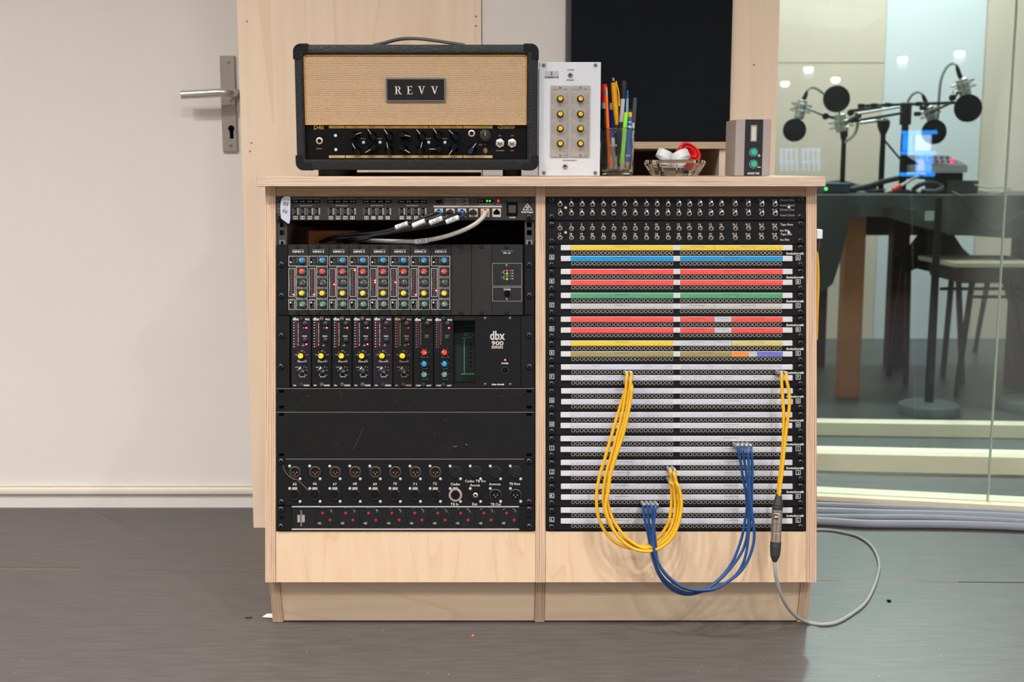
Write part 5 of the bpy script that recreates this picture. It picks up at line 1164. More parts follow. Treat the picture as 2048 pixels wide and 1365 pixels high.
# small grey remote box
RY = 2.28
x0, x1 = V(1470.8, 290, RY).x, V(1541, 290, RY).x; zt_ = V(0, 238.6, RY).z
B_ = Thing('reverb_remote', 'small taupe metal remote box with two green buttons at the right end', 'remote box', ((x0 + x1) / 2, RY, zwt))
TAU = mat('taupe_lacquer', (160, 150, 144), .4)
mb = MB(); mb.cbox(x0, x1, RY, RY + .105, zwt + .0005, zt_, TAU, .0012); B_.part('case', mb)
a, b = V(1489.4, 290, RY).x, V(1524.8, 290, RY).x
mb = MB(); mb.box(a, b, RY - .0012, RY - .0001, zwt + .0008, zt_ - .0006, mat('front_black', (28, 29, 33), .4)); fp = B_.part('front_plate', mb)
p, q = V(1500.4, 283.4, RY), V(1514, 250.2, RY)
mb = MB(); mb.frame(p.x, q.x, p.z, q.z, .0022, RY - .0024, RY - .0012, mat('window_rim', (150, 142, 136), .4)); mb.box(p.x + .002, q.x - .002, RY - .0016, RY - .0011, p.z + .002, q.z - .002, mat('window_cream', (205, 198, 190), .4)); B_.part('display_window', mb)
GBT = mk(lambda m: m.lathe([(.0088, 0), (.0088, .0016), (.0076, .003), (.0066, .003), (.006, .0022), (.006, .0046), (.0054, .0052), (0, .0054)], seg=24, mats=[mat('button_rim', (150, 170, 190), .25, .8)] * 3 + [HOLE] + [mat('button_green', (46, 176, 128), .35)] * 3), 'push_button')
for py in (304.8, 328.4): p = V(1506.8, py, RY); B_.inst('push_button', GBT, (p.x, RY - .0012, p.z))
mb = MB(); Yp = RY - .0015
for st, py in (('+', 311.5), ('-', 334.6)):
    VR(mb, Yp, 1515.2, 1521.2, py - .9, py + .9, PRINT)
    if st == '+': VR(mb, Yp, 1517.3, 1519.1, py - 3, py + 3, PRINT)
VT(mb, Yp, 'REVERB TIME', 1507, 347, 4, PRINT, 23.5, 1); mesh_obj('lettering', mb.mesh('lettering', B_.org), fp)

# ---- pen jar and pens
JG = real_glass('jar_glass', (.97, .98, .98)); JY_ = 2.33
jc = V(1234.5, 300, JY_); jr = .0325; jt = V(0, 256.5, JY_).z - zwt
J = Thing('glass_jar', 'clear glass jar full of pens beside the grey equaliser box', 'jar', (jc.x, JY_, zwt))
mb = MB(); mb.lathe([(0, .0004), (.027, .0004), (.031, .004), (jr, .02), (jr, jt - .012), (jr + .0012, jt - .006), (jr, jt - .001), (jr - .0012, jt), (jr - .0026, jt - .002), (jr - .0022, jt - .012), (jr - .0022, .016), (.026, .0095), (0, .0085)], jc.x, JY_, zwt, 40, m=JG, axis='z'); J.part('glass', mb, sharp=50)
def pen(name, label, cat, top, bot, Yt, Yb, segs, r):
    """segs: list of (fraction from, fraction to, radius factor0, factor1, material) from top to bottom"""
    a, b = V(top[0], top[1], Yt), V(bot[0], bot[1], Yb)
    b.z = max(b.z, zwt + .0105)
    t = Thing(name, label, cat, (b.x, b.y, b.z), 'pens in the glass jar')
    for f0, f1, k0, k1, m, nm in segs:
        p, q = a.lerp(b, f0), a.lerp(b, f1); mb = MB(); mb.tube([p, p.lerp(q, .5), q], r, m, 12, rf=[r * k0, r * (k0 + k1) / 2, r * k1]); t.part(nm, mb)
    return t
pn = lambda n, c, **k: mat('pen_' + n, c, .35, **k)
CARB = pn('lead', (60, 56, 54)); WOOD = pn('wood', (214, 178, 132)); SIL = mat('pen_silver', (196, 198, 200), .3, .8)
ORG, PRED, LBL, PBLK, PYL, PLG, PBL, PNV, PWH, PDG = pn('orange', (255, 112, 18)), pn('red', (222, 20, 24)), pn('pale_blue', (150, 190, 220)), pn('black', (24, 24, 26)), pn('yellow', (245, 176, 16)), pn('lime', (134, 222, 48)), pn('blue', (26, 104, 190)), pn('navy', (22, 30, 120)), pn('grey_white', (190, 194, 196)), pn('dark_grey', (66, 66, 68))
pen('marker_pen', 'black marker pen with a wide red cap standing in the jar', 'pen', (1207.6, 168.6), (1209.5, 345), 2.325, 2.33, [(0, .21, 1, 1, PRED, 'cap'), (.21, .28, .92, .92, LBL, 'ring'), (.28, .97, .9, .9, PBLK, 'barrel'), (.97, 1, .6, .4, PBLK, 'tip')], .0060)
pen('pencil', 'orange pencil with metal ferrule leaning in the jar', 'pencil', (1211.6, 174.2), (1220, 346), 2.306, 2.312, [(0, .025, .9, 1, ORG, 'eraser'), (.025, .1, 1.02, 1.02, SIL, 'ferrule'), (.1, .955, 1, 1, ORG, 'barrel'), (.955, .99, .95, .35, WOOD, 'wood_point'), (.99, 1, .3, .1, CARB, 'lead')], .0032)
pen('ballpoint_pen', 'navy blue pen with a grey cap end low in the jar', 'pen', (1223, 206), (1228, 340), 2.335, 2.34, [(0, .1, .8, 1, PWH, 'button'), (.1, .5, 1.1, 1.2, PNV, 'barrel'), (.5, .93, 1, .9, PWH, 'grip'), (.93, 1, .7, .2, SIL, 'tip')], .0043)
y_ = pen('ballpoint_pen', 'yellow ballpoint pen with clip, tallest in the jar', 'pen', (1226.2, 155.6), (1240.5, 343), 2.32, 2.34, [(0, .03, .45, .5, SIL, 'button_top'), (.03, .05, .6, .6, PBLK, 'button'), (.05, .3, 1.15, 1.3, PYL, 'barrel'), (.3, .5, 1.3, .8, PYL, 'barrel_end'), (.5, .9, .62, .62, PDG, 'grip'), (.9, 1, .5, .2, PDG, 'tip')], .0046)
mb = MB(); mb.tube([V(1232, 162, 2.313), V(1237.5, 185, 2.312), V(1238.6, 212, 2.316)], .0012, PYL, 8); y_.part('clip', mb)
pen('marker_pen', 'marker with a ribbed black cap over a grey-white barrel', 'pen', (1247.8, 161.8), (1236, 345), 2.335, 2.325, [(0, .05, .9, 1, PBLK, 'cap_top'), (.05, .2, 1, 1.02, PBLK, 'cap'), (.2, .46, .92, .85, PWH, 'barrel'), (.46, .92, .8, .75, PDG, 'lower_barrel'), (.92, 1, .6, .3, PBLK, 'tip')], .0050)
pen('ballpoint_pen', 'slim blue-tipped grey pen behind the ribbed black marker', 'pen', (1254.6, 181), (1252, 340), 2.345, 2.348, [(0, .1, .7, .8, PBL, 'cap'), (.1, .6, .9, .9, LBL, 'barrel'), (.6, 1, .9, .6, PDG, 'lower_barrel')], .0033)
pen('highlighter_pen', 'lime green pen leaning in the front of the jar', 'pen', (1252.6, 224.6), (1242, 340), 2.308, 2.308, [(0, .03, .85, .95, PLG, 'end_cap'), (.03, .9, .95, 1.05, PLG, 'barrel'), (.9, 1, .7, .4, PWH, 'tip')], .0042)
pen('mechanical_pencil', 'blue and white banded mechanical pencil with yellow collar', 'pencil', (1260.8, 218.5), (1253.5, 344), 2.315, 2.31, [(0, .05, .4, .4, PBLK, 'button'), (.05, .13, .75, .8, PYL, 'collar'), (.13, .2, .95, .95, PBL, 'band'), (.2, .22, .97, .97, PWH, 'white_band'), (.22, .27, .97, .97, PBL, 'band'), (.27, .31, .97, .97, PWH, 'white_band'), (.31, .74, 1, 1.15, PBL, 'barrel'), (.74, .77, 1.1, 1.1, PWH, 'white_band'), (.77, .86, 1.25, 1.1, PBL, 'grip'), (.86, .97, 1, .35, WOOD, 'nose'), (.97, 1, .2, .1, CARB, 'lead')], .0046)
pen('fineliner', 'fineliner with a smoky dark grey cap at the right of the jar', 'pen', (1270.2, 195.6), (1259.5, 343), 2.335, 2.33, [(0, .34, .95, 1, PDG, 'cap'), (.34, .55, .8, .8, PWH, 'collar'), (.55, 1, .75, .6, PDG, 'barrel')], .0040)

# ---- cut glass bowl with tape rings
BG = real_glass('bowl_glass', (.98, .97, .94)); BY = 2.335; bc = V(1348.5, 330, BY)
Bw = Thing('glass_bowl', 'faceted clear glass bowl holding rolls of tape', 'bowl', (bc.x, BY, zwt))
mb = MB(); n = 9; L = []
for r, h, tw in ((0, .0004, 0), (.044, .0004, 0), (.0485, .005, 0), (.0590, .0215, 0), (.0612, .0250, 0), (.0580, .0310, 0), (.055, .0316, 0), (.051, .029, 0), (.044, .013, 0), (.030, .0085, 0), (0, .008, 0)):
    L.append([(bc.x + max(r, 1e-4) * (1 if i % 2 else .955) * math.cos(2 * PI * (i + .4) / (2 * n)), BY + max(r, 1e-4) * (1 if i % 2 else .955) * math.sin(2 * PI * (i + .4) / (2 * n)), zwt + h) for i in range(2 * n)])
loops(mb, L, BG, False); Bw.part('glass', mb)
def ring(name, label, c, R_, wd, th, m, ax, col=None, hub=False, ell=1.0):
    axv = Vector(ax).normalized(); u = axv.orthogonal().normalized(); 
    u = (Vector((1, 0, 0)) - axv * axv.x).normalized(); w_ = axv.cross(u); mb = MB(); L = []
    for rr, hh_ in ((R_, -wd / 2), (R_, wd / 2), (R_ - th, wd / 2), (R_ - th, -wd / 2), (R_, -wd / 2)):
        L.append([tuple(c + axv * hh_ + (u * math.cos(2 * PI * i / 32) + w_ * (math.sin(2 * PI * i / 32) * ell)) * rr) for i in range(32)])
    loops(mb, L, m, True)
    lo = min(p[2] for q in L for p in q)
    t = Thing(name, label, 'tape', (c.x, c.y, lo), 'rolls of tape in the glass bowl'); t.part('tape_ring', mb)
    if hub:
        mb = MB(); L = []
        for rr, hh_ in ((R_ * .62, -wd / 2.2), (R_ * .62, wd / 2.2), (R_ * .5, wd / 2.2), (R_ * .5, -wd / 2.2), (R_ * .62, -wd / 2.2)): L.append([tuple(c + axv * hh_ + (u * math.cos(2 * PI * i / 24) + w_ * math.sin(2 * PI * i / 24) * ell) * rr) for i in range(24)])
        loops(mb, L, m, True)
        for k in range(3):
            a = 2 * PI * k / 3 + .5; d1 = u * math.cos(a) + w_ * math.sin(a) * ell; mb.tube([c + d1 * R_ * .6, c + d1 * (R_ - th)], .0012, m, 6)
        t.part('hub', mb)
    return t
TW = mat('white_tape_ring', (200, 203, 206), .45); TR_ = mat('red_reel', (226, 22, 20), .35)
ring('tape_roll', 'white tape ring leaning left in the glass bowl', V(1330.5, 311.5, 2.325) + Vector((0, 0, 0)), .0175, .0145, .0010, TW, (.42, .16, .9))
ring('tape_roll', 'white tape ring leaning right in the glass bowl', V(1359.5, 314.5, 2.315), .0195, .0150, .0010, TW, (-.40, .34, .9))
ring('tape_roll', 'bright red plastic tape reel standing in the glass bowl', V(1376.5, 308.5, 2.352), .0235, .017, .0035, TR_, (.42, -.62, .62), hub=True)

# ================================================================ CABLES
YC = mat('yellow_cable', (220, 164, 14), .45); BC = mat('blue_cable', (14, 66, 122), .4); GC = mat('grey_cable', (158, 158, 156), .45)
PLGM = mat('plug_nickel', (188, 182, 178), .3, .8); PLGB = mat('plug_blue_grey', (128, 138, 176), .4, .3)
def plug_mb(x, y, barrel=PLGM):
    p = rk(x, y); mb = MB()
    mb.lathe([(.0030, 0), (.0038, .004), (.0038, .030), (.0032, .036), (.0032, .041), (.0028, .046), (0, .047)], p.x, -.002, p.z, 14, mats=[SCRW, barrel, barrel, barrel, PLGM, PLGM], axis='y'); return mb, p
def cord(name, label, col, r, A_, B2, path, group, parts_extra=None):
    """A_, B2 : (px, py) of the jacks; path: photo trace (px, py, forward distance)"""
    pa, pb_ = rk(*A_), rk(*B2); o = rk(path[len(path) // 2][0], path[len(path) // 2][1])
    t = Thing(name, label, 'cable', (pa.x, -.04, min(rk(q[0], q[1]).z for q in path)), group, rack=True)
    for q in (A_, B2): mb, _ = plug_mb(*q); t.part('plug', mb, 'grey metal plug')
    P = [(pa.x, -.043, pa.z), (pa.x + .0005, -.050, pa.z - .003)] + [rk(q[0], q[1], -q[2]) for q in path] + [(pb_.x + .0005, -.050, pb_.z - .003), (pb_.x, -.043, pb_.z)]
    mb = MB(); mb.tube(spline(P, 5), r, col, 10); t.part('cable', mb); return t
jj = lambda L_, r, h, i: (jx(h, i), JY(L_, r))
G_ = 'yellow patch cords in the patch bays'
d1 = lambda pts, d: [(a, b, d) for a, b in pts]
cord('patch_cable', 'yellow patch cord making the widest loop from bay F to bay J', YC, .0030, jj('F', 1, 0, 12), jj('J', 0, 0, 22), d1([(1252, 777), (1246, 797), (1237, 825), (1230, 848), (1223, 872), (1216, 896), (1208, 924), (1200, 950), (1193.5, 985), (1195, 1027), (1207, 1059), (1229, 1084), (1261, 1096.5), (1297, 1089), (1319, 1073), (1336, 1048), (1342, 1020), (1343.5, 990), (1342.5, 960)], .046), G_)
cord('patch_cable', 'yellow patch cord from bay F to the lower left yellow plug of bay J', YC, .0030, jj('F', 0, 0, 12), jj('J', 1, 0, 22), d1([(1253.4, 757), (1252.4, 775), (1250, 797), (1245, 825), (1238.6, 853), (1233, 875), (1227, 897), (1219, 925), (1212, 950), (1206.8, 986), (1208, 1013), (1216, 1042), (1232, 1067), (1250, 1083), (1275, 1093), (1305, 1092), (1330, 1074), (1346, 1045), (1350.5, 1015), (1349, 985), (1347, 970)], .054), G_)
cord('patch_cable', 'yellow patch cord from bay F to the right upper yellow plug of bay J', YC, .0030, jj('F', 0, 0, 13), jj('J', 0, 0, 23), d1([(1262, 757), (1260, 775), (1257, 797), (1252.4, 825), (1246.5, 850), (1239, 875), (1232, 903), (1225, 928), (1218.5, 955), (1214, 985), (1217, 1015), (1227, 1042), (1243, 1066), (1262, 1084), (1288, 1097), (1315, 1092), (1338, 1074), (1352, 1048), (1357.5, 1015), (1357, 990), (1352, 962), (1348.6, 948)], .061), G_)
cord('patch_cable', 'yellow patch cord hanging lowest between bay F and bay J', YC, .0030, jj('F', 1, 0, 13), jj('J', 1, 0, 23), d1([(1263.6, 777), (1261.6, 797), (1256.5, 825), (1252, 846), (1244.5, 875), (1235, 903), (1227, 928), (1220, 955), (1216, 985), (1211, 1016), (1220, 1046), (1235, 1072), (1256, 1092), (1283, 1102.6), (1312, 1100), (1338, 1083), (1354, 1056), (1362, 1022), (1362.4, 1000), (1359.5, 982), (1354, 968)], .068), G_)
G_ = 'blue patch cords between bay I and bay K'
BL = [('first', [(1286.8, 1013), (1289, 1037), (1295.3, 1065), (1300.6, 1092.6), (1306, 1118), (1316.6, 1147.8), (1331.4, 1169), (1350.5, 1184), (1374, 1190), (1397, 1186), (1421, 1173), (1444, 1153), (1464, 1126), (1476, 1099), (1485, 1070), (1490, 1042), (1494, 1013), (1491.6, 985), (1486, 957), (1481.7, 928), (1477, 900)], .052, 'blue patch cord at the left edge of the blue bundle'),
      ('second', [(1295.5, 1013), (1297, 1040), (1301, 1065), (1303, 1086), (1308, 1118), (1317, 1143), (1333, 1164), (1353, 1179), (1376, 1187), (1401, 1185), (1426, 1171), (1449, 1151), (1469, 1127), (1483, 1106), (1491, 1086), (1495, 1065), (1497, 1040), (1498, 1013), (1497, 985), (1493.6, 957), (1489.6, 928), (1485, 900)], .059, 'second blue patch cord from the left in the blue bundle'),
      ('third', [(1303.7, 1013), (1305, 1035), (1308, 1060), (1311, 1088), (1314, 1118), (1323, 1139), (1341, 1160), (1366, 1176), (1396, 1183), (1426, 1180), (1452, 1167), (1474, 1148), (1487, 1125), (1494, 1098), (1497, 1070), (1500, 1042), (1503, 1006), (1503.4, 985), (1504.3, 957), (1504.3, 928), (1502, 900)], .066, 'blue patch cord ending in the rightmost blue plug of bay I'),
      ('fourth', [(1311.6, 1013), (1309, 1035), (1306, 1060), (1306, 1086), (1312, 1115), (1323, 1137), (1339, 1156), (1359, 1171), (1381, 1179), (1406, 1181), (1433, 1177), (1459, 1162), (1481, 1144), (1497, 1119), (1506, 1092), (1508.6, 1070), (1506, 1042), (1502, 1013), (1499, 985), (1498.5, 957), (1497.6, 928), (1494, 900)], .073, 'blue patch cord bulging furthest right on its way down')]
for (nm, path, d, lab), k0, k1 in zip(BL, (16, 17, 18, 19), (12, 13, 15, 14)):
    cord('patch_cable', lab, BC, .0026, jj('K', 1, 0, k0), jj('I', 0, 1, k1), d1(path, d), G_)
# splitter cable with its two yellow tails, and the grey microphone cable it joins
P1, P2 = jj('F', 0, 1, 22), jj('F', 0, 1, 23)
t = Thing('splitter_cable', 'yellow two-tailed cable ending in a metal connector at the right', 'cable', (rk(1557, 1047).x, -.05, rk(1557, 1047).z), 'connector cables at the right', rack=True)
for q, path, d in ((P1, [(1563, 757), (1565, 790), (1567.5, 830), (1567, 870), (1565, 905), (1561, 940), (1557.5, 970), (1556.2, 992)], .052), (P2, [(1572.5, 757), (1578, 785), (1578.5, 815), (1574, 850), (1569.5, 890), (1566, 925), (1563, 955), (1560, 975), (1558.4, 992)], .058)):
    mb, p = plug_mb(*q); t.part('plug', mb, 'grey metal plug')
    P = [(p.x, -.043, p.z), (p.x + .001, -.050, p.z - .003)] + [rk(a, b, -d) for a, b in path]; mb = MB(); mb.tube(spline(P, 5), .0029, YC, 10); t.part('cable', mb, 'yellow cable')
RUB = mat('rubber_boot', (42, 42, 44), .6); XNK = mat('connector_nickel', (176, 164, 150), .32, .85)
def stem(pts, mats_, seg=20):
    """pts: (px, py, radius px); one tapered sleeve per material run"""
    mb = MB()
    for k in range(len(pts) - 1):
        a, b = pts[k], pts[k + 1]; pa, pb_ = rk(a[0], a[1], -.055), rk(b[0], b[1], -.055); mb.tube([pa, pa.lerp(pb_, .5), pb_], 0, mats_[k], seg, rf=[a[2] * S * .975, (a[2] + b[2]) / 2 * S * .975, b[2] * S * .975], cap=True)
    return mb
t.part('boot', stem([(1557.4, 989, 5.4), (1556.6, 1000, 8), (1555.8, 1010, 10.6), (1555.4, 1013, 10.2), (1555, 1016, 10.8), (1554.8, 1018, 10.2), (1554.6, 1020.5, 10.6)], [RUB] * 6), 'black rubber boot')
t.part('connector_shell', stem([(1554.6, 1020.5, 10.9), (1554.4, 1025, 10.9), (1554.2, 1026, 10.2), (1554, 1029, 10.9), (1553, 1047, 10.9)], [XNK] * 4), 'nickel connector shell')
mb = MB(); a, b = rk(1546.5, 1037.5, -.055), rk(1554, 1028, -.055); zf = -.055 - 11 * S; mb.box(a.x, b.x, zf, zf + .003, a.z, b.z, HOLE); q = rk(1550, 1032.6, -.055); mb.text('EII', q.x, q.z, 4.6 * S, PRINT, zf - .0002, 6 * S, 'c', 1); t.part('label_tag', mb, 'black tag with white print')
g_ = Thing('microphone_cable', 'light grey microphone cable looping onto the floor right of the desk', 'cable', onZ(1660, 1250, .003), 'connector cables at the right')
def toW(mb):
    M = RR.to_3x3(); mb.v = [tuple(RC + M @ Vector(v)) for v in mb.v]; return mb
g_.part('connector_shell', toW(stem([(1553, 1047.6, 10.4), (1552.4, 1062, 10.4), (1552.2, 1064, 9.9), (1552, 1068, 10.4), (1551.4, 1084, 10.6)], [XNK] * 4)), 'nickel connector shell')
g_.part('boot', toW(stem([(1551.4, 1084, 11), (1551.2, 1088, 11), (1551.1, 1089, 10.4), (1551, 1091, 11), (1550.8, 1096, 11), (1550, 1112, 9.6), (1549.2, 1124, 4.6)], [RUB] * 6)), 'black rubber boot')
hang = [rkw(1549, 1122, -.055), rkw(1550.3, 1140, -.053), rkw(1553.5, 1162, -.045), rkw(1562, 1190, -.03), rkw(1576, 1216, -.005), rkw(1594, 1235, .03)]
fl = [onZ(x, y, .0035) for x, y in ((1618, 1246), (1645, 1249.5), (1672, 1246), (1700, 1231), (1730, 1207), (1748, 1174), (1757, 1145), (1758, 1126), (1750, 1103), (1736, 1086), (1714, 1073), (1688, 1066), (1660, 1061), (1634, 1060), (1600, 1061), (1560, 1066))]
mb = MB(); mb.tube(spline(hang + fl, 6), .0033, GC, 12); g_.part('cable', mb)

# network leads in the open rack slot
BKC = mat('black_lead', (26, 27, 29), .35); WTG = mat('white_tag', (214, 214, 214), .5); BTAG = mat('blue_sleeve', (20, 118, 206), .4)
def lead(name, label, col, r, path, tag=None, sleeve=None, tagc=WTG, group='network leads in the open rack slot'):
    pts = [rk(a, b, d) for a, b, d in path]
    t = Thing(name, label, 'cable', (pts[-1].x, pts[-1].y, pts[-1].z), group, rack=True)
    sp = spline(pts, 6); mb = MB(); mb.tube(sp, r, col, 10); t.part('cable', mb)
    p = rk(path[0][0], path[0][1]); mb = MB(); mb.cbox(p.x - .0052, p.x + .0052, -.014, -.0036, p.z - .0035, p.z + .0035, sleeve or BKC, .0006); t.part('plug', mb)
    if tag:
        st, x, y = tag; i = min(range(1, len(sp) - 2), key=lambda k: (sp[k] - rk(x, y, sp[k].y)).length); a = sp[i]; dv = (sp[i + 1] - sp[i - 1]).normalized()
        L2 = .0125; mb = MB(); mb.tube([a - dv * L2, a, a + dv * L2], .0048, tagc, 12)
        if st: mb.text(st, a.x, a.z, .0058, INK, a.y - .0090, .0135, 'c', 0, math.atan2(dv.z, dv.x) if dv.x > 0 else math.atan2(-dv.z, -dv.x))
        t.part('tag', mb, 'white tag' + (' marked ' + st if st else ''))
    return t
lead('network_cable', 'black network lead with white tag C37', BKC, .0029, [(877.5, 427, -.012), (872, 427.5, -.02), (862, 429.5, -.026), (845, 436, -.028), (825, 444.5, -.026), (804, 451.5, -.022), (780, 460, -.012), (748, 466, .01), (705, 468, .04), (668, 474, .06), (640, 484, .09)], ('C37', 804, 451.5), BTAG)
lead('network_cable', 'black network lead with a blank white tag', BKC, .0029, [(900.6, 426, -.012), (894, 426.5, -.024), (880, 430.5, -.034), (860, 438, -.038), (838, 447, -.036), (815, 456, -.028), (785, 464, -.014), (745, 472, .01), (700, 475, .04), (665, 479, .06), (650, 484, .1)], ('', 838, 447))
lead('network_cable', 'black network lead with blue plug and tag C39', BKC, .0029, [(922, 427, -.012), (916, 428, -.026), (905, 431, -.036), (890, 435, -.044), (872, 441.5, -.046), (850, 450, -.04), (815, 460, -.024), (770, 466, -.004), (730, 474, .02), (695, 481, .05), (675, 484, .1)], ('C39', 872, 441.5), BTAG)
lead('network_cable', 'black network lead with white tag C40', BKC, .0029, [(946, 425.5, -.012), (940, 426.5, -.024), (925, 432, -.034), (904.5, 439.8, -.04), (884, 447, -.036), (850, 455, -.026), (800, 462.5, -.012), (750, 473, .01), (715, 481, .03), (690, 485, .08)], ('C40', 904.5, 439.8))
gl = lead('network_cable', 'thick pale grey network lead sagging across the open slot', mat('pale_grey_lead', (178, 172, 164), .45), .0042, [(970.5, 426, -.012), (969, 430, -.020), (962, 439, -.024), (948, 450, -.024), (925, 461.5, -.022), (895, 472, -.018), (865, 479, -.012), (838, 483, -.004), (800, 483.5, .012), (755, 482, .03), (710, 480, .06), (680, 480, .1)], ('C33', 842, 482.6), mat('orange_boot', (214, 150, 84), .5))

# thick multicore cables along the glass
MC = mat('grey_blue_multicore', (140, 142, 154), .5)
for lab, pts, r in (('upper grey multicore cable lying against the window rail', [(1500, 1006), (1640, 1009), (1760, 1013), (1900, 1018.5), (2048, 1026), (2250, 1040)], .0085), ('second grey multicore cable from the window rail', [(1500, 1019), (1640, 1021), (1760, 1025), (1900, 1028), (2048, 1034), (2250, 1048)], .0105),
                ('third grey multicore cable, dipping in the middle', [(1500, 1031), (1640, 1032.5), (1740, 1033), (1850, 1034), (1960, 1038), (2048, 1042.5), (2250, 1057)], .0080), ('grey multicore cable nearest the desk front', [(1500, 1038), (1640, 1041), (1730, 1046), (1850, 1047), (1950, 1049), (2048, 1053), (2250, 1068)], .0100)):
    P = [onZ(x, y + 2.5, r + .0004) for x, y in pts]; mb = MB(); mb.tube(spline(P, 6), r, MC, 14); single('multicore_cable', mb, lab, 'cable', tuple(onZ(1800, 1030, 0)), 'thick grey cables on the floor')
# yellow lead and pale plug on the right flank of the desk
xs = xat(1633.5)
t = Thing('side_cable', 'yellow lead with pale plug hanging on the right side of the desk', 'cable', (xs, 2.4, .3))
def sd(dx, py, dd=.014): q = rkw(CXP, py, dd); return (xs + dx, q.y, q.z)
a = sd(0, 478); b = sd(0, 459); mb = MB(); mb.cbox(xs + .0003, xs + .0125, a[1] - .008, a[1] + .014, a[2], b[2], WHT, .0015); t.part('plug', mb, 'pale plug')
mb = MB(); mb.tube(spline([sd(.0068, 479), sd(.0070, 490), sd(.0042, 504)], 4), .0036, BKC, 10); t.part('boot', mb, 'black boot')
mb = MB(); mb.tube(spline([sd(.0032, 498), sd(.0056, 530), sd(.0062, 570), sd(.0046, 620), sd(.0031, 680)], 6), .0027, YC, 10); t.part('cable', mb)
mb = MB(); mb.tube(spline([sd(.0031, 640, .022), sd(.0031, 720, .022), sd(.0031, 800, .022)], 4), .0029, BKC, 8); t.part('cable', mb, 'black cable')

# bits on the floor
q = onZ(535, 1233, .0004)
mb = MB(); mb.add([(q.x + a, q.y + b, .0006 + c) for a, b, c in ((-.010, -.004, 0), (.000, -.011, .001), (.014, -.010, 0), (.013, .008, .002), (-.002, .010, .001))], [(0, 1, 2, 3, 4)], mat('paper_scrap', (232, 232, 232), .7)); single('paper_scrap', mb, 'small torn white paper scrap by the lower left desk corner', 'paper', tuple(q))
q = onZ(497, 1237, .0); mb = MB(); mb.tube([q + Vector((-.006, 0, .001)), q + Vector((0, -.002, .0014)), q + Vector((.007, .001, .001))], .0009, HOLE, 6); single('debris_scrap', mb, 'dark thin shred lying left of the white paper scrap', 'debris', tuple(q))
q = onZ(1778, 1204, .0); mb = MB(); mb.cbox(q.x - .0035, q.x + .0035, q.y - .004, q.y + .004, .0002, .003, HOLE, .0006); single('debris_scrap', mb, 'small black square bit on the floor right of the grey cable', 'debris', tuple(q))
q = onZ(946, 1273, .0); mb = MB(); mb.cbox(q.x - .0025, q.x + .0025, q.y - .003, q.y + .003, .0002, .002, ORG, .0006); single('debris_scrap', mb, 'tiny orange crumb on the floor before the desk', 'debris', tuple(q))
rnd = random.Random(3); mb = MB(); CR = mat('pale_crumb', (206, 200, 190), .7)
for _ in range(90):
    q = onZ(rnd.uniform(20, 2040), rnd.uniform(1110, 1362), 0)
    if q.y > pf.y - .01: continue
    s_ = rnd.uniform(.0006, .0019); a = rnd.uniform(0, PI); u = Vector((math.cos(a), math.sin(a), 0)); v_ = Vector((-u.y, u.x, 0)) * .5
    mb.add([q + u * s_ + Vector((0, 0, .0003)), q + v_ * s_ + Vector((0, 0, .0006)), q - u * s_ + Vector((0, 0, .0003)), q - v_ * s_ + Vector((0, 0, .0004))], [(0, 1, 2, 3)], CR)
single('floor_crumbs', mb, 'tiny pale crumbs scattered over the grey floor', 'debris', (0, 1.5, 0), kind='stuff')
# ================================================================ LIVE ROOM BEHIND THE GLASS
LY = 4.35
def L3(px, py, Y=LY): return onY(px, py, Y)
kx = LY / FPX
TCL = mat('grey_table_cloth', (56, 60, 58), .9, bump=('n', 300, .2, .001), var=(8, .12)); BRN = mat('brown_table_leg', (158, 100, 58), .6, var=(14, .2)); DBR = mat('dark_brown_leg', (62, 36, 26), .6, spec=.3)
BMET = mat('stand_black', (14, 18, 19), .5, spec=.2); POP = mat('pop_screen_cloth', (16, 24, 28), .9, spec=.1); MICM = mat('microphone_nickel', (168, 172, 160), .35, .6); CHR = mat('chrome_boom', (170, 176, 172), .25, .8)
tz = L3(1800, 389).z
T = Thing('covered_table', 'long table under a dark grey cloth behind the studio glass', 'table', (1.6, LY, 0))
X0, X1 = L3(1585, 400).x, 3.3
mb = MB(); mb.cbox(X0 + .01, X1, LY + .02, LY + .95, tz - .035, tz - .006, DBR, .003); T.part('tabletop', mb)
for px, Y, m_, w_ in ((1707, LY + .1, BRN, 40), (1798, LY + .8, DBR, 34), (1932 + 116, LY + .30, DBR, 36), (1640, LY + .85, DBR, 30)):
    a, b = onY(px - w_ / 2, 600, Y).x, onY(px + w_ / 2, 600, Y).x; mb = MB(); mb.cbox(a, b, Y, Y + .07, .001, tz - .036, m_, .003); T.part('leg', mb, 'warm brown leg' if m_ is BRN else None)
mb = MB(); xs_ = [X0 + (X1 - X0) * i / 90 for i in range(91)]; hem = [(1580, 600), (1640, 590), (1672, 560), (1690, 440), (1740, 432), (1790, 440), (1840, 455), (1900, 470), (2048, 478), (2400, 480)]
def hemz(x):
    px = CXP + x / LY * FPX
    for (a, za), (b, zb_) in zip(hem, hem[1:]):
        if a <= px <= b: return L3(1800, za + (zb_ - za) * (px - a) / (b - a)).z
    return L3(1800, 480).z
rings = []
for i, x in enumerate(xs_):
    wv = .012 * math.sin(x * 38) + .008 * math.sin(x * 61 + 1); z1 = hemz(x); col = [(x, LY + .97, tz - .2), (x, LY + .97, tz - .004), (x, LY + .5, tz), (x, LY + .02, tz), (x, LY + .004, tz - .004), (x + wv * .2, LY - .004 + wv * .25, tz - .05), (x + wv * .5, LY - .008 + wv * .7, (tz + z1) / 2), (x + wv, LY - .012 + wv, z1)]
    rings.append(col)
n = len(rings[0]); v = [p for r in rings for p in r]; f = [(i * n + k, (i + 1) * n + k, (i + 1) * n + k + 1, i * n + k + 1) for i in range(len(rings) - 1) for k in range(n - 1)]
mb.add(v, f, TCL, True)
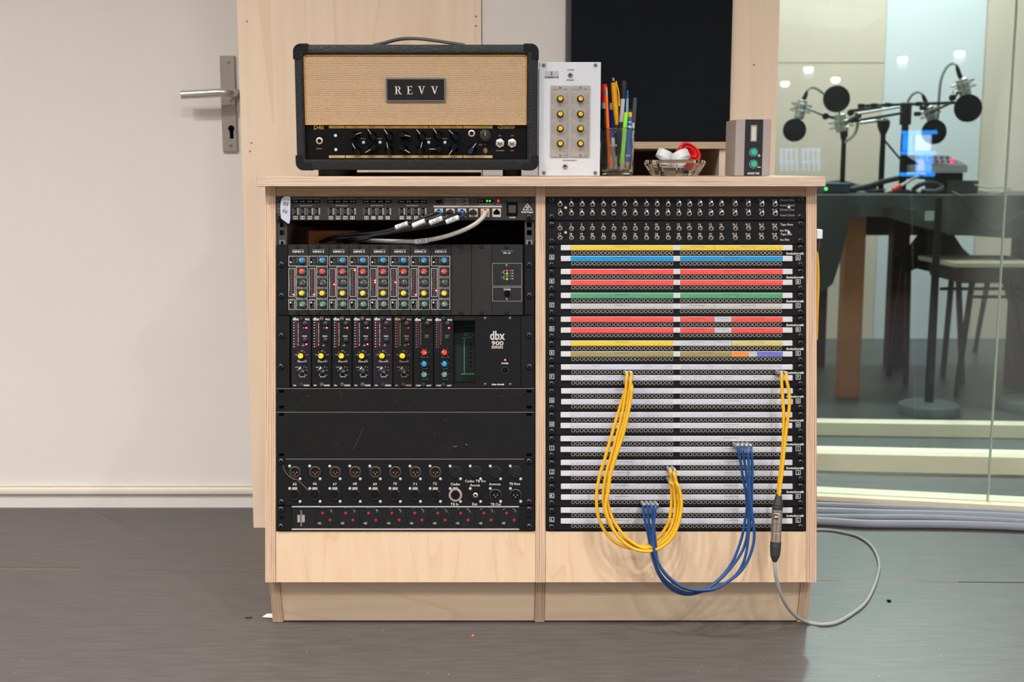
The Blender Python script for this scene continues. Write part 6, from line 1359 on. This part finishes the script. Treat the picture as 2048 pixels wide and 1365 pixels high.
cl = single('table_cloth', mb, 'dark grey cloth draped over the table behind the glass', 'tablecloth', (1.6, LY, tz), None)

def rod(mb, a, b, r, m, Y=LY, Y2=None): mb.tube([L3(a[0], a[1], Y), L3(b[0], b[1], Y2 or Y)], r, m, 10)
def pole_thing(label, px, top, r, Y, base='tripod', w_=None):
    t = Thing('microphone_stand', label, 'microphone stand', (onY(px, 500, Y).x, Y, tz), 'microphone stands behind the glass')
    x = onY(px, 300, Y).x; mb = MB(); mb.tube([(x, Y, tz + .003), (x, Y, tz + .12), (x, Y, onY(px, top, Y).z)], r, BMET, 12, rf=[r * 1.15, r * 1.15, r]); t.part('pole', mb)
    mb = MB(); mb.lathe([(.0, .001), (.055, .001), (.055, .008), (.012, .016), (0, .016)], x, Y, tz, 24, m=BMET, axis='z'); t.part('base', mb); return t, x
s1_, xx = pole_thing('slim black microphone stand, leftmost behind the glass', 1687, 268, .0085, LY + .30)
mb = MB(); mb.cbox(xx - .012, xx + .012, LY + .288, LY + .312, onY(1687, 275, LY + .3).z, onY(1687, 255, LY + .3).z, BMET, .002); s1_.part('clutch', mb)
s2_, xx = pole_thing('black microphone stand with a clamp head, middle of three', 1765, 245, .0095, LY + .35)
mb = MB(); mb.lathe([(.0, 0), (.012, 0), (.024, .03), (.024, .05), (.012, .06), (0, .06)], xx, LY + .35, onY(1765, 268, LY + .35).z, 16, m=BMET, axis='z'); s2_.part('clutch', mb)
mb = MB(); rod(mb, (1770, 282), (1800, 318), .004, BMET, LY + .35); s2_.part('brace', mb)
s3_, xx = pole_thing('thick black microphone stand carrying the long boom bar', 1808, 206, .0125, LY + .25)
mb = MB(); mb.cbox(xx - .019, xx + .019, LY + .235, LY + .265, onY(1808, 250, LY + .25).z, onY(1808, 205, LY + .25).z, BMET, .004, 2); s3_.part('clutch', mb)
mb = MB(); rod(mb, (1716, 212), (1926, 205), .0058, BMET, LY + .22); s3_.part('boom', mb)
mb = MB(); rod(mb, (1706, 243), (1806, 226), .0052, BMET, LY + .22); s3_.part('boom', mb)
mb = MB(); rod(mb, (1715, 228), (1800, 214), .0042, CHR, LY + .24); s3_.part('counter_arm', mb, 'chrome arm')
for x, y in ((1722, 212), (1748, 211), (1776, 210), (1838, 208), (1716, 232), (1756, 241), (1835, 228), (1846, 216)):
    mb = MB(); p = L3(x, y, LY + .21); mb.cbox(p.x - .011, p.x + .011, p.y - .01, p.y + .01, p.z - .008, p.z + .008, BMET, .002); s3_.part('clamp', mb)
def mic(label, plug, body, pop, cab, Y, rb=.019):
    t = Thing('studio_microphone', label, 'microphone', L3(*body[1], Y), 'studio microphones behind the glass')
    a, b = L3(*body[0], Y), L3(*body[1], Y); mb = MB(); mb.tube([a, a.lerp(b, .06), a.lerp(b, .5), a.lerp(b, .94), b], rb, MICM, 18, rf=[rb * .7, rb, rb, rb, rb * .8]); t.part('body', mb)
    p, q = L3(*plug[0], Y), L3(*plug[1], Y); mb = MB(); mb.tube([p, p.lerp(q, .4), q, a], .008, BMET, 12, rf=[.004, .0075, .0085, .0085]); t.part('connector', mb)
    # elastic shock mount: two hoops and cords
    d = (b - a).normalized(); sd = d.cross(Vector((0, 1, 0))).normalized(); sh = MB()
    for f_ in (.25, .6):
        c = a.lerp(b, f_); R_ = rb * 2.1; sh.tube([c + sd * math.cos(2 * PI * i / 20) * R_ + Vector((0, 1, 0)) * math.sin(2 * PI * i / 20) * R_ for i in range(21)], .0016, CHR, 6)
    for i in range(10):
        a_ = 2 * PI * i / 10; o = sd * math.cos(a_) * rb * 2.1 + Vector((0, 1, 0)) * math.sin(a_) * rb * 2.1; sh.tube([a.lerp(b, .25) + o, a.lerp(b, .42) + o * .5, a.lerp(b, .6) + o], .0011, BMET, 5)
    t.part('shock_mount', sh)
    (cx, cy), rp = pop; c = L3(cx, cy, Y - .07); R_ = rp * (Y - .07) / FPX; mb = MB(); mb.lathe([(0, -.003), (R_ * .94, -.003), (R_, -.006), (R_, .006), (R_ * .94, .004), (R_ * .7, .0052), (0, .0056)], c.x, c.y, c.z, 32, m=POP); t.part('pop_screen', mb, 'round dark pop screen')
    mb = MB(); mb.tube([c + Vector((0, .004, R_ * .3)), L3(*body[1], Y - .03), b], .003, BMET, 6); t.part('pop_arm', mb)
    if cab: mb = MB(); mb.tube(spline([L3(x, y, Y + .01 * i) for i, (x, y) in enumerate(cab)], 6), .0055, mat('pale_mic_cable', (150, 158, 150), .6), 8); t.part('cable', mb)
for a_, b_, r_, m_ in (((1612, 216), (1650, 232), .005, CHR), ((1650, 232), (1706, 244), .0055, BMET), ((1700, 222), (1762, 214), .006, BMET), ((1690, 244), (1720, 232), .008, BMET), ((1860, 226), (1900, 207), .0045, BMET), ((1905, 200), (1922, 178), .0045, BMET), ((1720, 246), (1764, 240), .006, CHR)):
    mb = MB(); rod(mb, a_, b_, r_, m_, LY + .205); s3_.part('joint_arm', mb)
for x, y in ((1650, 233), (1903, 196), (1700, 226)):
    mb = MB(); p = L3(x, y, LY + .20); mb.lathe([(0, 0), (.011, 0), (.013, .006), (.011, .02), (0, .02)], p.x, p.y, p.z, 12, m=BMET); s3_.part('wing_knob', mb)
mic('microphone pointing down with round dark screen, leftmost behind the glass', ((1614, 183), (1609, 196)), ((1606, 200), (1597, 238)), ((1589, 260.5), 22.5), [(1614, 182), (1622, 175), (1634, 178), (1650, 190), (1662, 205)], LY + .25)
mic('upright microphone with its dark round screen above the body', ((1686, 284), (1685, 268)), ((1684, 264), (1679, 228)), ((1673, 198), 26), [(1690, 285), (1708, 270), (1715, 250), (1712, 225)], LY + .2, .022)
mic('microphone hanging below the boom bar, screen lowest', ((1845, 189), (1851, 203)), ((1855, 213), (1865, 242)), ((1868, 264), 24), [(1845, 188), (1836, 184), (1824, 190), (1815, 204)], LY + .25)
mic('microphone highest at the right end of the boom bar', ((1913, 131), (1919, 150)), ((1922, 157), (1932, 192)), ((1936, 216.5), 27), [(1913, 130), (1905, 127), (1893, 135), (1882, 160), (1878, 195), (1876, 230), (1872, 248)], LY + .2, .022)
# desk top things
t = Thing('audio_mixer', 'small audio interface with coloured lamps on a stand behind the glass', 'mixer', L3(1890, 338, LY + .15), None)
a, b = L3(1838, 345, LY + .1), L3(1936, 330, LY + .1)
mb = MB(); mb.cbox(a.x, b.x, LY + .1, LY + .3, a.z, b.z, mat('mixer_silver', (168, 172, 172), .35, .5), .003); t.part('case', mb)
mb = MB(); zt0, zt1 = b.z, L3(1890, 311, LY + .28).z; mb.add([(a.x + .004, LY + .10, zt0 + .0008), (b.x - .004, LY + .10, zt0 + .0008), (b.x - .012, LY + .28, zt1), (a.x + .008, LY + .28, zt1), (a.x + .008, LY + .28, zt0), (b.x - .012, LY + .28, zt0)], [(0, 1, 2, 3), (2, 5, 4, 3)], mat('mixer_panel', (50, 50, 60), .5)); pn_ = t.part('top_panel', mb)
for i, c in enumerate(((110, 60, 80), (200, 60, 90), (70, 60, 170), (200, 60, 90), (70, 80, 190), (120, 60, 90))):
    for j in range(2):
        x = a.x + .035 + i * .022; f_ = .25 + .4 * j; mb = MB(); mb.lathe([(.006, 0), (.005, .007), (0, .007)], x, LY + .10 + .18 * f_, zt0 + (zt1 - zt0) * f_ + .001, 10, m=mat('mixer_knob%d' % i, c, .4), axis='z'); mesh_obj('knob', mb.mesh('knob', t.org), pn_)
p = L3(1905, 324, LY + .12); mb = MB(); mb.lathe([(.0, .004), (.007, .002), (.008, 0), (.0, -.002)], p.x, p.y, p.z + .004, 12, m=mat('mixer_red_lamp', (255, 40, 60), .4, emit=3)); t.part('lamp', mb, 'lit red lamp')
mb = MB(); a2, b2 = L3(1858, 345, LY + .2), L3(1915, 345, LY + .2); mb.cbox(a2.x, b2.x, LY + .14, LY + .24, tz + .001, a.z - .001, BMET, .002); t.part('stand', mb)
for i, (px0_, px1_, top, cc, lab, nm, cat) in enumerate(((1648, 1702, 366, (34, 48, 66), 'low dark box with a small green lamp by the desk corner', 'stage_box', 'box'), (1895, 1958, 361, (58, 62, 60), 'dark grey box on the table behind the glass, right of the mixer', 'stage_box', 'box'))):
    a, b = L3(px0_, 384, LY + .12), L3(px1_, top, LY + .12); t = Thing(nm, lab, cat, ((a.x + b.x) / 2, LY + .12, tz + .001)); mb = MB(); mb.cbox(a.x, b.x, LY + .12, LY + .3, tz + .001, b.z, mat('device%d' % i, cc, .5), .003); t.part('case', mb)
    if i == 0: p = L3(1652, 378, LY + .118); mb = MB(); mb.lathe([(.006, 0), (.005, .003), (0, .004)], p.x, p.y, p.z, 12, m=mat('lamp_green', (60, 220, 90), .4, emit=2.5)); t.part('lamp', mb, 'lit green lamp')
rnd = random.Random(11)
def looseline(label, pts, r, col, name='loose_cable'):
    P = [L3(x, y, LY + dy) for x, y, dy in pts]
    for p in P: p.z = max(p.z, tz + r + .001) if p.y > LY + .005 else p.z
    mb = MB(); mb.tube(spline(P, 6), r, col, 8); return single(name, mb, label, 'cable', tuple(P[0]), 'loose cables on the covered table')
PALE = mat('pale_loose_cable', (186, 188, 174), .5); DKC = mat('dark_loose_cable', (38, 46, 46), .5)
looseline('pale cable rising from the table front toward the audio interface', [(1770, 388, .03), (1790, 378, .05), (1815, 364, .1), (1836, 352, .085)], .006, PALE)
looseline('dark cable heap strand rising highest beside the thick stand', [(1700, 380, .2), (1740, 372, .25), (1780, 360, .33), (1830, 352, .37), (1870, 360, .37), (1890, 378, .37)], .011, DKC)
looseline('dark cable arching low across the left half of the table', [(1640, 372, .4), (1680, 366, .4), (1715, 374, .4), (1750, 384, .35)], .012, DKC)
looseline('dark cable coiled before the grey box', [(1826, 380, .08), (1840, 370, .06), (1862, 366, .07), (1884, 374, .07), (1870, 386, .04), (1842, 382, .05)], .009, DKC)
looseline('thin pale cable looping out past the grey box', [(1950, 370, .1), (1975, 376, .1), (2000, 374, .12), (2020, 380, .15), (1990, 386, .1), (1960, 382, .08)], .003, PALE)
looseline('black cable drooping over the table front at the right', [(1905, 384, .01), (1918, 392, -.03), (1935, 410, -.035), (1960, 438, -.035), (1983, 456, -.035), (2005, 452, -.035), (2048, 425, -.035), (2090, 400, -.03), (2110, 384, .01)], .0045, DKC)
p = L3(1793, 378, LY + .04); mb = MB(); mb.tube([p + Vector((-.014, 0, -.006)), p + Vector((.016, .01, .010))], .011, mat('red_plug', (214, 44, 44), .4), 12); q_ = L3(1810, 367, LY + .09); 
single('red_connector', mb, 'red cable connector at the front edge of the covered table', 'connector', tuple(p))
# floor stand, bases and chair
def floorbase(label, px, Y, r, h, polepx=None, top=None):
    t = Thing('floor_stand', label, 'microphone stand', (onY(px, 800, Y).x, Y, 0), 'round based floor stands'); x = onY(px, 800, Y).x
    mb = MB(); mb.lathe([(0, .001), (r, .001), (r * 1.01, h * .3), (r * .96, h * .8), (r * .8, h), (.02, h * 1.05), (0, h * 1.05)], x, Y, 0, 36, m=mat('cast_base_grey', (92, 102, 102), .45), axis='z'); t.part('base', mb, 'round grey base')
    if polepx: mb = MB(); xb_ = onY(polepx, 600, Y).x; mb.tube([(x + (xb_ - x) * .6, Y, h), (xb_, Y, .3), (xb_, Y, onY(polepx, top, Y).z)], .012, BMET, 12, rf=[.016, .015, .011]); t.part('pole', mb)
    return t
f1 = floorbase('floor stand with heavy round base under the covered table', 1858, LY - .17, .108, .04, 1868, 395)
mb = MB(); p = L3(1859, 432, LY - .19); mb.box(p.x - .016, p.x + .016, p.y - .001, p.y + .001, p.z - .017, p.z + .017, mat('pale_tag', (170, 186, 180), .5)); f1.part('tag', mb, 'square pale tag')
floorbase('floor stand base cut off by the right picture edge', 2062, LY - .1, .108, .04, 2085, 395)
CY_ = LY + .06
Ch = Thing('bar_chair', 'dark seated chair with thin black metal legs by the table', 'chair', (onY(1975, 700, CY_).x, CY_, 0))
CDK = mat('chair_dark', (44, 30, 26), .6, spec=.2)
a, b = onY(1872, 528, CY_), onY(2052, 518, CY_); mb = MB(); mb.cbox(a.x, b.x, CY_ - .18, CY_ + .2, a.z, b.z, mat('light_wood_edge', (186, 180, 150), .5), .003); Ch.part('seat_edge', mb, 'pale wooden seat edge')
a2, b2 = onY(1890, 560, CY_), onY(2040, 528.5, CY_); mb = MB(); mb.cbox(a2.x, b2.x, CY_ - .15, CY_ + .18, a2.z, b2.z - .002, CDK, .012, 3); Ch.part('seat_base', mb)
for (x0, y0, x1, y1, dy) in ((1945, 560, 1912, 790, -.15), (1976, 560, 1950, 700, .17), (2008, 560, 2050, 700, .17), (2020, 560, 2066, 790, -.15)):
    p = onY(x0, y0, CY_ + dy); q = onZ(x1, y1, .002); mb = MB(); mb.tube([p, q], .011, BMET, 10); Ch.part('leg', mb)
for y_ in (578, 594): mb = MB(); mb.tube([onY(1880 if y_ < 580 else 1940, y_, CY_ - .1), onY(2040, y_, CY_ - .1)], .006, BMET, 8); Ch.part('crossbar', mb)
# draped dark coat on a low stool in front of the legs
SYc = LY + .47; c = onY(1866, 530, SYc); zt0 = onY(1866, 440, SYc).z; zb0 = onY(1866, 535, SYc).z
Cs = Thing('draped_stool', 'stool hidden under a dark draped coat below the covered table', 'stool', (c.x, SYc, 0))
mb = MB(); L = []
for f_, rx in ((0, .02), (.12, .05), (.35, .07), (.6, .10), (.85, .145), (1, .15)):
    L.append([(c.x + math.cos(2 * PI * i / 28) * rx * (1 + .10 * math.sin(i * 1.9 + f_ * 3)) + f_ * .012, SYc + math.sin(2 * PI * i / 28) * rx, zt0 + (zb0 - zt0) * f_ - (.02 * math.sin(i * 1.3) if f_ == 1 else 0)) for i in range(28)])
loops(mb, L, mat('coat_black', (24, 22, 24), .9, spec=.1), True, True, True); Cs.part('coat', mb, 'dark coat')
for dx in (-.10, .10):
    mb = MB(); mb.tube([(c.x + dx, SYc, zb0 + .02), (c.x + dx * 1.15, SYc - .08, .002)], .012, DBR, 10); Cs.part('leg', mb); mb = MB(); mb.tube([(c.x + dx, SYc + .05, zb0 + .02), (c.x + dx * 1.15, SYc + .14, .002)], .012, DBR, 10); Cs.part('leg', mb)

# ================================================================ CONTROL ROOM BEHIND THE CAMERA: desk and lit screens mirrored in the glass
gn = Vector((-gd.y, gd.x, 0)); GP = G1 + gn * .03
SCB = mat('screen_blue', (24, 140, 255), .5, emit=16); SCW = mat('screen_white', (190, 215, 255), .5, emit=9); SCP = mat('screen_pale', (150, 190, 255), .5, emit=3.5); SCD = mat('screen_dark', (16, 18, 22), .4)
def monitor(label, px, py, hp, Y, scale=1.0, pale=False):
    h, c = reflect_hit(px, py, GP, gn, Y=Y); D_ = (h - CAM).length + (c - h).length; k = D_ / FPX
    print('monitor', c)
    t = Thing('computer_monitor', label, 'monitor', (c.x, c.y, .74), 'screens on the mixing desk'); W_, H_ = .50, .30
    zc = c.z; mb = MB(); mb.cbox(c.x - W_ / 2, c.x + W_ / 2, c.y - .03, c.y, zc - H_ / 2, zc + H_ / 2, SCD, .004); t.part('housing', mb)
    mb = MB(); mb.box(c.x - .02, c.x + .02, c.y - .05, c.y - .031, .742, zc, SCD); mb.box(c.x - .1, c.x + .1, c.y - .12, c.y + .02, .7405, .75, SCD); t.part('stand', mb)
    mb = MB(); w2, h2 = hp[0] * k / 2, hp[1] * k / 2
    def R(a, b, c_, d, m, o=.001): mb.add([(c.x + a * w2, c.y + o, zc + c_ * h2), (c.x + b * w2, c.y + o, zc + c_ * h2), (c.x + b * w2, c.y + o, zc + d * h2), (c.x + a * w2, c.y + o, zc + d * h2)], [(0, 1, 2, 3)], m)
    if pale:
        for a_ in (-1, .04):
            R(a_, a_ + .92, .75, .95, SCP); R(a_, a_ + .92, -.25, -.1, SCP)
            for i in range(4): R(a_ + .04 + i * .24, a_ + .16 + i * .24, -.1, .75, SCP); R(a_ + .1 + i * .24, a_ + .2 + i * .24, -.9, -.25, SCP)
    else:
        for z in (-.95, 0, .9): R(-1, 1, z - .07, z + .07, SCB)
        R(-.2, .7, .1, .8, SCW); R(-.9, -.3, .1, .8, SCB, .0008); R(-.1, .8, -.85, -.1, SCB); R(0, .4, -.8, -.3, SCW, .0012)
    t.part('screen', mb, 'lit screen content'); return c
m1 = monitor('lit blue computer screen on the mixing desk', 1836, 306, (64, 84), -2.6)
m2 = monitor('pale lit computer screen on the mixing desk', 1600, 320, (80, 46), -2.6, pale=True)
DK = Thing('mixing_desk', 'black mixing desk carrying the computer screens behind the viewpoint', 'desk', (.8, -2.7, 0))
mb = MB(); mb.cbox(-.2, 2.2, -2.95, -2.3, .70, .74, mat('desk_black', (60, 58, 56), .5), .004); DK.part('desktop', mb)
for x in (-.15, 2.1): mb = MB(); mb.box(x, x + .05, -2.9, -2.35, .001, .699, _mc['desk_black']); DK.part('leg', mb)
